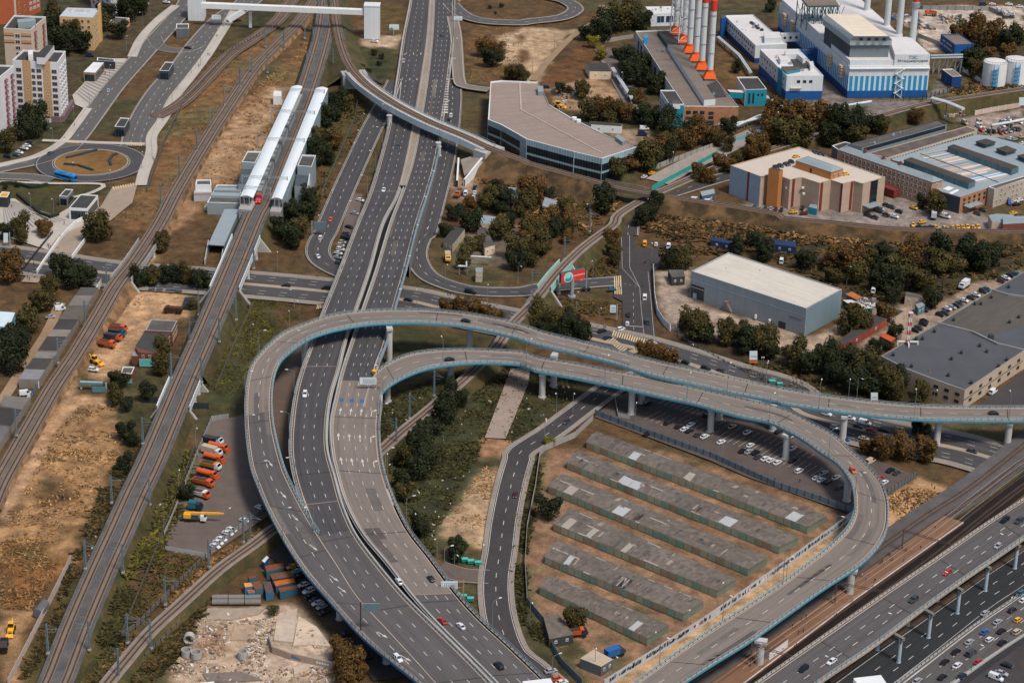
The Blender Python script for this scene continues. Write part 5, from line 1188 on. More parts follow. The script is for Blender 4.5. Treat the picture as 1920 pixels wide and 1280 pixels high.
# ---- rows of lock-up garages
gar_roof=mat('garage_roof',S(102,93,85),.95,.2,.35,kind='corr',mort=S(92,84,78))
g_pale=C_('patch_pale',150,142,132,var=.08);g_white=C_('patch_white',162,164,164,var=.05);g_dark=C_('patch_dark',42,40,40);g_mid=C_('patch_mid',146,132,118,var=.1)
ROWS=(('farthest garage row, next to the parking lot fence','1118.7,808 1551,967 1515,988 1098,828',(0.2,.45,.9)),('second garage row from the parking lot, with two white patches','1086,845 1499,1006.7 1462,1026 1061,866',(.25,.3,.72)),('third garage row from the parking lot','1057,888 1441,1045 1404,1067 1026.6,910.5',(.08,.33)),('fourth garage row, behind the dark round tree','1072,953 1382,1085 1345.6,1108 1036,981',(.05,.2,.42)),('fifth garage row, with a black gap in its roof','1046,1012 1321,1127 1282,1151 1019.7,1043',(.14,.52)),('nearest garage row, beside the brown tree','1031,1077 1255.5,1170.6 1215,1196.7 1010,1100',(.82,)))
rr=random.Random(11)
for lab,s,sp in ROWS:
 pl=poly('s',s,2.4);t=thing('garage_row','garages',lab,group='rows of lock-up garages')
 a,b,c,d=pl;N=int((b-a).length/3.3)
 mb=MB();rid0,rid1=a.lerp(d,.45),b.lerp(c,.45);rid0 .z=rid1 .z=3.05
 e=(b-a).normalized();q=Vector((-e.y,e.x,0));uv=lambda f:[(p.dot(e),p.dot(q))for p in f]
 for f in([a,b,rid1,rid0],[rid0,rid1,c,d]):mb.face(f,0,uv(f))
 mb.face([a,rid0,d],1);mb.face([b,rid1,c],1);mb.build('roof',[gar_roof,green_wall],t)
 mb=MB();ins=shrink(pl,.35)
 for i in range(4):p0,p1=ins[i],ins[(i+1)%4];mb.face([(p0 .x,p0 .y,-.4),(p1 .x,p1 .y,-.4),(p1 .x,p1 .y,2.4),(p0 .x,p0 .y,2.4)])
 mb.build('wall',green_wall,t)
 n=outward(d,c)
 dm=[C_('door_green',134,144,120,var=.12),C_('door_olive',146,144,116,var=.12),C_('door_teal',112,138,122,var=.12),C_('door_rust',136,122,96,var=.14)]
 w=(c-d).length/N
 for i in range(N):
  m=rr.choice([0,0,0,1,1,2,2,3]if rr.random()<.9 else[3]);panel(t,'garage_door',ins[3],ins[2],(i+.06)/N,(i+.94)/N,0,2.15,dm[m],.09)
 roofp=lambda u,v:(a.lerp(b,u)).lerp(d.lerp(c,u),v)+Vector((0,0,.05+(.65*(v/.45)if v<.45 else.65*(1-v)/.55)))
 mb=MB()
 def patch(u0,u1,v0,v1,m):mb.face([roofp(u0,v0),roofp(u1,v0),roofp(u1,v1),roofp(u0,v1)],m)
 for u in sp:w_=rr.uniform(.03,.06);patch(u,u+w_,.5,.98,rr.choice([0,1,1]))
 for k in range(34):
  u=rr.uniform(.01,.95);v=rr.choice([.03,.5,.5,.2,.6]);patch(u,u+rr.uniform(.005,.025),v,v+rr.uniform(.05,.4),rr.choice([2,3,3,3,4,4,4]))
 for k in range(12):u=rr.uniform(.01,.9);v=rr.choice([.04,.49,.93]);patch(u,u+rr.uniform(.03,.1),v,v+.05,rr.choice([0,3]))
 mb.build('roof_patch',[g_pale,g_white,g_mid,C_('patch_brown',96,84,76,var=.1),C_('patch_grey',82,78,76,var=.12)],t)
 if 'black gap' in lab:
  mb=MB();patch(.53,.58,.47,.99,0);mb.build('roof_gap',g_dark,t);mb=MB();patch(.49,.525,.47,.99,0);mb.build('tarred_patch',C_('tarred',70,70,74),t)
# ---- lock-ups beside the white wall on the left
A0,A1,B0,B1=P('b1',440,345,3),P('b1',100,852,3),P('b1',538,345,3),P('b1',212,855,3)
cols=[(78,76,74),(116,108,100),(92,86,80),(60,58,56),(120,112,104),(64,60,58),(124,120,114),(70,66,64),(128,128,130)]
fr=[0,.1,.22,.36,.48,.56,.71,.78,.9,1.0]
for i in range(9):
 u0,u1=fr[i],fr[i+1]-.003;pl=[A0 .lerp(A1,u0),B0 .lerp(B1,u0),B0 .lerp(B1,u1),A0 .lerp(A1,u1)]
 t=bld('garage','garage',None,pl,3+.25*(i%3),C_('garage_wall',128,118,108),C_('garage_roof_tone%s'%'abcdefghi'[i],*cols[i],var=.16,scale=.4),0)
 c=sum(pl,Vector())/4;reg(t,('dark' if sum(cols[i])<260 else 'pale')+' roofed garage','along the white wall',('dark' if sum(cols[i])<260 else 'pale')+' roofed garages','y',pix(c));t['group']='garages along the white wall'
for i,(s,c)in enumerate((('20,935 165,945 120,1010 0,990',(110,104,98)),('0,1000 118,1012 60,1100 -60,1080',(58,54,52)),('-70,1090 58,1104 0,1190 -120,1180',(98,96,96)))):
 pl=poly('b1',s,3);t=bld('garage','garage',('grey roofed lock-up just below the gap in the white wall','dark roofed lock-up at the left edge','pale grey lock-up at the left edge, nearest the camera')[i],pl,3,C_('garage_wall',128,118,108),C_('lockup_roof%s'%'abc'[i],*c,var=.16),0);t['group']='garages along the white wall'
# ---- brick workshop by the double track
pl=poly('N','655,385 900,398 850,500 602,488',6.4);t=bld('brick_workshop','workshop','old brick workshop with dark roof, part teal, between the two railways',pl,6.4,brick_red,felt,.35,parapet=C_('roof_edge_pale',150,150,148));windows(t,pl[1],pl[2],1,5.4,2,5,1.2,1.4,cream,None)
p2=poly('N','600,490 842,502 680,695 508,640',5.6);mb=MB();mb.prism(p2,-.4,5.6,0,1);mb.build('long_wing',[brick_red,felt_dark],t);windows(t,p2[1],p2[2],.8,5,2,6,1.2,1.4,cream,None)
p3=poly('N','548,690 690,698 680,720 545,712',5.8);mb=MB();mb.prism([p2[2],p2[3],P('N',540,690,5.6),P('N',680,700,5.6)],0,5.55,0);mb.build('end_wall',brick_red,t);panel(t,'teal_render',P('N',545,712,5),P('N',680,715,5),0,1,0,3.2,C_('teal_render',96,168,164),.3)
windows(t,P('N',545,712,5),P('N',680,715,5),3.4,5.2,1,2,1,1.2,cream);slab(t,'porch',poly('N','478,722 498,672 560,676 540,725',4),0,4,brick_red,zinc)
pl=poly('N','395,822 505,824 478,890 380,880',4);t=bld('brick_shed','outbuilding','small red and teal brick shed behind bushes in the truck yard',pl,4,brick_red,felt,.3);panel(t,'teal_render',pl[3],pl[2],.3,1,0,2,C_('teal_render',96,168,164),.1)
pl=poly('N','0,950 210,958 208,975 0,968',3.2);t=bld('gate_frame','gate','pale gate beam with teal panels across the truck yard entrance',pl,3.2,C_('teal_grey_gate',74,110,116),zinc,0,base=2.2)
for x in(5,110,235):p=P('N',x,1050,0);mb=MB();mb.box((p.x,p.y+2,0),(.6,.6,2.6));mb.build('post',concrete,t)
mb=MB();A,B=P('N',115,1060,0),P('N',240,1060,0);mb.prism([A,B,B+Vector((0,.3,0)),A+Vector((0,.3,0))],0,2.2);mb.build('gate_leaf',C_('teal_grey_gate',74,110,116),t)
pl=poly('b1','-40,474 82,482 52,560 -80,556',5);t=bld('market_hall','pavilion','pale blue tent roofed pavilion at the left edge',pl,5,C_('pale_teal_wall',110,160,168),C_('pale_sheet',190,206,214),0);panel(t,'glazing',pl[3],pl[2],.1,.98,.4,3.8,glass,.1)
# ---- apartment blocks, top left
def apartment(label,pl,h,wm,roof=felt_dark,**k):return bld('apartment_block','apartment block',label,pl,h,wm,roof,.8,**k)
F_=lambda s,z:poly('G',s,z)
pl=F_('215,462 605,472 533,578 112,556',31);t=apartment('white and tan apartment tower with dark flat roof at the top left',pl,31,white_wall);fw=(pl[3],pl[2])
for f0,f1 in((.22,.40),(.66,.83)):panel(t,'tan_bay',fw[0],fw[1],f0,f1,2,31.2,tan,.12)
for f0,f1,w in((.06,.2,2.6),(.4,.5,1.8),(.5,.65,2.4),(.84,.98,2.6)):windows(t,fw[0],fw[1],2.5,27.8,8,1,w,2.0,C_('balcony_glass_frame',150,144,142),C_('balcony_dark',70,58,60,rough=.3),f0,f1)
windows(t,fw[0],fw[1],2.5,27.8,8,1,1.0,1.2,white_paint,glass,.27,.35);windows(t,fw[0],fw[1],2.5,27.8,8,1,1.0,1.2,white_paint,glass,.71,.79)
windows(t,pl[2],pl[1],3,28,8,4,1.5,1.7,C_('balcony_white',208,206,206),C_('pale_pane_grey',150,152,158),.1,.95,depth=.6);panel(t,'shop_base',pl[2],pl[1],0,1.35,0,3.4,C_('mauve_base',118,96,96),1.6);panel(t,'shop_base',pl[3],pl[2],.8,1,0,3,C_('mauve_base',118,96,96),.4)
slab(t,'roof_room',F_('340,500 430,418 500,420 412,535 336,530',33.5),30,33.5,white_wall,felt_dark);slab(t,'roof_room',F_('258,470 300,460 305,500 260,505',33.5),30,33.5,white_wall)
pl=F_('130,142 424,155 283,275 32,262',33);t=apartment('cream apartment tower with orange roof bands behind the white and tan tower',pl,33,cream);windows(t,pl[3],pl[2],2,31,9,1,2.6,2.0,white_paint,C_('balcony_dark',70,58,60),.38,.62);windows(t,pl[2],pl[1],2,31,9,1,2.6,1.9,C_('balcony_red',128,62,58),C_('pale_pane_grey',150,152,158),.1,.4,depth=.9);windows(t,pl[2],pl[1],2,31,9,1,2.6,1.9,C_('balcony_red',128,62,58),C_('pale_pane_grey',150,152,158),.62,.95,depth=.9)
for z in(29.5,25.8):panel(t,'orange_band',pl[3],pl[2],0,.37,z,z+1.4,tan,.1);panel(t,'orange_band',pl[3],pl[2],.63,1,z,z+1.4,tan,.1);panel(t,'brown_band',pl[3],pl[2],0,.37,z-.5,z,brick_red,.1);panel(t,'brown_band',pl[3],pl[2],.63,1,z-.5,z,brick_red,.1)
slab(t,'roof_room',F_('160,180 320,165 330,195 165,210',35.5),32,35.5,zinc)
pl=F_('-240,590 128,606 0,712 -360,690',33);t=apartment('white apartment block with red balconies at the left edge',pl,33,white_wall);windows(t,pl[2],pl[1],1.5,30.5,10,1,2.8,1.4,C_('balcony_red',128,62,58),C_('pale_pane_grey',150,152,158),.2,.5,depth=1.0);windows(t,pl[2],pl[1],1.5,30.5,10,1,2.8,1.4,C_('balcony_red',128,62,58),C_('pale_pane_grey',150,152,158),.62,.95,depth=1.0)
pl=F_('-110,228 158,214 268,150 378,104 60,60 -110,90',0);pl=[Vector((p.x,p.y,45))for p in pl];t=apartment('orange brick apartment block cut off by the top left corner',pl,45,C_('orange_brick',166,88,56,var=.06));panel(t,'pale_joint',pl[0],pl[1],.93,1,0,44,cream,.1);windows(t,pl[1],pl[2],2,40,12,2,1.4,1.6,cream,None);windows(t,pl[2],pl[3],2,40,12,3,2.2,1.6,white_paint,C_('pale_pane_grey',150,152,158));windows(t,pl[0],pl[1],2,40,12,1,1.6,1.8,white_paint,glass,.2,.5)
pl=F_('620,72 918,82 856,165 548,152',18);t=bld('town_house','apartment block','yellow plastered five storey house with pale metal roof among trees',pl,18,plaster,C_('pale_metal_roof',176,184,190,rough=.5,kind='seam',var=.05,mort=S(160,168,174)),0);windows(t,pl[3],pl[2],1,17.4,5,5,1.5,1.9,C_('frame_white',190,186,180));windows(t,pl[2],pl[1],1,17.4,5,4,1.3,1.7,C_('frame_white',190,186,180));panel(t,'stair_tower',pl[2],pl[1],.78,1.05,0,21,plaster,.8)
for u in(.2,.4,.5,.6,.75):p=pl[0].lerp(pl[1],u)*.6+pl[3].lerp(pl[2],u)*.4;mb=MB();mb.box((p.x,p.y,17.8),(1.2,.9,1.8));mb.build('chimney',C_('chimney_pale',190,180,172),t)
pl=[Vector((*PP(px('G',*q))[:2],26))for q in((840,60),(1028,162),(1096,100),(900,10))];t=apartment('white apartment block cut off by the top edge',pl,26,white_wall);windows(t,pl[0],pl[1],2,25,8,4,1.7,1.5,C_('balcony_red',128,62,58),glass);windows(t,pl[1],pl[2],2,25,8,3,1.3,1.5,white_paint,glass)
pl=F_('1062,158 1196,168 1140,214 1000,206',4);t=bld('small_house','outbuilding','little yellow hut with grey roof beside the upper pavement',pl,4,plaster,felt,.2);windows(t,pl[2],pl[1],.6,3,1,3,1.2,1.4)
# ---- pavilions and stop kiosks
def kiosk(label,k,s,h,wall,roof,name='stop_pavilion',cat='pavilion',glz=True):
 pl=poly(k,s,h);t=bld(name,cat,label,pl,h,wall,roof,.35)
 if glz:panel(t,'glass_front',pl[3],pl[2],.1,.9,.2,h-1.2,dark_glass,.08);panel(t,'glass_side',pl[2],pl[1],.08,.92,.3,h-1.4,glass,.08)
 return t
kiosk('white roofed glass pavilion on the striped plaza','G','862,575 960,578 880,672 770,667',5,C_('bronze_wall',130,110,94),C_('white_sheet',206,206,206))
kiosk('long black kiosk behind the plaza pavilion','G','898,530 1062,545 1058,570 894,560',4.4,dark_metal,felt_dark,'black_kiosk','kiosk',False)
kiosk('dark glass stop pavilion on the lawn, nearest the roundabout','G','1112,1086 1196,1092 1148,1176 1056,1168',5,C_('smoky_glass',62,72,78,rough=.3,kind='curtain'),felt_dark)
kiosk('dark glass stop pavilion in the middle of the lawn','a1','902,338 948,340 920,388 868,386',5,C_('smoky_glass',62,72,78),felt_dark)
kiosk('grey ribbed stop pavilion by the turning loop','a1','962,130 1031,130 1030,156 961,156',5,C_('ribbed_grey',92,98,102,kind='rib'),felt,glz=False)
kiosk('white cube metro pavilion with glass front on the lower plaza','M','880,140 1070,152 950,300 750,290',5.5,white_paint,felt_dark,'metro_pavilion')
kiosk('narrow grey kiosk on the lawn beside the metro pavilion','M','715,82 800,88 735,168 645,160',4.5,C_('kiosk_grey',120,116,112),felt_dark,'lawn_kiosk','kiosk')
kiosk('dark kiosk with yellow roof patch on the lower plaza','M','20,112 108,118 80,175 -20,170',5,dark_metal,C_('yellow_roof',196,150,60),'dark_kiosk','kiosk',False)
# ---- station
plat=C_('platform_paving',150,146,142,var=.08);wgrey=C_('station_grey',132,142,146,var=.05);arch_w=C_('canopy_white',208,214,216,rough=.5,var=.03)
stn=[]
for lab,s in(('left white arched platform roof of the station','880,98 970,96 575,986 470,975'),('right white arched platform roof of the station','1078,108 1174,112 806,1000 720,994')):
 pl=poly('F',s,11);t=thing('platform_canopy','station roof',lab,group='station platform roofs');a,b,c,d=pl;mb=MB();N=10;M_=24
 for j in range(M_):
  for i in range(N):
   f=lambda u,v:(a.lerp(b,u)).lerp(d.lerp(c,u),v)+Vector((0,0,.8*math.sin(math.pi*u)))
   mb.face([f(i/N,j/M_),f((i+1)/N,j/M_),f((i+1)/N,(j+1)/M_),f(i/N,(j+1)/M_)])
 mb.build('arched_roof',arch_w,t);mb=MB()
 for i in range(N):f=lambda u,z:d.lerp(c,u)+Vector((0,0,z));mb.face([f(i/N,.8*math.sin(math.pi*i/N)),f((i+1)/N,.8*math.sin(math.pi*(i+1)/N)),f((i+1)/N,-.3),f(i/N,-.3)])
 mb.build('end_arch',C_('arch_end',120,116,110),t)
 low=[Vector((p.x,p.y,7))for p in pl];e=(low[3]-low[0]).normalized();low[2]+=e*5;low[3]+=e*5;mb=MB();mb.prism(low,-.4,7,0,1);mb.build('platform',[wgrey,plat],t)
 mb=MB()
 for v in[i/12 for i in range(13)]:
  for u in(.3,.7):p=a.lerp(b,u).lerp(d.lerp(c,u),v);mb.box((p.x,p.y,7),(.3,.3,4))
 mb.build('column',steel,t)
 for u,nm in((0,'side_glazing'),(1,'side_glazing')):
  if('left' in lab)==(u==0):p,q=(a,d)if u==0 else(b,c);mb=MB();mb.face([(p.x,p.y,7),(q.x,q.y,7),(q.x,q.y,10.4),(p.x,p.y,10.4)]);mb.build(nm,pale_glass,t)
 panel(t,'red_stripe',low[3],low[2],.05,.95,5.6,5.9,red_band,.06)
pl=poly('F','530,612 636,614 590,705 482,697',12.5);t=bld('station_tower','station building','grey lift block left of the station platform roofs',pl,12.5,wgrey,felt,.6);p2=poly('F','490,735 590,740 545,880 455,875',9);mb=MB();mb.prism(p2,-.3,9,0,1);mb.build('stair_wing',[wgrey,C_('dark_lead',70,78,84)],t)
pl=poly('F','965,640 1076,645 1042,737 928,728',12.5);t=bld('station_tower','station building','grey lift block right of the station platform roofs',pl,12.5,wgrey,felt,.6);p2=poly('F','925,765 1030,770 1010,900 905,890',8);mb=MB();mb.prism(p2,-.3,8,0,1);mb.build('stair_wing',[wgrey,C_('dark_lead',70,78,84)],t);panel(t,'white_fin',p2[1],p2[2],0,1,-.2,9,white_paint,.3)
pl=poly('F','285,880 482,884 470,1030 206,1022',5.5);t=bld('station_hall','station building','low grey entrance hall with banded roof at the station foot',pl,5.5,wgrey,felt,.5);
for u in(.2,.5):q=[pl[0].lerp(pl[3],u),pl[1].lerp(pl[2],u),pl[1].lerp(pl[2],u+.18),pl[0].lerp(pl[3],u+.18)];slab(t,'roof_band',q,4.9,6.1,zinc_blue)
slab(t,'terrace',poly('F','180,1060 206,1022 470,1035 560,1060 470,1085 350,1085',1.2),-.3,1.2,concrete)
pl=poly('F','122,840 236,838 240,880 112,880',7);t=bld('station_kiosk','station building','small white two level block with red stripe left of the station hall',pl,7,white_paint,felt,.6);mb=MB();q=poly('F','105,915 242,912 244,940 100,945',4);mb.prism(q,-.3,4,0);mb.build('lower_level',C_('pale_station',170,172,174),t);panel(t,'red_stripe',q[3],q[2],0,1,3,3.3,red_band,.06)
pl=poly('F','740,130 808,132 806,172 735,172',4.5);bld('equipment_hut','outbuilding','small white twin equipment hut beside the far end of the station',pl,4.5,white_paint,C_('white_sheet',206,206,206),0)
pl=[P('F',345,1075,4),P('F',468,1075,4),P('b1',1222,118,4),P('b1',1135,112,4)];t=thing('covered_walkway','walkway','grey roofed covered walkway running down from the station');mb=MB();mb.face(pl,0);mb.face([p-Vector((0,0,.3))for p in pl][::-1],0);mb.build('roof',zinc_blue,t)
for i,j in((1,2),(3,0)):a,b=pl[i],pl[j];mb=MB();mb.face([(a.x,a.y,-.2),(b.x,b.y,-.2),(b.x,b.y,4),(a.x,a.y,4)]);mb.build('side_wall',C_('walkway_glass',120,134,140),t)
a,b=P('b1',1135,112,0),P('b1',1115,220,0);a2,b2=P('b1',1222,118,0),P('b1',1200,240,0)
for p,q in((a,b),(a2,b2)):mb=MB();mb.prism([p,q,q+Vector((.5,0,0)),p+Vector((.5,0,0))],-.3,2.2);mb.build('ramp_wall',concrete,t)
# train standing at the left platform
tr=thing('commuter_train','train','grey commuter train with red nose standing between the station platforms')
ctr=Road.line([tuple(P('F',*q,6))for q in((612,1040),(660,905),(745,690),(830,490),(900,340))],1.6,1.2)
mb=MB();n_car=5;per=ctr.n//n_car
roof_g=C_('train_roof',84,88,90,var=.1,scale=.8);body_g=C_('train_side',150,154,158,rough=.4);body_r=C_('train_red',200,44,34,rough=.4)
for k in range(n_car):
 cr_=part_road(ctr,k*per+(1 if k else 3),min(ctr.n,(k+1)*per));mb=MB()
 for o in(-1.6,1.6):cr_.strip(mb,(0,.5,o),(0,.5,o),.9,0,3.6)
 for o,o2,z,z2 in((-1.6,-1.0,3.6,4.2),(1.0,1.6,4.2,3.6)):cr_.strip(mb,(0,.5,o),(0,.5,o2),z,1,z2)
 cr_.strip(mb,(0,.5,-1),(0,.5,1),4.2,1)
 for e in(0,cr_.n-1):
  p=cr_.e[e].mean(axis=0);q=cr_.x[e];mb.face([tuple(p+q*a+np.array([0,0,z]))for a,z in((-1.6,.9),(1.6,.9),(1.6,3.6),(1,4.2),(-1,4.2),(-1.6,3.6))],1)
 mb.build('carriage',[body_g,roof_g],tr);mb=MB()
 for f in(.2,.5,.78):i=int(f*(cr_.n-1));p=cr_.e[i].mean(axis=0);q=cr_.x[i];mb.box((p[0],p[1],p[2]+4.2),(2,4 if f!=.5 else 2,.5),math.atan2(q[1],q[0]))
 mb.build('roof_equipment',C_('roof_gear',128,132,130,var=.2,scale=2),tr)
p0,p1=ctr.e[0].mean(axis=0),ctr.e[4].mean(axis=0);d=(p0-p1);d/=np.linalg.norm(d);q=ctr.x[0]
def ring(c,w,z0,z1):return[tuple(c+q*a*w+np.array([0,0,z]))for a,z in((-1,z0),(1,z0),(1,z0+(z1-z0)*.75),(.62,z1),(-.62,z1),(-1,z0+(z1-z0)*.75))]
mb=MB();rs=[ring(p1+d*.5,1.6,.9,4.25),ring(p1+d*2.4,1.55,.8,3.9),ring(p1+d*3.8,1.4,.7,2.8),ring(p1+d*4.6,1.05,.7,1.8)]
for i in range(3):
 for j in range(6):mb.face([rs[i][j],rs[i][(j+1)%6],rs[i+1][(j+1)%6],rs[i+1][j]],1 if(i==1 and j in(2,3,4))else 0)
mb.face(rs[3],0);mb.build('nose',[body_r,glass],tr);mb=MB()
for s in(-.7,.7):c=p1+d*4.45+q*s;mb.box((c[0],c[1],c[2]+1.2),(.35,.35,.3))
mb.build('headlight',C_('lamp_white',236,232,220),tr)
# ---- pedestrian bridge and its towers, top left
br=thing('footbridge','footbridge','long white enclosed footbridge with two towers across the top of the rail yard');A,B=P('a1',1100,42,10.5),P('a2',664,80,13)
mb=MB();t_=(B-A);n=Vector((t_.y,-t_.x,0)).normalized()*1.8
for s,s2 in((1,-1),):
 a0,a1,b0,b1=A+n,A-n,B+n,B-n;up=Vector((0,0,2.8));mb.face([a0,b0,b0+up,a0+up]);mb.face([a1,b1,b1+up,a1+up]);mb.face([a0+up,b0+up,b1+up,a1+up]);mb.face([a0,b0,b1,a1])
mb.build('span',white_paint,br)
for k,x,y,w,d_,h in(('a1',1070,112,9,9,14),('a2',690,212,8.5,7,18.5)):p=P(k,x,y,0);mb=MB();mb.box((p.x,p.y+d_/2,-.3),(w,d_,h));mb.box((p.x,p.y+d_/2,h-.3),(w+.4,d_+.4,.5));mb.build('tower',white_clad,br)
for k,x,y in(('a1',1367,150),('a2',28,148)):
 p=P(k,x,y,0);mb=MB();mb.box((p.x,p.y,0),(1.6,1.6,10.6));mb.build('pier',white_paint,br)
 break
p=P('a1',1410,100,0);mb=MB();mb.beam(P('a1',1245,112,1),P('a1',1330,60,6),3,2.5);mb.build('ramp',white_paint,br)
# ---- small roofs among the trees
def hut(label,k,s,h,wall,roof,n=0):
 pl=poly(k,s,h);t=bld('hut','outbuilding',label,pl,h,wall,roof,0);a,b,c,d=pl
 windows(t,d,c,.4,h-.4,1,2,.9,1.0,white_paint,glass);return t
cw=C_('hut_wall',176,160,138)
hut('white walled hut with dark roof on the sandy field','a3','458,343 575,345 600,392 482,390',4,C_('cream_hut',206,186,160),felt_dark)
hut('pale grey roof showing between trees, farthest from the ramp','K','690,270 800,280 815,395 745,400',4.5,cw,zinc)
hut('pale grey roof at the right of the tree group','K','1075,370 1222,412 1165,500 1050,455',4.5,cw,zinc)
hut('pale blue roof in the middle of the tree group','K','430,545 640,575 590,640 420,635',4,cw,zinc_blue)
hut('low grey roof with cream gable in the tree group','K','400,700 480,670 575,850 475,880',3.6,C_('cream_hut',206,186,160),felt)
hut('dark roofed shed beside the slip road','K','170,660 275,690 150,850 60,800',3.5,cw,felt_dark)
hut('small concrete pump house beside the grey pipe loop','K','380,1080 455,1075 450,1115 385,1115',4.5,cw,zinc)
hut('long low white shed behind the glass building','a3','480,660 660,675 655,690 490,680',3.5,white_paint,felt_dark)
hut('dark tarred kiosk at the corner of the warehouse yard','b3','910,248 995,250 1002,285 930,290',3.6,C_('soot_wall',60,58,56),felt)
hut('long lock-up row with red doors below the grey warehouse','J','0,1050 540,640 735,690 180,1020',3,C_('red_door_wall',128,62,48,var=.3,scale=.6),felt_dark)
hut('orange roofed hut beside the lattice mast','J','690,880 850,950 790,1000 635,920',3.4,C_('rust_wall',120,70,50),C_('orange_roof',176,78,48))
hut('mossy roofed hut left of the orange roofed hut','J','540,950 680,1010 640,1070 420,1050',3,cw,felt)
hut('dark hut with white window strip behind the mast','J','830,560 960,590 850,660 780,640',3.4,cw,felt_dark)
hut('teal kiosk beside the parked cars','J','1110,500 1200,470 1240,510 1150,555',3,C_('teal_grey_gate',74,110,116),zinc)
hut('rusty orange canopy stall behind the warehouse corner','J','190,370 260,330 400,400 330,440',3,C_('stall_wall',110,106,104),C_('rusty_orange',170,96,48,var=.2))
hut('green sided market stall row behind the warehouse corner','J','140,440 260,440 540,550 330,570',3,C_('stall_green',40,96,84),C_('stall_white',190,184,180,var=.15))
hut('grey block shed at the wood edge','J','985,330 1200,380 1190,420 975,390',3.4,cw,felt)
hut('blue shed row behind trees above the grey warehouse','b3','1145,70 1265,95 1262,110 1145,88',3.2,C_('navy_wall',28,46,78),C_('navy_roof',30,50,84));hut('second blue shed row above the grey warehouse','b4','145,85 270,95 268,125 150,110',3.2,C_('navy_wall',28,46,78),C_('navy_roof',30,50,84))
hut('blue roofed kiosk beside the curved railway','a3','1085,1045 1160,1030 1165,1055 1095,1070',4,C_('kiosk_blue_wall',60,84,108),zinc_blue)
hut('long patched shed by the wall in the garage yard','c3','228,912 310,900 395,1015 262,1040',3,C_('soot_wall',60,58,56),gar_roof)
hut('grey cabin with pale roof at the lower corner of garage yard','c3','430,1145 505,1095 610,1150 545,1190',3.2,C_('cabin_grey',92,96,98),C_('cabin_roof',176,160,138))
hut('brown roofed platform building beside the flyover pier','s','1432.7,1216 1462,1187 1478,1197.5 1443,1223',4,white_wall,C_('rust_roof',104,72,54))
# containers and sheds under the low deck
for i,(s,w,r_,lab)in enumerate((('918,200 1090,165 1095,215 935,250',(52,88,96),(110,66,48),'teal container with rusty roof, farthest of the stack'),('965,275 1160,240 1195,290 990,325',(70,62,58),(104,70,54),'brown roofed container in the middle of the stack'),('1000,340 1180,310 1200,345 1020,385',(52,80,96),(168,92,40),'container with bright orange rust roof'),('1040,405 1215,370 1225,395 1060,440',(44,82,100),(120,68,46),'blue container with rusty roof, nearest of the stack'),('900,350 970,340 1000,430 930,450',(50,96,124),(86,72,70),'narrow blue shed with dark roof beside the containers'),('790,350 870,335 905,400 830,420',(60,90,104),(112,72,52),'rusty roofed shed left of the narrow blue shed'),('725,355 800,350 805,385 735,395',(52,108,132),(204,140,78),'little blue shed with sandy orange roof'),('755,420 820,415 828,440 765,448',(52,108,132),(166,92,60),'smallest blue shed with rusty roof'),('765,295 830,285 840,305 775,315',(44,96,108),(120,60,44),'low teal shed with red roof'),('890,150 935,105 955,120 915,170',(32,76,130),(190,196,200),'blue cabin with white roof at the top of the container yard'))):
 pl=poly('I',s,2.6);t=bld('container','container',lab,pl,2.6,C_('container_wall%s'%'abcdefghij'[i],*w,var=.1),C_('container_roof%s'%'abcdefghij'[i],*r_,var=.25,scale=.8),0,group='containers under the flyover');panel(t,'door',pl[0],pl[3],.3,.7,.1,2.2,dark_metal,.05)
# ---------------------------------------------------------------- trees
LEAF={'g':('dark green',[(40,46,30),(28,34,24),(54,56,33)]),'o':('olive',[(66,62,35),(52,52,32),(86,72,38)]),'b':('rusty brown',[(84,63,36),(60,52,32),(104,76,38)]),'y':('yellow green',[(112,104,42),(86,86,40),(136,118,48)])}
def leaf_mat(name,c):
 m=mat(name,S(*c),.9,.35,.5,spec=.1);return m
bark=mat('bark',S(62,52,44),.95,.2,1.0)
def crown_mesh(rs,n=560,tall=1.0):
 """leaf sprays scattered through several overlapping lobes; unit crown radius"""
 lobes=[(0,0,0,.78),(0,0,-.25,.7)]
 for k in range(rs.randint(5,8)):
  a=rs.uniform(0,6.28);r=rs.uniform(.3,.66);lobes.append((r*math.cos(a),r*math.sin(a),rs.uniform(-.4,.62)*tall,rs.uniform(.3,.52)))
 v=[];f=[];mi=[]
 for k in range(n):
  lx,ly,lz,lr=rs.choice(lobes)
  d=Vector((rs.gauss(0,1),rs.gauss(0,1),rs.gauss(.15,1))).normalized();rr_=lr*rs.uniform(.62,1.1)
  c=Vector((lx,ly,lz))+Vector((d.x,d.y,d.z*tall))*rr_
  nrm=(d+Vector((rs.uniform(-1,1),rs.uniform(-1,1),rs.uniform(-.6,1)))*.75).normalized()
  t=nrm.cross(Vector((rs.uniform(-1,1),rs.uniform(-1,1),rs.uniform(-1,1)))).normalized();b=nrm.cross(t);s=rs.uniform(.04,.1)
  i=len(v);v+=[tuple(c+t*s*rs.uniform(.7,1.3)),tuple(c+b*s*rs.uniform(.5,1.1)),tuple(c-t*s*rs.uniform(.7,1.3)),tuple(c-b*s*rs.uniform(.5,1.1))]
  f.append((i,i+1,i+2,i+3));mi.append(0 if rs.random()<.5 else(1 if rs.random()<.5 else 2))
 return v,f,mi
rs=random.Random(5);SHAPES=[crown_mesh(rs,2600,t_)for t_ in(1.0,.85,1.15,.95,1.3)]
SMALL=[crown_mesh(rs,1000,.8)for _ in range(3)]
CR={}
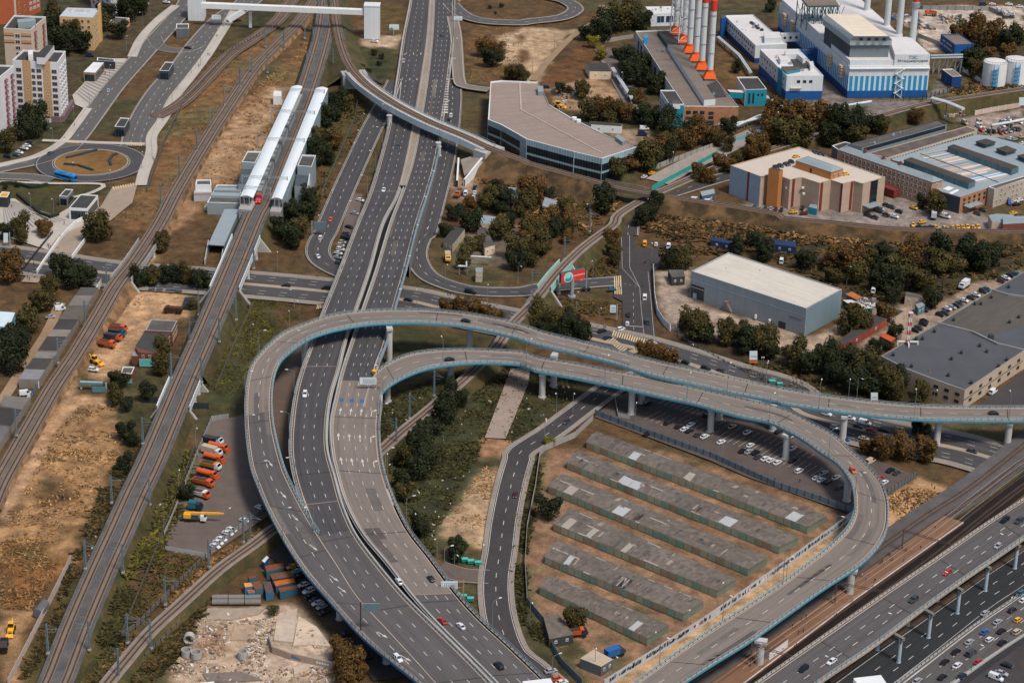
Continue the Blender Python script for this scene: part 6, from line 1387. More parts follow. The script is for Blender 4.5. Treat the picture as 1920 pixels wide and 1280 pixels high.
def crown_data(kind,vi,ck):
 key=(kind,vi,ck)
 if key not in CR:
  v,f,mi=(SHAPES if kind=='t' else SMALL)[vi]
  me=bpy.data.meshes.new('crown');me.from_pydata(v,[],f);me.polygons.foreach_set('material_index',np.array(mi,dtype=np.int32))
  for j,c in enumerate(LEAF[ck][1]):me.materials.append(leaf_mat('leaves_%s_%s'%(LEAF[ck][0].replace(' ','_'),('mid','deep','pale')[j]),c))
  CR[key]=me
 return CR[key]
def trunk_data():
 if 'trunk' not in CR:
  mb=MB();mb.tube([(0,0,-.2),(0,0,.5),(.03,.02,1.3)],[.16,.11,.05],7)
  for a in(0,2.1,4.2):mb.tube([(0,0,.55),(.35*math.cos(a),.35*math.sin(a),1.05),(.6*math.cos(a),.6*math.sin(a),1.45)],[.06,.04,.015],5)
  o=mb.build('trunk',bark);CR['trunk']=o.data;bpy.data.objects.remove(o)
 return CR['trunk']
def plant(k,x,y,r,ck,place,group):
 q=px(k,x,y);rad=r/XS(k)/pxm(q,4)*1.28;shrub=rad<3.0
 h=rad*(.5 if shrub else.95);c=PP(q,h)
 t=thing('shrub' if shrub else 'tree','shrub' if shrub else 'tree',None,(c.x,c.y,0),group=group)
 vi=rnd.randrange(3 if shrub else 5)
 cr_=bpy.data.objects.new('crown',crown_data('s' if shrub else 't',vi,ck));col.objects.link(cr_);cr_.parent=t
 cr_.location=(0,0,h);s=rad*rnd.uniform(1.0,1.15);cr_.scale=(s,s*rnd.uniform(.9,1.1),s*rnd.uniform(.85,1.1));cr_.rotation_euler=(0,0,rnd.uniform(0,6.28))
 tr_=bpy.data.objects.new('trunk',trunk_data());col.objects.link(tr_);tr_.parent=t;tr_.scale=(rad,rad,h/1.25);tr_.rotation_euler=(0,0,rnd.uniform(0,6.28))
 w=LEAF[ck][0];reg(t,'%s %s'%(w,'bush' if shrub else 'tree'),place,'%s %s'%(w,'bushes' if shrub else 'trees'),'x',q)
def XS(k):return 1.0 if k=='s' else XT[k][2]if k in XT else TS
def grove(place,group,k,s):
 for t_ in s.split():
  x,y,r,c=t_.split(',');plant(k,float(x),float(y),float(r)*(1.22 if k=='K' else 1),c,place,group)
grove('near the yellow house','trees in the housing estate','a1','300,150,55,g 400,175,70,o 335,225,58,g 440,225,50,g 580,70,52,g 565,120,40,o 640,155,48,g 700,45,56,g 765,35,40,g 290,70,45,o 470,170,40,g')
grove('below the white tan tower','trees in the housing estate','a1','115,630,52,g 180,595,52,g 225,575,40,g 145,695,50,g 215,650,50,g 25,770,48,o 60,720,36,o 180,700,44,g')
grove('along the street edge at far left','trees by the left street','a1','530,1238,66,o 110,1235,52,o 240,1225,40,b 30,1262,34,g 25,1018,15,g 100,1008,18,g')
grove('in the dense row beside the station','trees beside the station','a2','500,555,44,g 462,545,34,g 545,560,38,o 440,635,48,g 495,620,34,g 425,755,62,o 478,765,46,b 390,830,52,g 440,850,40,g 365,895,32,g')
grove('clustered below the right station tower','trees beside the station','a2','280,1040,32,o 340,1065,44,g 375,1105,36,g 290,1150,62,g 235,1140,46,g 350,1150,40,g 200,1240,54,g 290,1245,46,o 250,1290,50,g')
grove('on the grass by the footbridge tower','bushes near the footbridge','a2','706,288,18,g 740,310,16,g 733,345,15,g 622,335,13,g 640,370,20,g 676,392,20,g 1335,40,12,g 1400,32,12,g 1365,72,8,g')
grove('above the glass building','trees on the sandy field','a2','1350,305,48,g 1300,262,40,b 1375,270,34,b 1475,385,42,o 1435,398,26,o')
grove('in the overgrown plot','trees in the overgrown plot','K','560,330,85,o 690,380,85,g 490,410,60,o 640,460,60,g 620,250,50,g 320,450,65,b 180,520,60,g 90,690,55,g 350,600,80,g 620,670,85,o 700,620,50,g 310,860,65,o 420,830,50,o 260,1000,60,o 920,320,95,b 890,430,80,o 1130,570,80,b 1010,640,90,b 960,720,80,o 1170,680,60,g 820,860,95,o 900,800,70,b 1060,830,80,o 780,990,75,g 900,940,80,o 1280,480,70,o 1330,600,70,b 1300,760,45,b 1120,330,45,g 1320,690,50,g')
grove('on the slope beside the billboard','trees along the curved railway','b3','600,75,42,b 612,132,36,o 620,185,30,o 45,1,0.5,g'.replace(' 45,1,0.5,g',''))
grove('along the wall of the boiler house','trees by the boiler house','a3','690,318,52,g 745,350,58,g 700,392,52,g 800,342,40,g 770,412,48,g 850,455,50,g 640,290,28,g 760,555,42,b 720,520,26,o 770,620,46,g 812,650,42,g 930,680,56,g 1008,690,26,g')
grove('at the upper edge of the sandy field','trees by the boiler house','a3','530,135,52,g 590,112,52,g 650,95,58,o 725,92,54,o 772,112,46,g 700,40,42,o 560,175,44,g 505,225,30,y 545,290,30,y 470,170,40,g')
grove('around the construction yard','trees by the construction yard','a3','60,395,30,o 120,412,28,o 320,482,28,g 375,490,24,g 440,492,36,o 482,600,46,o 560,600,50,b 630,600,46,o 682,620,40,b 590,645,40,o')
grove('in the hedge row behind the glass building','trees behind the glass building','a3','1080,712,64,b 1000,750,54,b 925,782,54,o 850,800,54,b 800,852,62,o 740,845,54,g 690,875,52,b 640,915,52,o 905,832,44,g')
grove('on the far railway bank','trees along the far railway','a3','1150,742,44,b 1235,680,44,g 1190,762,34,o 1230,792,30,o 1280,360,30,g 1400,782,52,b 1392,832,44,b 1200,872,40,b 1242,892,44,b 1082,920,38,b 1130,962,34,b 1062,960,28,o 1282,862,34,o 1480,702,44,o')
grove('beneath the curved railway by the junction','trees along the curved railway','a3','840,1095,46,g 765,1180,44,g 820,1160,36,g 560,1085,60,g')
grove('in the belt before the power station','trees before the power station','a4','155,640,62,b 250,622,70,b 340,622,70,b 412,642,54,b 205,720,70,o 300,722,62,o 150,732,54,b 62,792,54,b 30,835,44,b 500,652,60,g 560,682,60,g 640,662,54,g 700,662,50,g 600,732,52,o 740,690,36,o 450,732,54,g 930,640,34,b')
grove('in the car park lot of the works','trees at the works','a4','1030,1112,54,o 962,1102,28,g 590,885,34,o 662,925,22,b 710,930,22,b')
grove('beyond the blue buildings','trees at the upper right','a4','1212,162,54,o 1280,182,62,b 1352,182,54,b 1432,202,60,g 1492,192,44,o 1152,182,44,b 1232,332,52,g 1262,372,44,o 1322,282,34,b 1432,282,42,b 1192,322,26,g 130,32,28,g')
grove('along the street below the lower plaza','trees by the left street','b1','62,232,66,b 332,242,54,g 422,246,58,g 472,282,52,g 382,292,52,g')
grove('above the truck yard','trees above the truck yard','b1','760,292,42,g 830,282,42,o 900,272,42,g 962,272,42,g 1032,277,42,o 1092,302,42,g 885,100,42,o')
grove('beside the lock-ups at the left edge','trees by the lock-ups','b1','272,342,46,o 232,402,60,o 152,522,60,o 82,640,70,g 62,732,70,g 122,65,34,o 242,32,34,b')
grove('around the brick workshop','trees by the brick workshop','b1','892,682,54,o 872,765,44,o 802,905,44,g 650,835,52,g 632,932,44,o 692,982,36,g 1052,442,30,o 680,1120,46,g 725,1165,38,g')
grove('behind the street','trees under the flyover','b2','1110,442,44,b 1180,452,48,b 1250,462,44,b 1330,477,44,b 1382,492,30,o')
grove('along the low railway inside the ramps','trees inside the ramps','b2','1120,952,60,g 1080,1012,64,g 1032,1092,46,g 962,1152,64,g 940,1222,64,g 1175,952,36,g 860,1262,50,o')
grove('in the thicket beside the billboard bridge','trees beside the flyover','b3','150,522,46,o 230,502,54,o 292,532,54,o 362,522,54,g 422,542,54,g 332,582,46,g 442,590,44,g 252,572,46,g')
grove('at the corner of the warehouse yard','trees around the warehouse','b3','922,192,46,g 982,192,46,o 1290,122,44,g 1442,132,54,g 1372,82,30,g')
grove('along the front of the grey warehouse','trees around the warehouse','b3','1032,532,50,o 1082,562,60,o 1112,592,42,g 1230,592,50,o 1292,592,54,o 1362,622,54,g 1432,632,54,o 1472,682,46,g 1332,652,46,g')
grove('by the zebra crossing','trees beside the flyover','b3','832,702,50,b 900,722,54,b 782,692,38,b 942,735,36,b 272,1182,34,y')
grove('in the dark wood behind the grey warehouse','trees in the dark wood','b4','100,152,44,g 322,182,54,g 470,182,54,b 522,152,54,o 582,192,62,b 642,172,62,o 702,162,54,g 762,222,72,g 852,232,72,o 902,172,62,b 962,292,62,o 802,302,62,g 602,262,54,o 482,272,44,o 1052,132,62,g 1122,202,54,o 1202,142,62,g 1282,172,70,g 1332,162,54,g 1052,202,62,o 802,382,44,g 742,302,54,g 1012,402,44,g')
grove('behind the lock-ups by the lattice mast','trees by the lock-ups below the warehouse','b4','762,472,48,b 552,532,58,o 622,502,58,b 642,542,44,o 812,592,38,g 702,672,38,g 772,662,30,g')
grove('along the bank above the flyover','trees along the embankment','b4','62,622,54,o 112,652,62,o 216,692,30,o 272,722,54,o 332,742,58,g 422,742,62,g 502,722,62,g 562,742,58,g 622,772,62,o 702,782,62,g 482,812,54,g 592,852,62,g 682,872,62,g 762,862,62,o 802,902,54,o 842,842,54,g 990,842,38,y 962,902,44,o 932,952,44,o')
grove('below the flyover by the ring road street','trees below the flyover','b4','952,1132,50,g 662,1202,44,b 742,1222,54,b 872,1222,54,b 982,1222,58,b')
grove('on the grass inside the lower ramp','trees inside the ramps','c2','952,102,60,g 862,232,48,o 1002,60,48,g 962,422,48,g 1152,552,48,g 1184,522,34,g 852,160,40,g')
grove('by the demolition site','trees by the demolition site','c2','542,1102,54,b 572,1182,70,b 552,1242,60,b 622,1202,44,b 156,885,34,o')
grove('in the garage yard','trees in the garage yard','c3','262,322,60,g 392,932,58,o')
grove('beside the equipment yard','bushes by the equipment yard','c1','672,92,44,g 1012,240,38,g 640,140,30,o')
# ---- low growth nobody could count: dry tufts, scrub and hedges
def tufts(name,specs,seed):
 rs=random.Random(seed);groups={}
 for k,s,n,h0,cols_ in specs:
  pl=[PP(q)for q in L(k,s)];xs=[p.x for p in pl];ys=[p.y for p in pl];m=len(pl);c=0;tries=0
  while c<n and tries<n*30:
   tries+=1;x,y=rs.uniform(min(xs),max(xs)),rs.uniform(min(ys),max(ys));ins=False
   for a in range(m):
    p,q=pl[a],pl[(a+1)%m]
    if(p.y>y)!=(q.y>y)and x<(q.x-p.x)*(y-p.y)/(q.y-p.y)+p.x:ins=not ins
   if not ins:continue
   if vn(x/7,y/7)<rs.uniform(.25,.65):continue
   c+=1;h=h0*rs.uniform(.4,1.0);cc=rs.choice(cols_);v,f=groups.setdefault(cc,([],[]))
   for _ in range(2):
    ox,oy=x+rs.gauss(0,h*.5),y+rs.gauss(0,h*.5);w=h*rs.uniform(.5,1.0);hh=h*rs.uniform(.25,.7);a=rs.uniform(0,6.28);dx,dy=math.cos(a)*w,math.sin(a)*w;lx,ly=rs.gauss(0,1.5)*h,rs.gauss(0,1.5)*h
    i=len(v);v+=[(ox-dx,oy-dy,-.25),(ox+dx,oy+dy,-.25),(ox+dx*.6+lx,oy+dy*.6+ly,hh),(ox-dx*.6+lx,oy-dy*.6+ly,hh*rs.uniform(.6,1))];f.append((i,i+1,i+2,i+3))
 V,Fc,MI,MM=[],[],[],[]
 for cc,(v,f)in groups.items():
  o=len(V);V+=v;Fc+=[tuple(j+o for j in q)for q in f];MI+=[len(MM)]*len(f);MM.append(mat('growth_%s'%cc,S(*GROW[cc]),.95,.3,.8,spec=.1))
 me=bpy.data.meshes.new(name);me.from_pydata(V,[],Fc);me.polygons.foreach_set('material_index',np.array(MI,dtype=np.int32))
 for m_ in MM:me.materials.append(m_)
 o=bpy.data.objects.new(name,me);col.objects.link(o);o['kind']='stuff'
_T=np.random.RandomState(4).rand(64,64)
def vn(x,y):
 xi,yi=math.floor(x),math.floor(y);fx,fy=x-xi,y-yi;g=lambda a,b:_T[(xi+a)%64,(yi+b)%64]
 return(g(0,0)*(1-fx)+g(1,0)*fx)*(1-fy)+(g(0,1)*(1-fx)+g(1,1)*fx)*fy
GROW={'straw':(142,108,70),'rust':(92,71,46),'moss':(70,66,36),'deep':(44,42,26),'lime':(98,90,34),'tan':(170,134,92)}
tufts('dry_grass',[('c1','260,0 640,0 560,200 430,490 330,640 0,700 0,430',900,.5,['straw','straw','tan','rust']),('c1','0,500 330,480 330,640 180,880 0,870',600,.5,['rust','straw','straw']),('b1','430,990 650,980 690,1080 640,1290 180,1290 330,1100',450,.5,['straw','tan','rust']),('c2','1250,160 1310,100 1410,110 1330,540 1060,460 1170,280',350,.45,['tan','straw']),('a1','900,640 1250,300 1513,130 1513,240 1250,560 1000,960 830,1270 640,1200',380,.5,['rust','straw']),('a1','1230,660 1513,380 1513,640 1310,1060 1060,1000 860,1290 1000,1000',380,.5,['straw','tan','rust']),('a2','0,560 300,240 400,180 340,470 250,470 0,1010',380,.5,['rust','straw','tan']),('a2','1200,110 1513,130 1513,430 1200,470',300,.5,['rust','straw'])],2)
tufts('scrub',[('a3','0,850 650,1020 640,1150 480,1290 0,1290',1600,1.2,['rust','rust','moss','straw']),('a3','880,1090 1513,1190 1513,1290 800,1290',1800,1.2,['rust','rust','straw','deep']),('b3','730,0 1513,0 1513,130 1050,170',1600,1.3,['rust','rust','deep']),('b4','0,0 1513,60 1513,130 0,100',2600,1.3,['rust','rust','straw','deep']),('b4','0,90 1513,110 1513,230 1000,430 540,400',1500,1.3,['rust','deep','moss']),('c1','1050,0 900,330 680,720 800,700 1010,260',3600,1.1,['lime','moss','moss','deep']),('c1','680,720 600,900 480,1290 560,1290 760,820',1100,1.0,['moss','deep','moss']),('c1','1100,850 1000,1080 920,1180 800,1290 690,1290 880,1000 1180,760',1800,1.1,['deep','moss','rust']),('c1','620,100 760,0 700,200 440,600 390,640 480,430',1500,.9,['moss','rust','deep']),('c1','380,640 470,680 330,990 100,1290 300,900',1100,.8,['moss','deep','rust']),('c1','880,560 1140,600 900,860 690,1100 620,1000',1300,.8,['moss','rust']),('c1','1150,600 1513,400 1513,440 860,990 500,1290 440,1290',1100,.7,['rust','straw']),('b2','730,960 1240,770 1513,780 1250,1290 740,1260',2000,.6,['moss','moss','deep']),('c2','740,0 1280,0 1060,430 1020,640 940,500',1300,.6,['moss','moss','deep']),('c3','150,100 215,20 200,280 130,560 75,560',900,.8,['moss','deep']),('c3','75,640 130,640 140,850 240,1060 110,950',500,.8,['moss','deep']),('b3','240,390 640,430 630,540 300,470',700,.9,['rust','moss']),('b3','400,150 620,30 650,260 470,300',700,.9,['rust','moss']),('b1','1290,400 1513,410 1390,700 1280,970 1100,870',1200,.4,['moss','moss','lime']),('b2','0,400 340,450 150,640 60,760 0,700',900,.4,['moss','moss','lime']),('b3','0,660 470,830 110,1180 20,1190',1000,.6,['deep','moss','moss']),('a2','440,500 620,470 690,580 330,1270 430,900 430,560',1300,.9,['moss','rust']),('a4','1080,440 1513,440 1513,560 1160,560',800,1.1,['rust','deep','straw']),('a2','1320,830 1513,880 1513,990 1180,1000',500,1.1,['rust','straw']),('c4','770,280 930,165 1105,215 780,470',500,.6,['tan','rust']),('b4','0,740 700,890 980,1000 0,870',900,.9,['deep','moss','rust'])],3)
# ---------------------------------------------------------------- vehicles
PAINT={'white':(206,208,210),'black':(24,26,30),'dark grey':(58,62,66),'silver':(150,154,158),'red':(164,44,36),'dark red':(74,30,30),'yellow':(222,160,40),'orange':(200,86,38),'blue':(38,92,150),'navy':(32,44,70),'teal':(46,92,104),'beige':(178,162,140),'green':(52,82,60),'pale blue':(150,176,190)}
paint={k:mat('paint_'+k.replace(' ','_'),S(*v),.3,.04,.5,spec=.5)for k,v in PAINT.items()}
tyre=mat('tyre',S(26,26,26),.9,.1,2);lampw=mat('headlamp',S(220,220,212),.2,.05,2);lampr=mat('tail_lamp',S(176,26,24),.3,.05,2);carglass=mat('car_glass',S(26,32,36),.1,.1,1,spec=.7)
def loft(mb,secs,m=0):
 for i in range(len(secs)-1):
  A,B=secs[i],secs[i+1];n=len(A)
  for j in range(n):mb.face([A[j],A[(j+1)%n],B[(j+1)%n],B[j]],m)
 mb.face(secs[0][::-1],m);mb.face(secs[-1],m)
SHAPE={'sedan':([(-2.3,.78,.74),(-2.15,.93,.86),(-1.2,1.0,.91),(.9,1.0,.91),(1.85,.86,.88),(2.22,.7,.8),(2.32,.55,.7)],(-1.85,1.2,.97,-1.15,.35,1.44,.82,.62)),'hatchback':([(-1.95,.85,.76),(-1.85,1.0,.85),(-.9,1.04,.87),(.8,1.02,.87),(1.6,.88,.84),(1.92,.7,.76),(2.0,.55,.68)],(-1.86,1.1,1.0,-1.45,.3,1.5,.8,.62)),'SUV':([(-2.3,.95,.8),(-2.2,1.1,.92),(-1.2,1.14,.95),(.9,1.12,.95),(1.9,1.0,.92),(2.28,.82,.84),(2.36,.6,.76)],(-2.22,1.1,1.1,-1.95,.35,1.72,.88,.7)),'van':([(-2.7,1.1,.9),(-2.6,1.25,.97),(-1.2,1.28,1.0),(1.2,1.25,1.0),(2.2,1.1,.96),(2.65,.9,.88),(2.75,.6,.8)],(-2.62,1.75,1.24,-2.5,.9,2.2,.95,.82))}
CARD={}
def car_parts(kind,colr,near):
 key=(kind,colr,near)
 if key in CARD:return CARD[key]
 st,(x0,x1,z0,X0,X1,z1,w0,w1)=SHAPE[kind];pm=paint[colr]
 mb=MB();loft(mb,[[(x,-w*.94,.26),(x,-w,.6),(x,-w*.9,z),(x,w*.9,z),(x,w,.6),(x,w*.94,.26)]for x,z,w in st])
 roofz=z1+.02;mb.face([(X0-.05,-w1-.03,roofz),(X1+.05,-w1-.03,roofz),(X1+.05,w1+.03,roofz),(X0-.05,w1+.03,roofz)])
 for s in(-1,1):
  for xa,xb in((x0,X0),(x1,X1),((x0+x1)/2-.1,(X0+X1)/2-.1)):mb.beam((xa,s*(w0+.01),z0),(xb,s*(w1+.02),z1),.1,.07)
  if kind=='van':mb.face([(x0,s*(w0+.015),z0),(.4,s*(w0+.015),z0),(.3,s*(w1+.02),z1),(X0,s*(w1+.02),z1)])
 g=MB();b=[(x0,-w0,z0),(x1,-w0,z0),(x1,w0,z0),(x0,w0,z0)];t=[(X0,-w1,z1),(X1,-w1,z1),(X1,w1,z1),(X0,w1,z1)]
 for j in range(4):g.face([b[j],b[(j+1)%4],t[(j+1)%4],t[j]])
 g.face(t)
 parts=[];xw=(st[0][0]+.82,st[-1][0]-.85)
 if near:
  parts=[('body',mb,[pm]),('window',g,[carglass])]
  for x in xw:
   for s in(-1,1):w=MB();w.tube([(x,s*(st[3][2]-.24),.33),(x,s*(st[3][2]+.01),.33)],.33,10);parts.append(('wheel',w,[tyre]))
  for s in(-1,1):
   h=MB();h.box((st[-1][0]-.1,s*.56,.55),(.14,.34,.16));parts.append(('headlight',h,[lampw]));h=MB();h.box((st[0][0]+.02,s*.62,.68),(.12,.3,.16));parts.append(('taillight',h,[lampr]))
 else:
  o=len(mb.v)
  for f_,m_,src in((g.f,1,g.v),):
   for f in f_:mb.face([src[i]for i in f],1)
  for x in xw:
   for s in(-1,1):mb.tube([(x,s*(st[3][2]-.24),.33),(x,s*(st[3][2]+.01),.33)],.33,8,2)
  for s in(-1,1):mb.box((st[-1][0]-.1,s*.56,.55),(.14,.34,.16),0,3);mb.box((st[0][0]+.02,s*.62,.68),(.12,.3,.16),0,4)
  parts=[('car',mb,[pm,carglass,tyre,lampw,lampr])]
 out=[]
 for nm,m_,ms in parts:o=m_.build(nm,ms);out.append((nm,o.data));bpy.data.objects.remove(o)
 CARD[key]=out;return out
CN={'w':'white','k':'black','d':'dark grey','s':'silver','r':'red','m':'dark red','y':'yellow','o':'orange','b':'blue','n':'navy','t':'teal','e':'beige','g':'green','p':'pale blue'}
KN={'S':'sedan','H':'hatchback','U':'SUV','V':'van'}
def put_car(p,ang,code,place,group,axis='x',name=None):
 colr=CN[code[0]];kind=KN[code[1]if len(code)>1 else rnd.choice('SSHU')]
 q=pix(p);near=q[1]>520
 parts=car_parts(kind,colr,near)
 if near:
  o=thing(name or('van' if kind=='van' else 'car'),'van' if kind=='van' else 'car',None,p,ang,group)
  for nm,me in parts:c=bpy.data.objects.new(nm,me);col.objects.link(c);c.parent=o
 else:
  o=bpy.data.objects.new('van' if kind=='van' else 'car',parts[0][1]);col.objects.link(o);o.location=p;o.rotation_euler=(0,0,ang);o['category']='van' if kind=='van' else 'car';o['group']=group
 s=rnd.uniform(.85,.92);o.scale=(s,s,s)
 w='%s %s'%(colr,kind);reg(o,w,place,w+'s',axis,q)
def parked(place,group,k,vec,s,z=.14,axis='x',flip=0.0):
 for t_ in s.split():
  a=t_.split(',');x,y=float(a[0]),float(a[1]);v=vec if len(a)<5 else(float(a[3]),float(a[4]))
  d=P(k,x+v[0],y+v[1],z)-P(k,x,y,z);ang=math.atan2(d.y,d.x)+(math.pi if rnd.random()<flip else 0)+rnd.gauss(0,.03)
  p=P(k,x,y,z+.7);p.z=z;put_car(p,ang,a[2],place,group,axis)
def driving(place,group,rd,sgn,k,s,axis='y'):
 c=[]
 for i in range(rd.n):
  for f in np.linspace(0,1,13):
   j=f*(rd.e.shape[1]-1);e=min(int(j),rd.e.shape[1]-2);c.append((i,rd.e[i,e]*(1-j+e)+rd.e[i,e+1]*(j-e)))
 pc=np.array([pix(p+np.array([0,0,.7]))for _,p in c])
 for t_ in s.split():
  a=t_.split(',');q=px(k,float(a[0]),float(a[1]));n=int(np.argmin((pc[:,0]-q[0])**2+(pc[:,1]-q[1])**2));i=c[n][0];z=c[n][1][2]+.03
  t=rd.e[min(i+1,rd.n-1)].mean(axis=0)-rd.e[max(i-1,0)].mean(axis=0);sg=sgn if len(a)<4 else int(a[3])
  p=PP(q,z+.7);p.z=z;put_car(p,math.atan2(t[1]*sg,t[0]*sg),a[2],place,group,axis)
driving('on the main highway','cars on the highway',HW,1,'a2','863,333,s 1073,190,d,-1 1122,627,wU,-1 832,795,d 755,1033,wS')
driving('on the main highway','cars on the highway',HW,1,'b2','325,925,wU')
driving('on the main highway','cars on the highway',HW,-1,'c2','838,722,wS 1013,707,kS 1075,937,rS 1175,965,wS 1383,1182,kU')
driving('driving on the outer flyover','cars on the flyovers',RA,-1,'c2','832,1142,wU');driving('driving on the outer flyover','cars on the flyovers',RA,1,'b2','1203,525,kS');driving('driving on the outer flyover','cars on the flyovers',RA,1,'b4','1348,1028,kS')
driving('driving on the inner flyover','cars on the flyovers',RB,1,'b2','1115,735,kS');driving('driving on the inner flyover','cars on the flyovers',RB,1,'c4','580,118,oH')
driving('on the elevated ring road','cars on the elevated ring road',RT,1,'c4','1410,388,kU 1485,393,dU 1372,530,sH 1095,673,rS 910,822,dU 465,1158,wS 310,1198,kU')
driving('on the dark ring road carriageway','cars on the ring road',r1,-1,'c4','1300,895,sS 1495,785,tS')
driving('in the jam on the ring road','cars in the ring road jam',r2,-1,'c4','1450,878,kS 1480,932,yH 1370,943,sS 1390,993,kS 1475,998,eU 1300,998,bS 1325,1040,wH 1395,1055,kS 1215,1052,sS 1143,1105,kS 1225,1115,dV 1083,1160,kS 1150,1180,wS 1265,1160,rS 1068,1243,kS 1175,1238,nS 930,1265,sS 1510,825,wS')
driving('on the exit slip road','cars on the slip road',slip_l,1,'a2','465,1196,oH');driving('on the exit slip road','cars on the slip road',slip_l,-1,'b2','411,72,wU 395,172,wS')
driving('on the right slip road','cars on the slip road',slip_r,1,'b2','1228,370,kV');driving('on the right slip road','cars on the slip road',slip_r,1,'b3','465,350,kS 602,353,tS')
driving('on the street below the highway','cars on the street',street,-1,'b2','222,332,kS 445,350,kV 890,412,kS,1');driving('on the street below','cars on the street',street,1,'b3','915,700,w 1005,752,k 1115,785,kU 1200,797,dS')
driving('on the street below','cars on the street',street,1,'b4','435,1032,wU 565,1055,wU 645,1082,wV 610,1100,dS 680,1122,rS 487,1108,wU 755,1155,wS 540,1170,bH 640,1165,eS 750,1120,kS 845,1165,pU 1230,1235,dS')
driving('on the road beside the garage yard','cars on the lower road',lower,1,'c2','1473,250,m');driving('on the road beside the garage yard','cars on the lower road',lower,1,'b3','355,1073,dS')
parked('parked beside the exit slip road','cars by the slip road','a2',(20,5),'627,1088,wS 597,1160,sS 565,1235,kS 550,1272,dS',.35,'y');parked('parked beside the highway','cars beside the highway','b2',(20,4),'552,50,d 546,70,k 530,95,s 520,112,e 520,135,w 508,155,w 505,178,s 513,210,d',.35,'y')
parked('under the low flyover edge','cars under the flyover','c2',(-30,10),'255,642,yS 275,668,pS 293,692,kS 317,740,wS 345,775,wU 352,803,kS 382,820,dS 395,840,wS 417,860,sS 432,892,kS 545,1010,kS 612,1088,dS 660,1140,kS',.14,'y')
parked('parked in the equipment yard','white cars in the equipment yard','c1',(30,9),'1420,320,wS 1335,390,wS 1262,440,wS 1242,460,wS 1208,492,wS 1190,510,wS 1172,530,wS',.14,'y')
parked('in the parking lot under the flyover','cars in the parking lot','b3',(25,-12),'908,1080,kS 968,1100,kS 1000,1115,wS 1035,1090,wS 1027,1124,kS 1075,1145,dS 1110,1155,wS 1200,1185,wS 1260,1100,eS 1343,1132,wS 1120,1040,kS 800,973,kU 800,1140,kS')
parked('in the parking lot under the flyover','cars in the parking lot','p',(25,-14),'315,390,wS 150,510,kS 280,530,sS 430,550,kU 480,640,dS 640,680,wS 760,720,wS 905,765,wS 1240,450,wS 1240,175,wS 930,90,kS 1240,720,kU 1380,950,wU')
parked('in the parking lot under the flyover','cars in the parking lot','c4',(25,-14),'420,132,sS 380,158,wS 408,170,wS 442,180,kS 488,155,wS 503,210,dS');parked('beyond the flyover bend','cars beyond the flyover','c4',(25,-14),'785,117,kS 820,130,dS 752,182,wS 725,160,rS 675,70,eV')
parked('waiting at the junction','cars at the junction','b3',(2,-20),'693,492,kU 688,540,wH 797,530,dV 783,398,wV');parked('crossing the junction','cars at the junction','b3',(22,-8),'652,570,wU 550,580,kS 578,618,nS 823,650,wU')
parked('at the head of the junction road','cars at the junction','b3',(4,-18),'845,108,wH 880,117,dS 913,118,wV 783,105,yV')
parked('parked beside the factory hall','cars beside the factory hall','b4',(24,8),'1055,488,kS 1083,480,dS 1095,457,wS 1120,450,sS 1145,440,dS 1160,430,dS 1187,412,wS 1225,397,dS 1252,382,wS 1290,362,dU 1310,352,tS 965,540,kS 940,562,dS 920,574,kS 970,462,dU 1390,305,mS 1415,290,wS 1440,275,kS 1470,268,tS 970,525,kS')
parked('by the wood behind the warehouse','vans by the wood','b4',(3,-14),'692,360,wV 190,200,wV');parked('beside the hall wall','vans by the hall','b4',(20,-16),'1345,912,wV')
parked('parked in front of the car park','cars before the car park','a4',(3,-14),'45,1122,tS 73,1130,sS 102,1132,dS 132,1134,sS 160,1137,mS 190,1140,kS 305,1130,kS',axis='x');parked('parked in front of the car park','cars before the car park','a4',(14,-1),'255,1153,yS 312,1160,mS')
parked('in the works parking lot','cars at the works','a4',(16,5),'660,1168,kS 700,1182,kS 730,1135,sS 762,1115,kS 790,1125,dS 762,1168,kS 808,1177,wS 832,1150,kS 720,1145,dV 912,1130,yS 945,1237,kS 985,1240,dS 1010,1236,dS 1260,1160,dS 1290,1140,dS')
parked('in the works parking lot','cars at the works','a4',(18,-3),'908,1222,yS,4,16 958,1208,yS 1033,1238,yS,10,8 1082,1242,yS,10,8 1125,1240,yS,8,10 1152,1238,yS,8,10 1178,1236,yS,8,10 1205,1234,yS,8,10 1235,1238,yS,8,10 1262,1234,yS,8,10 1195,1252,yS,8,4 1248,1250,yS,8,10 1455,1160,yS 1085,1177,wV,14,4 1435,1102,bV,4,12 1465,1100,wS 1490,1088,wS 1475,1110,kS')
parked('on the car park roof','cars on the roof','D',(22,14),'572,315,mS 622,298,dS 684,283,dS 704,276,dS 745,252,kS 1010,145,dS 1050,158,dS 1100,172,dS',13.7);parked('on the car park roof','cars on the roof','D',(20,-3),'800,195,yS 1352,392,yS',13.7)
parked('in the upper right lot','vehicles in the upper right lot','O',(24,14),'690,510,wV 735,575,oS 790,560,wS 860,590,kS 940,595,kS 1060,560,sS 700,440,eV 450,450,eV 1140,600,sS 1215,590,sS 1250,580,kS 1100,500,wS 1180,470,dS 1290,545,eS 1380,560,dS 1330,560,kS 1210,390,wS 1300,420,rS 1400,440,wS 1065,620,rS 1090,430,sS 1150,430,wS 1240,500,mS')
parked('in the upper right lot','vehicles in the upper right lot','O',(26,-6),'1130,755,tS 1240,720,wS 1225,765,dS 1300,735,sS 1430,690,eS 1440,800,wS 1050,740,kS')
parked('along the top right road','cars on the top right road','B',(22,1),'700,85,dS 820,85,wS 915,85,wS 1030,90,wS 1120,90,dS 1540,45,wS 1740,48,wS 1870,75,wS 1430,50,nV')
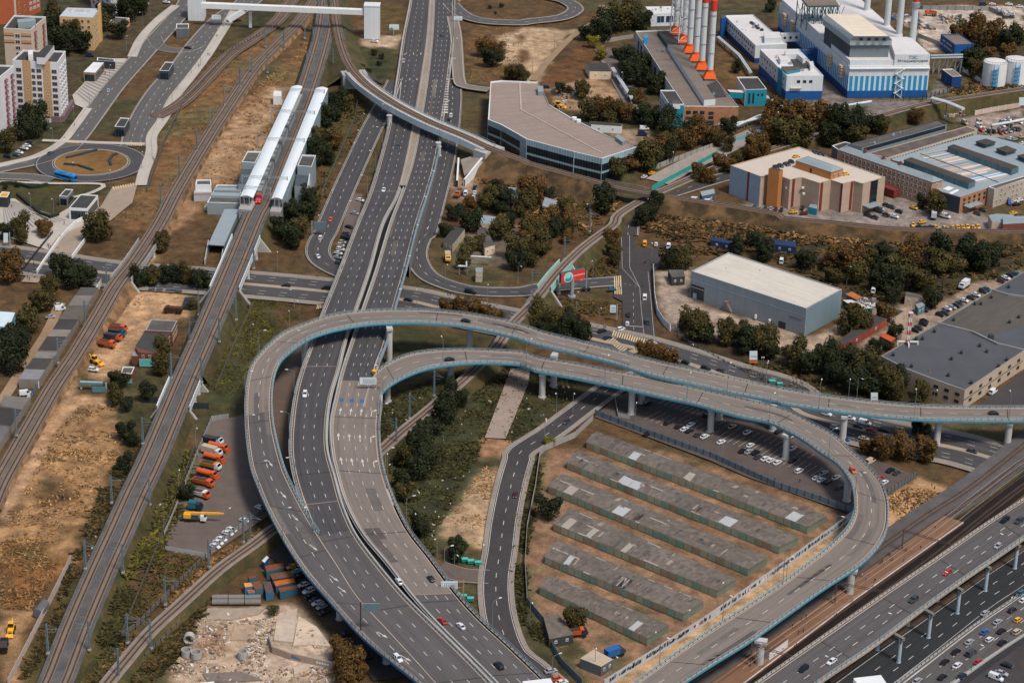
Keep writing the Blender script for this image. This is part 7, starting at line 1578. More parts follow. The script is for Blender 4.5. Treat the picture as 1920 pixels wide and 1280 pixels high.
parked('on the estate road','cars on the estate road','a1',(20,2),'1025,260,kS 275,833,tS,14,-8 592,492,pS,8,-16 908,10,wS 785,15,oS 490,300,nV');parked('parked below the apartment towers','cars below the towers','a1',(14,3),'105,828,wS 132,806,wS 147,792,wS 160,778,kS 88,840,tS 40,848,kS')
parked('beside the lock-ups','cars by the lock-ups','b1',(18,-2),'320,437,wS 330,460,wV 275,502,sS 140,922,wV');parked('beside the footbridge tower','cars by the footbridge','a2',(14,2),'705,222,wS')
parked('in the overgrown plot','cars in the plot','K',(6,-18),'285,330,wV 375,320,wS 360,365,wS 375,265,kS');parked('behind the glass building','vans behind the glass building','a3',(18,0),'770,730,nV 780,700,wV 780,962,wS,16,-8 823,942,yS,16,-4 1060,1088,wV 1130,1100,wV 245,470,kS')
parked('at the lower road end','cars at the bottom edge','c3',(20,-5),'270,1210,sS 305,1252,oH 330,1272,wS');parked('below the ring road at the corner','cars in the corner','c4',(22,8),'1420,1178,kS 1390,1222,sS 1360,1247,wV')
# ---- trucks, loaders and the bus
def truck(k,x,y,vec,cab,bed,kind,label,z=.15,L=7.0,group=None):
 d=P(k,x+vec[0],y+vec[1],z)-P(k,x,y,z);ang=math.atan2(d.y,d.x);p=P(k,x,y,z+1.2);p.z=z
 t=thing({'dump':'dump_truck','tank':'tank_truck','box':'box_truck','crane':'crane_truck'}.get(kind,'truck'),'truck',label,p,ang,group);f=L/2
 mb=MB();w=1.2;loft(mb,[[(a,-w*s,.9),(a,-w*s,zt),(a,w*s,zt),(a,w*s,.9)]for a,zt,s in((f-2.0,2.7,.96),(f-.9,2.75,1),(f-.25,2.0,1),(f,1.75,.95))]);mb.build('cab',cab,t)
 mb=MB();mb.face([(f-.86,-1.02,2.62),(f-.86,1.02,2.62),(f-.22,1.02,1.98),(f-.22,-1.02,1.98)]);
 mb.v=[(a+.04,b,c+.05)for a,b,c in mb.v];mb.build('windscreen',carglass,t)
 mb=MB();mb.box((-.2,0,.65),(L-.6,1.0,.35));mb.build('chassis',dark_metal,t)
 for xx in([f-1.1,-f+1.0,-f+2.2]if L>6 else[f-1.1,-f+1.2]):
  for s in(-1,1):mb=MB();mb.tube([(xx,s*.85,.5),(xx,s*1.2,.5)],.5,10);mb.build('wheel',tyre,t)
 a,b=-f,f-2.2;mb=MB()
 if kind=='dump':
  loft(mb,[[(xx,-w_,1.0),(xx,-1.25,zt),(xx,1.25,zt),(xx,w_,1.0)]for xx,zt,w_ in((a,2.3,1.0),(b,2.6,1.0))]);mb.build('tipper_body',bed,t);mb=MB();mb.face([(a+.2,-1.08,2.36),(b-.2,-1.08,2.62),(b-.2,1.08,2.62),(a+.2,1.08,2.36)]);mb.build('load',C_('tipper_inside',66,54,46),t)
  mb=MB();mb.box((b+.3,0,2.7),(1.2,2.4,.15));mb.build('cab_shield',bed,t)
 elif kind=='tank':
  mb.tube([(a,0,1.85),(a+.2,0,1.85),(b-.3,0,1.85),(b-.1,0,1.85)],[.6,1.0,1.0,.6],12);mb.build('tank',bed,t);mb=MB();mb.tube([((a+b)/2,0,2.8),((a+b)/2,0,3.0)],.35,8);mb.build('hatch',steel,t)
  mb=MB();mb.beam((f+.2,-1.3,.5),(f+.6,1.3,.5),.2,.9);mb.build('plough',cab,t)
 elif kind=='crane':
  mb.box((a/2,0,1.0),(-a+b,2.3,.5));mb.build('deck',dark_metal,t);mb=MB();mb.box((a+1.4,0,1.5),(2.4,2.2,1.4));mb.build('crane_cab',bed,t);mb=MB();mb.beam((a+.2,.2,2.9),(f+4.5,.2,3.5),.7,.7);mb.beam((f-1,.2,3.3),(f+6,.2,3.6),.45,.45);mb.build('boom',bed,t)
 else:
  mb.box(((a+b)/2,0,1.0),(b-a,2.4,2.3));mb.build('cargo_box',bed,t)
 return t
O_,Y_,W_,N_,T_,R_,DR=paint['orange'],paint['yellow'],paint['white'],paint['navy'],paint['teal'],paint['red'],paint['dark red']
g1='parked trucks in the dirt yard'
for x,y,c,b,lab in((355,465,O_,O_,'orange dump truck at the back of the dirt yard row'),(345,510,T_,N_,'blue tipper with teal cab in the dirt yard row'),(305,548,O_,N_,'blue tipper with orange cab in the dirt yard row'),(250,612,O_,O_,'bright orange dump truck nearest in the dirt yard row')):truck('N',x,y,(30,6),c,b,'dump',lab,L=7.5,group=g1)
truck('N',860,300,(-30,-1),DR,DR,'dump','dark red dump truck at the top of the dirt yard',L=7.8)
g2='municipal trucks in the equipment yard'
for x,y,c,b,kd,lab in((425,215,W_,N_,'dump','white cabbed dark truck farthest in the equipment yard'),(470,275,O_,O_,'tank','orange tank truck with plough, farthest in the yard row'),(415,315,W_,paint['beige'],'box','white boxed truck in the equipment yard row'),(430,370,O_,O_,'tank','orange tank truck behind the red machine'),(405,440,W_,C_('hopper_tan',190,124,52),'dump','tan hopper truck with white cab'),(370,512,O_,O_,'tank','orange tank truck next to the long orange tipper'),(340,588,O_,O_,'dump','long orange tipper in the equipment yard'),(305,690,O_,W_,'dump','orange truck loaded with white frames, nearest in row')):truck('H',x,y,(30,8),c,b,kd,lab,L=8,group=g2)
truck('H',265,905,(30,2),W_,Y_,'crane','yellow mobile crane with long boom in the equipment yard',L=8)
truck('H',270,805,(30,4),N_,T_,'box','blue tractor unit beside the yellow crane',L=5)
truck('K',215,330,(-20,26),O_,C_('hopper_grey',120,118,112),'dump','orange dump truck beside the highway wing wall',.4,L=7)
truck('K',105,975,(4,26),Y_,paint['beige'],'box','yellow cabbed truck behind the low wall by slip road',L=6)
truck('c3',620,1115,(28,-10),paint['dark grey'],paint['blue'],'box','blue box truck in the garage yard',L=7);truck('c3',420,1005,(26,-2),N_,O_,'dump','orange bodied truck half hidden by the brown tree',L=6)
truck('b4',1187,333,(-14,10),W_,W_,'box','white box truck beside the factory car rows',L=6.5);truck('a4',1022,1172,(1,-16),W_,C_('silver_box',170,172,176),'box','white box truck among the works cars',L=7)
truck('B',800,160,(-26,-2),O_,O_,'dump','orange truck in the upper right yard',L=7);truck('B',1330,205,(-24,-8),N_,N_,'dump','navy dump truck in the upper right yard',L=7)
for i,(x,y)in enumerate(((1620,130),(1700,175),(1760,170))):truck('B',x,y,(18,22),paint['dark grey'],W_,'tank',('leftmost','middle','rightmost')[i]+' white tank truck at the upper right corner',L=8,group='white tank trucks')
def loader(k,x,y,vec,m,label,z=.1):
 d=P(k,x+vec[0],y+vec[1],z)-P(k,x,y,z);p=P(k,x,y,z+1);p.z=z;t=thing('loader','loader',label,p,math.atan2(d.y,d.x))
 mb=MB();loft(mb,[[(a,-.9,.7),(a,-.9,zt),(a,.9,zt),(a,.9,.7)]for a,zt in((-2.2,1.6),(-.4,1.7),(1.6,1.3))]);mb.build('body',m,t);mb=MB();mb.box((-.6,0,1.6),(1.5,1.5,1.4));mb.build('cab',carglass,t);mb=MB();mb.box((-.6,0,3.0),(1.7,1.7,.15));mb.build('cab_roof',m,t)
 mb=MB();mb.beam((.8,-.7,1.4),(3.0,-.7,.5),.2,.3);mb.beam((.8,.7,1.4),(3.0,.7,.5),.2,.3);mb.build('arm',m,t);mb=MB();loft(mb,[[(2.9,-1.2,.1),(2.9,-1.2,1.0),(3.1,-1.2,1.0),(3.9,-1.2,.15)],[(2.9,1.2,.1),(2.9,1.2,1.0),(3.1,1.2,1.0),(3.9,1.2,.15)]]);mb.build('bucket',m,t)
 mb=MB();mb.beam((-2.2,0,1.4),(-3.4,0,2.9),.3,.35);mb.beam((-3.4,0,2.9),(-4.2,0,1.0),.25,.3);mb.build('backhoe',m,t)
 for xx,r in((-1.4,.75),(1.3,.55)):
  for s in(-1,1):mb=MB();mb.tube([(xx,s*.85,r),(xx,s*1.25,r)],r,12);mb.build('wheel',tyre,t)
loader('N',145,768,(26,10),Y_,'yellow backhoe loader beside the white jeep in the dirt yard');loader('c1',60,985,(-8,26),Y_,'yellow loader on the sand at the bottom left');loader('a3',315,575,(26,4),Y_,'yellow loader in the construction yard')
truck('c1',22,1075,(4,-26),paint['black'],paint['black'],'dump','black truck at the bottom left edge',L=6.5);parked('in the dirt yard','jeep','N',(26,3),'125,845,wU')
bus=thing('city_bus','bus','bright blue city bus circling the roundabout',(0,0,0));p=P('a1',358,962,.22+1.4);d=P('a1',410,972,.3)-P('a1',305,945,.3);bus.location=(p.x,p.y,.22);bus.rotation_euler=(0,0,math.atan2(d.y,d.x))
bb=C_('bus_blue',24,128,196,rough=.4,var=.03);mb=MB();loft(mb,[[(a,-1.25,.35),(a,-1.25,2.7),(a,-1.0,3.05),(a,1.0,3.05),(a,1.25,2.7),(a,1.25,.35)]for a in(-6,-5.9,5.8,6)]);mb.build('body',bb,bus)
for s in(-1,1):mb=MB();mb.box((0,s*1.26,1.4),(11,.04,1.0));mb.build('side_window',carglass,bus)
mb=MB();mb.box((6.02,0,1.2),(.06,2.2,1.4));mb.build('windscreen',carglass,bus);mb=MB();mb.box((-1.5,0,3.05),(4,1.6,.3));mb.box((3,0,3.05),(1.6,1.4,.25));mb.build('roof_unit',C_('bus_roof',40,110,160),bus)
for xx in(-3.6,3.6):
 for s in(-1,1):mb=MB();mb.tube([(xx,s*.95,.5),(xx,s*1.27,.5)],.5,12);mb.build('wheel',tyre,bus)
# ---------------------------------------------------------------- lamps, masts, signs, fences, people, debris
def proto_parts(parts):
 return[(n,m)for n,m in parts]
lamp_pole=MB();lamp_pole.tube([(0,0,0),(0,0,1),(0,0,10)],[.16,.13,.08],6)
arm1=MB();arm1 .tube([(0,0,9.9),(0,-.8,10.5),(0,-2.2,10.8)],.06,5)
arm2=MB();arm2 .tube([(0,0,9.9),(0,.8,10.5),(0,2.2,10.8)],.06,5)
hd1=MB();hd1 .box((0,-2.6,10.72),(.36,1.0,.16));hd2=MB();hd2 .box((0,2.6,10.72),(.36,1.0,.16))
def data(mb,nm,m):o=mb.build(nm,m);d=o.data;bpy.data.objects.remove(o);return d
lamp_grey=C_('lamp_grey',112,120,124,rough=.5);lamp_white=C_('lamp_head_white',214,214,210,rough=.4)
LD={n:data(m,n2,ma)for n,m,n2,ma in(('pole',lamp_pole,'pole',lamp_grey),('a1',arm1,'arm',lamp_grey),('a2',arm2,'arm',lamp_grey),('h1',hd1,'lamp_head',lamp_white),('h2',hd2,'lamp_head',lamp_white))}
def lamp(p,ang,place,group,double=False,s=1.0,axis='y'):
 t=thing('street_lamp','street lamp',None,p,ang,group);t.scale=(s,s,s)
 for n,d in(('pole','pole'),('arm','a1'),('lamp_head','h1'))+((('arm','a2'),('lamp_head','h2'))if double else()):c=bpy.data.objects.new(n,LD[d]);col.objects.link(c);c.parent=t
 reg(t,'twin street lamp' if double else 'street lamp',place,'twin street lamps' if double else 'street lamps',axis)
def lamps_on(rd,spec,gap,start,place,group,inward,double=False,ok=None):
 for a,b in rd.every(spec,gap,start):
  q=pix(a)
  if not(-10<q[0]<1930 and-60<q[1]<1300)or(ok and not ok(q)):continue
  t=b-a;lamp(a,math.atan2(t[1],t[0])+(0 if inward>0 else math.pi),place,group,double)
lamps_on(HW,(3,0,1.3),36,14,'along the right highway edge','lamps along the highway',-1,ok=lambda q:q[1]<600 or q[1]>740)
lamps_on(HW,(0,0,-1.4),36,20,'along the left highway edge','lamps along the highway',1,ok=lambda q:230<q[1]<470 or 640<q[1]<1010)
lamps_on(RA,(0,0,-1.1),34,10,'on the outer flyover rim','lamps on the flyovers',1,ok=lambda q:q[0]<560);lamps_on(RB,(1,0,1.1),33,20,'on the inner flyover rim','lamps on the flyovers',-1);lamps_on(RA,(1,0,1.1),35,300,'on the outer flyover inner rim','lamps on the flyovers',-1,ok=lambda q:q[0]>1250)
lamps_on(RT,(1,0,1.2),34,20,'on the elevated ring road rim','lamps on the ring road',-1);lamps_on(r2,(1,0,1.4),36,20,'beside the jammed carriageway','lamps on the ring road',-1)
for place,k,s in(('by the exit slip road','a2','640,710 610,800 585,870 530,985 470,1130 410,1270'),('on the lawn by the highway','b2','175,250 242,575 297,520 32,650 268,460'),('by the right slip road','b2','985,120 1090,320 935,455 1320,430'),('beside the junction road','b3','90,330 500,300 410,470 530,560 820,200 1030,760 1415,830 1445,850'),('beside the lower road','b3','390,1030 235,1180 300,1030 525,940'),('beside the lower road','c2','775,140 800,200 925,470 1045,610 1140,700 1300,640'),('beside the garage yard','c3','155,960 510,1210 835,1120 1030,1000 1215,850 605,1260'),('in the parking lot','b3','730,1080 1205,1290 1440,1100'),('in the equipment yard','c1','975,230 895,420 1275,440 1070,0'),('on the estate pavement','a1','290,790 405,670 490,590 600,440 690,280 780,150 820,100 600,1020 775,920 830,860 890,660 940,570 970,490 1045,400 1095,360 170,1150 295,1180 420,980'),('on the bank above the street','b4','555,950 600,950 1015,1010 85,830 105,860 545,330'),('by the sand strip','c4','215,730 1440,930'),('by the boiler house','a3','290,260 425,150 170,390 660,480'),('beside the curved railway','a3','225,860 1225,940 935,920 480,1210')):
 for i,t_ in enumerate(s.split()):x,y=map(float,t_.split(','));p=P(k,x,y,.1);lamp(p,rnd.uniform(-.6,.6),place,'lamps on the ground',False,.85,'x')
# railway catenary masts
mast=MB()
for a,b in((-1,-1),(1,-1),(1,1),(-1,1)):mast.beam((a*.26,b*.26,0),(a*.16,b*.16,10.5),.12,.12)
for k_ in range(9):
 z=.2+k_*1.15
 for s_ in(-1,1):mast.beam((-.24,s_*.24,z),(.22,s_*.22,z+1.1),.08,.08);mast.beam((s_*.24,-.24,z),(s_*.22,.22,z+1.1),.08,.08)
marm=MB();marm.beam((0,0,8.6),(4.4,0,8.9),.12,.12);marm.beam((0,0,10.2),(3.6,0,8.9),.07,.07);marm.beam((0,0,7.2),(3.0,0,7.8),.08,.08)
mft=MB();mft.box((0,0,-.3),(.9,.9,.6))
MD=[('mast',data(mast,'mast',C_('mast_blue_grey',104,122,130,rough=.5))),('bracket',data(marm,'bracket',C_('mast_blue_grey',104,122,130))),('footing',data(mft,'footing',concrete))]
def masts(place,rd,k,s,z=0.0):
 for t_ in s.split():
  x,y=map(float,t_.split(','));p=P(k,x,y,z);c=rd.e.mean(axis=1);i=int(np.argmin((c[:,0]-p.x)**2+(c[:,1]-p.y)**2));a=math.atan2(c[i,1]-p.y,c[i,0]-p.x)
  t=thing('catenary_mast','catenary mast',None,p,a,'railway catenary masts');reg(t,'lattice catenary mast',place,'lattice catenary masts','y')
  for n,d in MD:o=bpy.data.objects.new(n,d);col.objects.link(o);o.parent=t
masts('left of the double track',T1,'c1','610,295 467,655 262,1115',2);masts('left of the double track',T1,'b1','935,838 780,1195 1035,640 1085,492',4);masts('right of the double track',T1,'c1','818,305 672,676 488,1097',2);masts('right of the double track',T1,'b1','1197,640 1100,860 1290,520 1385,240',4)
masts('along the bottom curved line',T3,'c1','1140,645 903,850 697,1058 823,1088 648,1250 1328,510 1365,500',1.5);masts('along the low line inside the ramps',T3,'b2','1030,935 895,1058 823,1200',2);masts('along the curved line by the billboard',T3,'b3','167,370 343,190 482,40',3)
masts('along the left line',T2,'a1','1075,820 1148,700 1225,570 1310,470 980,960 878,1120',1);masts('along the left line',T2,'b1','318,755 465,545 90,1150 583,330',2);masts('in the upper rail yard',T2,'a2','35,400 122,395 210,270 325,210 110,255',.5);masts('along the upper double track',T1,'a2','335,380 370,250 480,370 545,260',1)
def portal(label,a,b,h,m=None):
 t=thing('track_portal','catenary portal',label,group='portals over tracks');a,b=Vector(a),Vector(b)
 for p in(a,b):mb=MB();mb.beam((p.x,p.y,p.z),(p.x,p.y,p.z+h),.4,.4);mb.build('post',m or steel,t)
 mb=MB();n=14
 for z in(h-.1,h-.8):mb.beam((a.x,a.y,a.z+z),(b.x,b.y,b.z+z),.14,.14)
 for i in range(n):p,q=a.lerp(b,i/n),a.lerp(b,(i+1)/n);mb.beam((p.x,p.y,p.z+(h-.8 if i%2 else h-.1)),(q.x,q.y,q.z+(h-.1 if i%2 else h-.8)),.1,.1)
 mb.build('beam',m or steel,t)
for i,(x0,y0,x1,y1)in enumerate(((805,200,1145,215),(720,372,1068,388),(612,598,985,610),(488,905,850,920),(512,990,715,1005))):portal(('farthest','second farthest','middle','second nearest','nearest')[i]+' steel portal across the station tracks',P('F',x0,y0,7),P('F',x1,y1,7),6.2)
dm_=C_('rusty_portal',84,72,64)
for i,(x0,y0,x1,y1)in enumerate(((845,560,1095,640),(480,850,735,900),(20,1190,240,1260))):portal(('upper','middle','lower')[i]+' brown portal across the platform at lower right',P('c4',x0,y0,1),P('c4',x1,y1,1),8.5,dm_)
for d in(1.5,4.5):portal
mb=MB();TSl=TS_.at((0,.5,0))
for o in(-2.4,2.4,.4):A=TS_.at((0,.5,o));mb.tube([tuple(A[i]+np.array([0,0,7.2]))for i in range(0,TS_.n,3)],.07,4)
tagm(mb.build('overhead_wire',C_('wire_pale',150,144,138)),'overhead wire','pale overhead wires above the dark track beside the elevated road')
# the long platform at lower right
t=thing('railway_platform','platform','long reddish platform with white edge between the lower right tracks');pl=[P('c4',x,y,1.2)for x,y in((1075,368),(1186,404),(600,820),(0,1272),(-150,1380),(-190,1270),(0,1130),(620,690))]
mb=MB();mb.prism(pl,-.3,1.2,0,1);mb.build('platform_slab',[C_('platform_side',104,66,56),C_('platform_paving_red',122,90,68,var=.12,scale=.3)],t)
mb=MB()
for i in(1,2,3):a,b=pl[i],pl[i+1];n=Vector((b.y-a.y,a.x-b.x,0)).normalized();n=n if n.x<0 else-n;mb.face([a+Vector((0,0,.02)),b+Vector((0,0,.02)),b+n*.5+Vector((0,0,.02)),a+n*.5+Vector((0,0,.02))])
mb.build('edge_line',white_line,t)
# signs over the highway
def board(label,k,s,z,m,posts,edge=None,rows_=0,arrow_=False,name='road_sign',cat='road sign',split=None,pm=None):
 """a flat board: corners surveyed, standing upright at the distance of its foot"""
 (xl,yt),(xr,yb),(fx,fy)=[px(k,*map(float,q.split(',')))for q in s.split()]
 f=PP((fx,fy),z);dep=Vector((f.x,f.y,f.z-CAM_H)).dot(_f)
 def at(q,y0=f.y):
  d=_f+(q[0]-960)/FPX*_r-(q[1]-640)/FPX*_u;tt=y0/d.y;return Vector((d.x*tt,y0,CAM_H+d.z*tt))
 a,b,c,d=at((xl,yb)),at((xr,yb)),at((xr,yt)),at((xl,yt));t=thing(name,cat,label)
 mb=MB();b_=Vector((0,.25,0));mb.face([a,b,c,d],0)
 for p,q in((a,b),(b,c),(c,d),(d,a)):mb.face([p,q,q+b_,p+b_],1)
 mb.face([p+b_ for p in(d,c,b,a)],1);mb.build('panel',[m,steel],t)
 u=(b-a);v=(d-a);off=Vector((0,-.04,0));F=lambda x,y:a+u*x+v*y+off
 if split:mb=MB();mb.face([F(0,0),F(1,0),F(1,split[0]),F(0,split[0])]);mb.build('lower_band',split[1],t)
 if rows_:
  mb=MB();rr_=random.Random(int(xl))
  for r in range(rows_):
   x=.18
   while x<.9:
    w=rr_.uniform(.05,.12);y=.16+.7*r/rows_;mb.face([F(x,y),F(min(x+w,.94),y),F(min(x+w,.94),y+.07),F(x,y+.07)]);x+=w+.03
  if arrow_:mb.face([F(.055,.12),F(.075,.12),F(.075,.85),F(.055,.85)]);mb.face([F(.075,.2),F(.13,.36),F(.13,.42),F(.075,.28)])
  mb.build('sign_text',C_('sign_ink_grey',92,104,116),t)
 for q in posts:
  p=PP(px(k,*q),z);p=Vector((p.x,f.y,z));mb=MB();mb.beam((p.x,p.y+.3,z-.2),(p.x,p.y+.3,c.z+.2),.4,.4);mb.build('post',pm or steel,t)
  if p.x>b.x+.2 or p.x<a.x-.2:e=b if p.x>b.x else a;mb=MB();[mb.beam((p.x,p.y+.3,e.z+h_),(e.x-(1 if p.x>e.x else-1)*abs(u.x)*.6,e.y+.3,e.z+h_),.2,.2)for h_ in(.4,(d-a).z*.8)];mb.build('arm',C_('rust_arm',150,104,74),t)
 return t,F
sw=C_('sign_white',202,214,216,rough=.5,var=.03);sg_=C_('sign_back',92,110,116)
board('white overhead sign where the inner ramp leaves the highway','s','674.5,707.5 706,720 713,730',10.4,sw,[(713.5,728)],rows_=4,pm=C_('rust_post',160,126,98))
board('white overhead direction sign at the right highway edge','s','827,1089 858,1104 868,1121',7,sw,[(868.5,1128)],rows_=4,arrow_=True,pm=C_('rust_post',160,126,98))
board('grey sign back with tall post at the low flyover edge','s','681,1131 712,1146 675,1185',11,sg_,[(676,1186)],pm=dark_metal)
board('teal grey sign back over the exit slip road','s','588,416 611,431 584,440',.5,sg_,[(584,444)]);board('white overhead sign above the estate road','s','397,28 414,37 416,50',.3,sw,[(416,60)],rows_=2);board('white sign board beside the top of the highway','s','851,31 867,39 849,42',.8,sw,[(849,44)],rows_=2)
t,F=board('white and teal billboard on the grass beside the highway','s','730,46.5 748,56 738,66',.2,sw,[(738,66)],rows_=2,name='billboard',cat='billboard');mb=MB();mb.face([F(.02,.04),F(.45,.04),F(.33,.3),F(.2,.45),F(.02,.32)]);mb.build('picture',C_('bb_teal',40,158,160),t)
org=C_('sign_orange',206,112,40)
for lab,s in(('white billboard with orange foot, left one above the flyover','1405.5,658 1420,680 1415,697'),('white billboard with orange foot, right one above the flyover','1633,736 1646,755 1638,770')):board(lab,'s',s,1,sw,[],name='billboard',cat='billboard',split=(.26,org),rows_=2)
board('small white billboard at the left edge above the street','s','6.5,437 15,455 16,462',.3,sw,[(16,468)],name='billboard',cat='billboard');board('white notice board beside the junction','s','1144,572 1155,586 1157,600',.3,sw,[(1157,606)],rows_=3,name='billboard',cat='billboard')
board('large pale screen board at the upper right edge','s','1911,183 1935,198 1925,215',3,sw,[],name='billboard',cat='billboard')
# the red billboard
t=thing('billboard','billboard','big red billboard with turquoise disc on a thick grey column');f=P('s',1072,557,0);d=Vector((.88,.47,0)).normalized()
d=Vector((.84,.54,0)).normalized();A=Vector((f.x-d.x*5.6,f.y-d.y*5.6-1,7.6));B=A+d*11.8;n=outward(A,B);H_=4.5;up=Vector((0,0,H_))
mb=MB();bk=n*-1.6;q=[A,B,B+up,A+up];mb.face(q,0)
for i in range(4):a,b=q[i],q[(i+1)%4];mb.face([a,b,b+bk,a+bk],1)
mb.face([p+bk for p in q],1);mb.build('board',[C_('billboard_red',200,52,44,var=.04),C_('board_back',56,84,92)],t)
F=lambda x,y,o=.05:A+(B-A)*x+up*y+n*o
asp=(B-A).length/H_
mb=MB();N=30;disc=lambda r,o:[F(.3+r*math.cos(2*math.pi*i/N)/asp,.5+r*math.sin(2*math.pi*i/N),o)for i in range(N)];mb.face(disc(.5,.05),0);mb.face(disc(.46,.08),1)
mb.face([F(.3+.40*a/asp,.5+b*.4,.1)for a,b in((-1,-.45),(-.5,-.95),(.3,-1.08),(.9,-.6),(.75,.35),(.35,-.2),(-.2,-.3),(-.6,-.1))],2);mb.face([F(.3+a/asp,.5+b,.12)for a,b in((-.13,-.1),(.07,-.12),(.1,.12),(-.02,.24),(-.15,.12))],3)
mb.build('picture',[white_paint,C_('bb_cyan',130,206,204),C_('bb_teal2',30,138,146),C_('bb_pale',176,190,160)],t)
text_on(t,'lettering','PREMIERA.RU',F(.735,.52),n,1.02,white_paint)
mb=MB();mb.tube([(f.x,f.y,-.2),(f.x,f.y,9)],.9,14);mb.tube([(f.x,f.y,-.3),(f.x,f.y,.8)],1.7,14);mb.build('column',steel,t);fr_=P('s',1099,545,0);mb=MB();mb.beam((fr_.x,fr_.y,0),(fr_.x,fr_.y,9),.5,.5);mb.build('side_post',steel,t)
# crash cushion and junction posts
p=P('s',702,700,10.5);t=thing('crash_cushion','crash cushion','yellow crash cushion at the fork of highway and inner ramp',p);mb=MB();mb.tube([(0,0,0),(0,0,1.3)],1.0,10);mb.build('drum',paint['yellow'],t);mb=MB();mb.box((0,-.95,.4),(.9,.2,.7));mb.build('marker',paint['teal'],t)
# ---- fences and walls
def fence(label,pts,h,m,gap=3.0,pm=None,th=.12,z=0.0,name='fence',cat='fence',pw=.2,wire=False,cap=None):
 pts=[Vector((p.x,p.y,z if p.z==0 else p.z))for p in pts];t=thing(name,cat,label);mb=MB()
 for a,b in zip(pts,pts[1:]):
  u=b-a;u.z=0;u.normalize();q=Vector((u.y,-u.x,0))*th/2
  if wire:
   for zz in np.linspace(.3,h,4):mb.beam((a.x,a.y,a.z+zz),(b.x,b.y,b.z+zz),.07,.07)
  else:
   A,B=[a+q,b+q,b-q,a-q],None
   for i in range(4):p,r_=A[i],A[(i+1)%4];mb.face([(p.x,p.y,p.z-.5),(r_.x,r_.y,r_.z-.5),(r_.x,r_.y,r_.z+h),(p.x,p.y,p.z+h)])
   mb.face([(p.x,p.y,p.z+h)for p in A])
 mb.build('panel',m,t)
 if gap:
  me=None;tot=0;want=sum((b-a).length for a,b in zip(pts,pts[1:]))/gap;g_=gap if want<95 else gap*want/95
  for a,b in zip(pts,pts[1:]):
   n_=max(1,int((b-a).length/g_));ang=math.atan2(b.y-a.y,b.x-a.x)
   for i in range(n_+1):
    p=a.lerp(b,i/n_)
    if me is None:pm_=MB();pm_.box((0,0,-.4),(pw,pw+th,h+.55));o=pm_.build('post',pm or dark_metal,t);me=o.data
    else:o=bpy.data.objects.new('post',me);col.objects.link(o);o.parent=t
    o.location=p;o.rotation_euler=(0,0,ang)
 return t
mp=lambda s:[P(*(lambda a:(a[0],float(a[1]),float(a[2])))(t_.split(',')))for t_ in s.split()]
blue_grey=C_('fence_blue_grey',96,112,122,rough=.7);wall_grey=C_('wall_grey',150,146,140,kind='sheet',var=.08);mesh_g=C_('mesh_grey',120,122,120)
fence('blue grey panel fence with dark posts between parking lot and garages',mp('b3,512,1042 b3,640,1090 b3,800,1150 b3,1140,1272 c4,150,208 c4,400,290 c4,585,355'),2.3,blue_grey,2.8)
fence('weathered concrete wall along the garage yard beside the lower road',mp('b3,500,1065 b3,400,1160 b3,240,1230 c3,210,40 c3,185,220 c3,140,440 c3,128,640 c3,140,840'),2.0,wall_grey,0);fence('blue grey sheet fence at the garage yard gate corner',mp('c3,140,845 c3,235,960 c3,260,1060 c3,330,1180 c3,440,1290'),2.2,blue_grey,0)
fence('long white wall beside the lock-ups and left railway',mp('b1,552,332 b1,385,600 b1,212,892'),2.6,white_paint,6,white_paint);fence('white wall at the left edge below the lock-ups',mp('b1,166,950 b1,85,1075 b1,0,1210 b1,-60,1300'),2.6,white_paint,6,white_paint);fence('grey gate panel closing the gap in the white wall',mp('b1,212,880 b1,166,950'),2.0,blue_grey,3)
fence('pale concrete wall beside the double track at bottom left',mp('c1,386,618 c1,270,850 c1,45,1290'),2.4,C_('pale_pink_wall',178,160,148),4,concrete);fence('grey wall along the left side of the equipment yard',mp('H,560,20 H,415,42 H,300,310 H,180,612'),2.0,C_('lot_wall',132,134,132),3,concrete);fence('low grey wall at the lower left of the equipment yard',mp('H,112,782 H,20,1000 H,-10,1060'),1.6,concrete,0);fence('low concrete block wall at the foot of the equipment yard',mp('H,0,1185 H,200,1220 H,390,1255'),1.4,concrete,0);fence('grey board fence between equipment yard and curved line',mp('H,400,1225 H,650,1010 H,880,842'),1.8,C_('lot_wall',132,134,132),3)
fence('white wall curving along the warehouse yard beside the junction road',mp('b3,828,250 b3,835,400 b3,850,490 b3,885,545 b3,920,578'),2.6,white_paint,5,white_paint);fence('bright teal fence along the worn street',mp('a3,820,1040 a3,930,980 a3,1045,920 a3,1180,845'),2.4,C_('fence_teal',50,148,142),0);fence('pale concrete wall behind the worn street',mp('a3,800,935 a3,1000,860 a3,1165,800'),2.2,wall_grey,4);fence('short teal wall beside the far railway trees',mp('a3,1250,780 a3,1450,725'),2.2,C_('pale_teal_wall',110,160,168),0)
fence('dark railing in front of the power station',mp('B,320,1215 B,700,1195 B,1000,1110 B,1195,1085 B,1400,1075'),2.2,dark_metal,3,wire=True);fence('pale wall behind the storage tanks',mp('B,1180,850 B,1300,915 B,1440,1030'),2.2,white_paint,0);fence('low concrete wall along the upper right yard',mp('B,640,440 B,900,540'),2,wall_grey,0);fence('long wall beside the top right road',mp('B,700,110 B,1100,118 B,1500,125 B,1640,185'),2.2,C_('lot_wall',132,134,132),4)
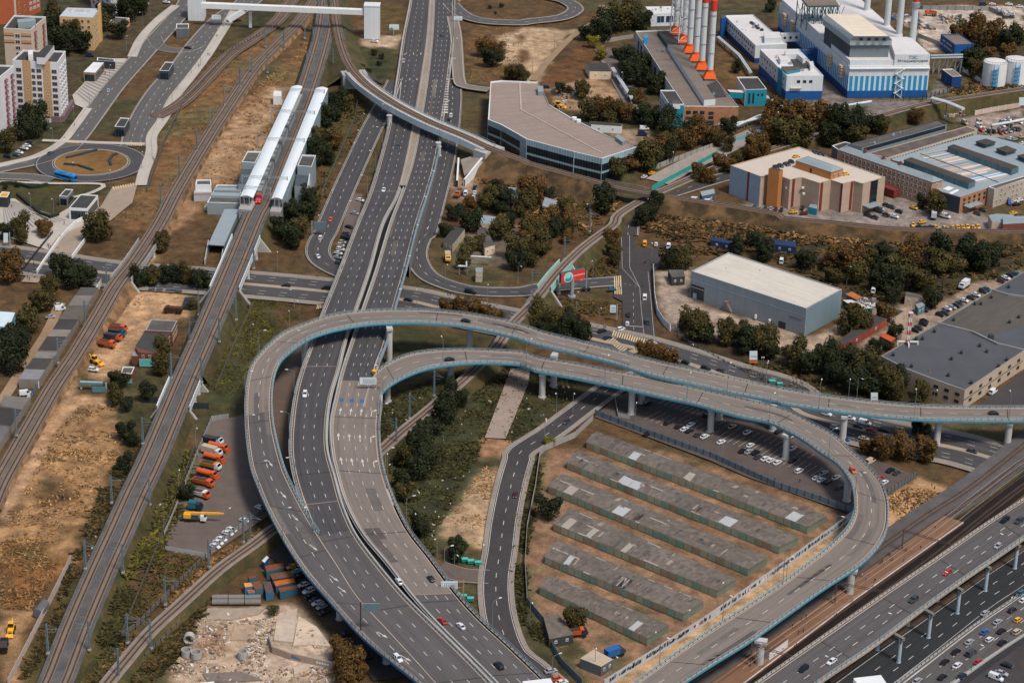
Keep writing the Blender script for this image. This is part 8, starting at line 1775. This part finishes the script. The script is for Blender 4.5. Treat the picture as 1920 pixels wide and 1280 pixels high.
fence('grey slab fence across the grass beside the upper ramp',mp('b1,1382,440 b1,1280,650 b1,1175,905'),1.2,C_('slab_dark',96,90,80),0);fence('grey slab fence down the bank by the equipment yard',mp('c1,1062,0 c1,1000,170 c1,870,520 c1,660,1030'),1.4,C_('slab_dark',96,90,80),3);fence('wire fence beside the pavement at the upper left',mp('a1,1510,150 a1,1270,275 a1,1000,565 a1,890,790 a1,868,860 a1,800,1045'),1.8,mesh_g,3,wire=True);fence('grey wire fence below the dense trees by the station',mp('a2,612,560 a2,600,650 a2,520,830 a2,410,1075'),1.8,mesh_g,3,wire=True)
fence('wire fence along the upper side of the curved line',mp('c1,1120,600 c1,930,790 c1,740,980 c1,660,1030'),1.8,mesh_g,3,wire=True);fence('wire fence along the lower side of the curved line',mp('c1,1180,760 c1,990,950 c1,790,1150'),1.8,mesh_g,3,wire=True);fence('mesh fence at the end of the parking lot beside the bend',mp('c4,765,250 c4,845,205 c4,925,150'),1.8,C_('mesh_panel',92,98,100),2);fence('dark gate beside the low track bridge',mp('b1,770,965 b1,860,970'),2.2,dark_metal,3);fence('dark gate under the low track bridge on the right',mp('b1,1035,1000 b1,1138,1005'),2.2,dark_metal,3);fence('concrete wall beside the street under the trees',mp('a3,530,240 a3,600,225 a3,720,205'),2,wall_grey,0)
fence('white curved parapet along the street bridge',[Vector((p.x,p.y,.3))for p in mp('M,1000,372 M,830,455 M,745,540 M,650,645 M,480,885 M,400,1010')],1.2,white_paint,0,th=.5,name='parapet',cat='parapet');fence('dark railing on the left of the street bridge',[Vector((p.x,p.y,.3))for p in mp('M,575,570 M,420,760 M,262,965')],1.1,dark_metal,3,name='parapet',cat='parapet');fence('white parapet on the right of the street bridge',[Vector((p.x,p.y,.3))for p in mp('M,930,650 M,860,745 M,788,842')],1.3,white_paint,0,th=.5,name='parapet',cat='parapet')
fence('light fence along the curving junction pavement',mp('b3,960,610 b3,1100,690 b3,1270,780 b3,1420,850'),1.0,mesh_g,3,wire=True);fence('pale concrete rail beside the upper right railway',mp('O,620,320 O,900,265 O,1390,185'),2.2,C_('pale_pink_wall',178,160,148),4,white_paint);fence('dark concrete wall holding the street bend by the parking lot',mp('b3,620,955 b3,635,1050 b3,700,1065'),1.6,concrete,0)
for i,s in enumerate(('a1,362,868 a1,440,850 a1,528,826','a1,350,902 a1,430,910 a1,508,936','a1,606,908 a1,598,880 a1,615,855 a1,640,846')):fence(('dark curved wall at the top','dark curved wall at the bottom','dark curved wall at the right')[i]+' of the roundabout island',[Vector((p.x,p.y,.35))for p in mp(s)],.9,C_('slate_hedge',52,58,58),0,th=1.1,name='garden_wall',cat='garden wall')
fence('dark hedge strip along the lawn above the lower plaza',mp('M,10,30 M,120,25 M,250,45 M,330,70 M,420,62 M,520,40'),1.0,C_('hedge_green',36,42,30,scale=1.5,var=.3),0,th=1.6,name='hedge',cat='hedge');fence('row of clipped dark shrubs beside the lower plaza',mp('M,190,150 M,330,270 M,440,360 M,560,400 M,640,370'),1.2,C_('hedge_green',36,42,30),0,th=1.2,name='hedge',cat='hedge')
# graffiti walls
gw=fence('long pale wall with dark graffiti along the garage yard',mp('c3,560,1300 c3,800,1150 c3,1100,960 c3,1513,672 c4,150,690 c4,300,580 c4,480,450 c4,588,365'),2.6,C_('graffiti_wall',176,178,180,var=.06),0,name='graffiti_wall',cat='wall')
pts=mp('c3,560,1300 c3,800,1150 c3,1100,960 c3,1513,672 c4,150,690 c4,300,580 c4,480,450 c4,588,365');gr=random.Random(9);cl_=[C_('spray_dark',46,56,66),C_('spray_black',26,28,32),C_('spray_red',160,36,44),C_('spray_white',204,206,208),C_('spray_grey',104,112,120)]
mb=MB();L_=[0]
for a,b in zip(pts,pts[1:]):L_.append(L_[-1]+(b-a).length)
def on(s):
 for i in range(len(pts)-1):
  if s<=L_[i+1]or i==len(pts)-2:a,b=pts[i],pts[i+1];u=(b-a).normalized();return a+u*(s-L_[i]),u
s=3.0
while s<L_[-1]-5:
 fz=s/L_[-1];red=.45<fz<.62 or.3<fz<.33;gap_=.28<fz<.30 or.36<fz<.4;w=gr.uniform(.5,1.3)
 if not gap_ and gr.random()<.88:
  p,u=on(s);n=Vector((u.y,-u.x,0));n=n if n.y<0 else-n;m_=gr.choice([0,0,1,4])if not red else gr.choice([1,2,3,0,2,4]);z0,z1=gr.uniform(.3,.8),gr.uniform(1.4,2.35);k=gr.uniform(-.3,.3)
  v=[(-w*.5,z0),(w*.35,z0+gr.uniform(-.1,.3)),(w*.5+k,(z0+z1)/2),(w*.4+k,z1),(-w*.1+k,z1-gr.uniform(0,.5)),(-w*.45+k,z1-gr.uniform(0,.3))];mb.face([p+u*a+n*.09+Vector((0,0,b))for a,b in v],m_)
 s+=w*gr.uniform(.8,1.15)
mb.build('graffiti',cl_,gw)
rw=fence('low block wall with blue and orange graffiti at the demolition site',mp('I,958,880 I,990,990 I,1150,1050 I,1555,1140'),2.0,C_('block_wall',160,142,124,kind='sheet',var=.08,mort=S(120,104,92)),0,th=.6,name='retaining_wall',cat='wall')
mb=MB();a,b=P('I',1150,1050,0),P('I',1555,1140,0);u=(b-a).normalized();n=outward(a,b)
for x,w,z0,z1,m_ in((1,1.2,.4,1.7,0),(2,1.4,.3,1.3,0),(3.2,1.6,.2,.9,0),(1.8,.9,1.1,1.9,1),(2.8,.7,.8,1.6,1),(.6,.5,.8,1.5,1),(9.4,.7,.5,1.5,2),(10.3,.7,.5,1.4,2),(11.2,.7,.5,1.5,2),(12.1,.8,.5,1.4,2),(13.0,.7,.5,1.5,2)):
 mb.face([a+u*(x+dx)+n*.36+Vector((0,0,z))for dx,z in((-w*.5,z0),(w*.4,z0+.1),(w*.6,(z0+z1)/2),(w*.2,z1),(-w*.3,z1-.2))],m_)
mb.build('graffiti',[C_('spray_blue',48,112,160),C_('spray_orange',200,96,50),C_('spray_white',204,206,208)],rw)
# pipelines on low supports
def pipeline(label,s,z=3.2,r=.55,n=2,m=None):
 pts=[Vector((p.x,p.y,z))for p in mp(s)];t=thing('pipeline','pipeline',label)
 for i in range(n):mb=MB();mb.tube([p+Vector((.9*i,.9*i,0))for p in pts],r,8);mb.build('pipe',m or C_('pipe_lagging',182,190,192,rough=.5),t)
 mb=MB()
 for a,b in zip(pts,pts[1:]):
  k=max(1,int((b-a).length/9))
  for i in range(k):p=a.lerp(b,i/k);mb.box((p.x+.4,p.y+.4,-.2),(.5,.5,z));mb.box((p.x+.4,p.y+.4,z-.7),(2.4,.5,.25))
 mb.build('support',concrete_dark,t)
pipeline('pale twin pipeline beside the boiler house trees','a3,600,405 a3,700,560 a3,760,680 a3,885,692');pipeline('pale twin pipeline in front of the teal buildings','a3,1155,720 a3,1320,700 a3,1513,650');pipeline('pale pipeline rising in the plant yard','a4,-60,720 a4,60,665 a4,230,640 a4,80,550');pipeline('pale pipeline along the power station railway','a4,455,630 a4,560,605 a4,670,588');pipeline('white trough bridge from works roof to the rubble bank','O,-160,330 O,100,400 O,380,520',9,.7,2);pipeline('white pipe beam above the upper right lot','O,880,700 O,1180,650 O,1470,590',6,.6,2);pipeline('low pipe rack in the grass behind the chimneys','A,25,500 A,280,720 A,420,930',2.6,.45,2);pipeline('grey pipe loop beside the overgrown plot','K,210,1145 K,290,1150 K,285,1045 K,540,1060',4,.45,1)
# ---- debris at the demolition site, concrete rings, bins
def scatter(name,areas,seed,mats_,smin,smax,flat=.5):
 rs=random.Random(seed);mb=MB()
 for k,s,n in areas:
  q=[PP(z_)for z_ in L(k,s)]
  for i in range(n):
   u,v=rs.random(),rs.random();p=q[0].lerp(q[1],u).lerp(q[3].lerp(q[2],u),v);sz=smin+(smax-smin)*rs.random()**3;a=rs.uniform(0,3.1);h=sz*rs.uniform(.1,flat);ca,sa=math.cos(a),math.sin(a);m_=rs.randrange(len(mats_));l=sz*rs.uniform(.4,1.6);w=sz*rs.uniform(.25,.7);z=-.1;tz=rs.uniform(-.3,.5)*sz
   c=[(-l,-w,0),(l,-w*.8,0),(l*.9,w,0),(-l*.8,w,0)];top=[(p.x+x*ca-y*sa,p.y+x*sa+y*ca,z+h+(tz if x>0 else 0))for x,y,_ in c];bot=[(p.x+x*ca-y*sa,p.y+x*sa+y*ca,z-.4)for x,y,_ in c]
   mb.face(top,m_)
   for j in range(4):mb.face([bot[j],bot[(j+1)%4],top[(j+1)%4],top[j]],m_)
 o=mb.build(name,mats_);o['kind']='stuff';return o
rub=[C_('rubble_%s'%'abcdefg'[i],*c,var=.2,scale=1)for i,c in enumerate(((176,162,146),(150,128,106),(120,100,84),(166,142,116),(196,194,190),(92,84,80),(138,112,90)))]
scatter('rubble',[('I','630,690 1020,670 980,900 760,900',300),('I','730,930 960,900 900,1120 650,1110',260),('I','40,1120 240,1040 300,1200 60,1230',240),('I','300,700 620,640 560,1050 290,1060',330),('I','1180,760 1420,780 1500,980 1200,900',220),('I','300,1080 1500,1150 1560,1280 250,1280',380),('I','1320,1120 1560,1150 1560,1260 1300,1230',110),('N','380,150 640,150 600,300 400,300',60)],4,rub,.08,.7)
for i,(s,z)in enumerate((('1030,670 1220,590 1180,900 1000,880',.15),('1230,660 1400,760 1530,940 1330,920 1180,930',.12),('640,740 830,740 800,880 600,880',.1),('380,590 920,585 860,640 620,690 380,690',.1),('340,1190 700,1170 900,1250 400,1270',.1),('1180,1130 1300,1110 1330,1150 1190,1200',.3))):mb=MB();mb.prism(poly('I',s,z),-.4,z);struct(mb.build('ground_slab',C_('dusty_slab_%s'%'abcdef'[i],*((172,156,140),(186,168,148),(160,138,116),(150,134,118),(112,100,92),(176,158,138))[i],var=.22,scale=.5)))
scatter('rubble',[('O','0,170 300,130 450,330 100,360',260),('a3','280,480 560,500 520,590 300,590',90),('B','300,170 560,200 860,350 440,330',420),('B','860,180 1180,190 1150,270 900,290',90),('b4','540,380 720,420 700,450 540,430',130)],6,rub+[C_('debris_blue',50,90,130)],.3,1.7,.9)
scatter('litter',[('b2','740,1000 1400,800 1250,1260 800,1260',50),('c2','900,100 1250,100 1050,480 950,480',30),('c1','450,400 700,300 600,1100 300,1100',30),('b3','20,900 450,800 300,1100 40,1160',40),('a3','0,870 600,1010 560,1150 40,1100',30)],8,[rub[4],rub[0]],.15,.6,.5)
for i,(x,y,r,h,tip)in enumerate(((195,1000,1.6,2.2,0),(285,1020,1.7,2.2,0),(712,1020,1.5,2.4,0),(222,885,1.7,2.2,1))):
 p=P('I',x,y,.9);t=thing('concrete_ring','concrete ring',('left concrete well ring of the upright pair at the rubble edge','right concrete well ring of the upright pair at the rubble edge','lone concrete well ring amid white rubble','concrete well ring tipped on its side at the bushes')[i],(p.x,p.y,0));mb=MB();N=18
 for k in range(N):
  a,b=2*math.pi*k/N,2*math.pi*(k+1)/N;o,q=lambda t_,z:(r*math.cos(t_),r*math.sin(t_),z),lambda t_,z:(r*.84*math.cos(t_),r*.84*math.sin(t_),z);mb.face([o(a,0),o(b,0),o(b,h),o(a,h)]);mb.face([q(a,0),q(b,0),q(b,h),q(a,h)]);mb.face([o(a,h),o(b,h),q(b,h),q(a,h)]);mb.face([o(a,0),o(b,0),q(b,0),q(a,0)])
 if tip:mb.v=[(x_,z_-1,y_+r)for x_,y_,z_ in mb.v]
 mb.build('ring_wall',concrete,t)
for j in range(2):
 for i in range(3):
  a,b=P('I',432+152*i,490+42*j,.8),P('I',432+152*i+145,488+42*j,.8);t=thing('concrete_pipe','concrete pipe','%s concrete half pipe in the %s row of the stack'%(('left','middle','right')[i],('upper','lower')[j]),group='stacked concrete pipes');mb=MB();mb.tube([a,b],.95,14);mb.build('pipe_shell',concrete_dark,t)
for i,(k,x,y)in enumerate((('c2',1162,598),('c2',1197,608),('c2',1230,617),('c2',1270,625),('c2',1155,800),('c2',1190,808),('c2',1228,822),('b4',135,858),('b4',180,873),('b3',1480,860))):
 p=P(k,x,y,.6);t=thing('waste_container','waste container',None,(p.x,p.y,0),.1,'green waste containers');mb=MB();loft(mb,[[(-1,-.7,.1),(-1.05,-.75,1.2),(-1.05,.75,1.2),(-1,.7,.1)],[(1,-.7,.1),(1.05,-.75,1.2),(1.05,.75,1.2),(1,.7,.1)]]);mb.build('bin_body',C_('bin_teal',30,122,110),t);mb=MB();loft(mb,[[(-1.1,-.8,1.22),(-1.1,0,1.5),(-1.1,.8,1.22)],[(1.1,-.8,1.22),(1.1,0,1.5),(1.1,.8,1.22)]]);mb.build('lid',C_('bin_lid',70,160,146),t)
 reg(t,'green waste container',('in the row above the highway sign' if i<4 else 'below the highway sign' if i<7 else 'on the bank above the flyover'),'green waste containers')
for i,(x,y)in enumerate(((665,112),(738,115),(825,118),(880,122),(915,130))):p=P('N',x,y,.5);t=thing('cart','cart',None,(p.x,p.y,0),.1,'small carts');mb=MB();loft(mb,[[(-1.2,-.6,.5),(-1.3,-.7,1.3),(-1.3,.7,1.3),(-1.2,.6,.5)],[(1.2,-.6,.5),(1.3,-.7,1.3),(1.3,.7,1.3),(1.2,.6,.5)]]);mb.build('tub',C_('cart_grey',88,92,96),t);mb=MB();mb.box((0,0,.1),(1.6,1.3,.4));mb.build('base',dark_metal,t);reg(t,'grey cart','at the top of the dirt yard','grey carts')
for i,(k,x,y,s_,c)in enumerate((('N',1000,240,(26,60),'dark_pile'),('c1',225,890,(24,44),'concrete_drum'))):
 p=P(k,x,y,.5);t=thing('slab_stack' if i==0 else 'old_tank','slab stack' if i==0 else 'tank',('dark slab stack beside the red dump truck','old grey tank lying by the pale wall at bottom left')[i],(p.x,p.y,0));mb=MB()
 if i==0:[mb.box((0,-4+2*j,0),(4,1.8,1.2+.2*(j%2)))for j in range(5)]
 else:mb.tube([(-.6,-3,1.5),(.6,3.4,1.5)],1.6,14)
 mb.build('body',dark_metal if i==0 else C_('tank_grey',92,92,94),t)
# ---- people
def person_mesh(step):
 V=[(0,0,.92),(0,0,1.12),(0,0,1.38),(0,.01,1.5),(0,.02,1.6),(0,.03,1.72),(.17,0,1.4),(.25,step*.3,1.14),(.24,step*.5+.08,.9),(-.17,0,1.4),(-.25,-step*.3,1.14),(-.24,-step*.5+.08,.9),(.1,0,.86),(.11,-step*.5,.48),(.11,-step,.06),(.11,-step+.17,.03),(-.1,0,.86),(-.11,step*.6,.48),(-.11,step,.06),(-.11,step+.17,.03)]
 E=[(0,1),(1,2),(2,3),(3,4),(4,5),(2,6),(6,7),(7,8),(2,9),(9,10),(10,11),(0,12),(12,13),(13,14),(14,15),(0,16),(16,17),(17,18),(18,19)]
 Rr=[.15,.15,.17,.06,.11,.09,.08,.06,.05,.08,.06,.05,.1,.075,.05,.045,.1,.075,.05,.045]
 me=bpy.data.meshes.new('person');me.from_pydata(V,E,[]);o=bpy.data.objects.new('person',me);col.objects.link(o);md=o.modifiers.new('skin','SKIN');sv=me.skin_vertices[0].data
 for i,r in enumerate(Rr):sv[i].radius=(r,r*.8);sv[i].use_root=i==0
 sb=o.modifiers.new('sub','SUBSURF');sb.levels=1;sb.render_levels=1
 dg=bpy.context.evaluated_depsgraph_get();out=bpy.data.meshes.new_from_object(o.evaluated_get(dg));bpy.data.objects.remove(o);return out
skin=mat('skin',S(188,140,116));hairm=mat('hair',S(46,36,30));BODY=[person_mesh(.1),person_mesh(.3)]
CL={'dark':(34,38,46),'blue':(50,96,150),'pale':(188,184,178),'red':(150,50,46),'grey':(98,100,104),'brown':(96,72,56)};PM={}
def person(k,x,y,cloth,place,group,z):
 key=(cloth,rnd.randrange(2))
 if key not in PM:
  me=BODY[key[1]].copy();me.materials.clear()
  for m_ in(mat('jacket_'+cloth,S(*CL[cloth])),mat('trousers',S(40,42,50)),skin,hairm):me.materials.append(m_)
  for f_ in me.polygons:zc=f_.center.z;f_.material_index=3 if zc>1.72 or(zc>1.6 and f_.center.y<.0)else 2 if zc>1.5 else 0 if zc>.86 or(abs(f_.center.x)>.19 and zc>.8)else 1
  PM[key]=me
 p=P(k,x,y,z+.9);o=bpy.data.objects.new('person',PM[key]);col.objects.link(o);o.location=(p.x,p.y,z);o.rotation_euler=(0,0,rnd.uniform(0,6.28));o['category']='person';o['group']=group
 reg(o,'person in %s jacket'%cloth,place,'people in %s jackets'%cloth,'x',pix(p))
def people(place,k,s,z=.15):
 for t_ in s.split():a=t_.split(',');person(k,float(a[0]),float(a[1]),rnd.choice(['dark','dark','dark','grey','blue','pale','brown','red']),place,'people '+place,z)
people('on the long platform','c4','870,548 950,540 858,610 785,575 795,600 775,570 1030,420 1095,355 650,715 690,745 700,720 630,690 490,900 285,1000 310,990 250,965 270,1065 575,825 740,615 730,618 300,925 325,912 460,815 1010,200 1025,215 865,305',1.22)
people('on the street bridge','M','515,683 534,690 530,710 553,708 368,890 383,915 383,950 370,985 400,985 315,960 282,965 660,608 628,710 320,1060 378,1030 300,1040',.15);people('on the lower plaza','M','128,268 380,400 160,350 700,450 360,355',.12)
people('on the pavement behind the street','b2','1105,380 1118,383 1160,388 1240,410 1265,415 1300,421 1375,435 130,252 392,278',.25);people('in the parking lot','p','855,1110 1395,1165',.12);people('in the parking lot','b3','1050,1210',.12);people('on the estate pavement','a1','1140,293 1146,296 1133,296 1183,195 405,680 352,745 835,860 1085,360 840,870',.3);people('on the striped plaza','a1','553,500 545,497 570,403 593,430 575,395',.15);people('at the crossing','b3','643,335 650,350 560,555 568,560 780,210 787,205',.2)
# the viewing tower's own ledge, far above the ground just below the camera
tw=thing('tower_ledge','tower ledge','white ledge posts at the very bottom edge, nearest to the camera');ry=lambda q,d_:Vector((0,0,CAM_H))+(_f+(q[0]-960)/FPX*_r-(q[1]-640)/FPX*_u)*d_
a,b=ry((-200,1292),70),ry((2200,1284),70);mb=MB();mb.prism([a,b,b+Vector((0,-2,0)),a+Vector((0,-2,0))],0,min(a.z,b.z),0);mb.build('ledge',white_paint,tw)
for x,y,w in((380,1270,34),(1010,1264,34),(1628,1258,34)):
 p=ry((x,y),70);h=w*70/FPX;mb=MB();mb.box((p.x,p.y-h,p.z-1.2),(h*1.6,h,1.2),.25);mb.build('post',white_paint,tw)
# small pieces hang on the part they belong to
BEL={'carriageway':('edge_line','lane_marking','lane_arrow','asphalt_patch','expansion_joint','chevron_marking','blue_road_mark'),'roof':('roof_patch','roof_gap','tarred_patch','roof_vent','roof_ridge','roof_plant','skylight','roof_seam','roof_lights'),'shaft':('red_band','collar','platform_ring','ladder','red_cap'),'penthouse':('penthouse_roof',),'deck':('handrail','guardrail')}
for o in list(col.objects):
 if o.parent is None or o.parent.parent is not None:continue
 nm=o.name.split('.')[0]
 for host,kids in BEL.items():
  if nm in kids:
   h=next((c for c in o.parent.children if c.name.split('.')[0]==host),None)
   if h is not None and h is not o:o.parent=h
resolve_labels()
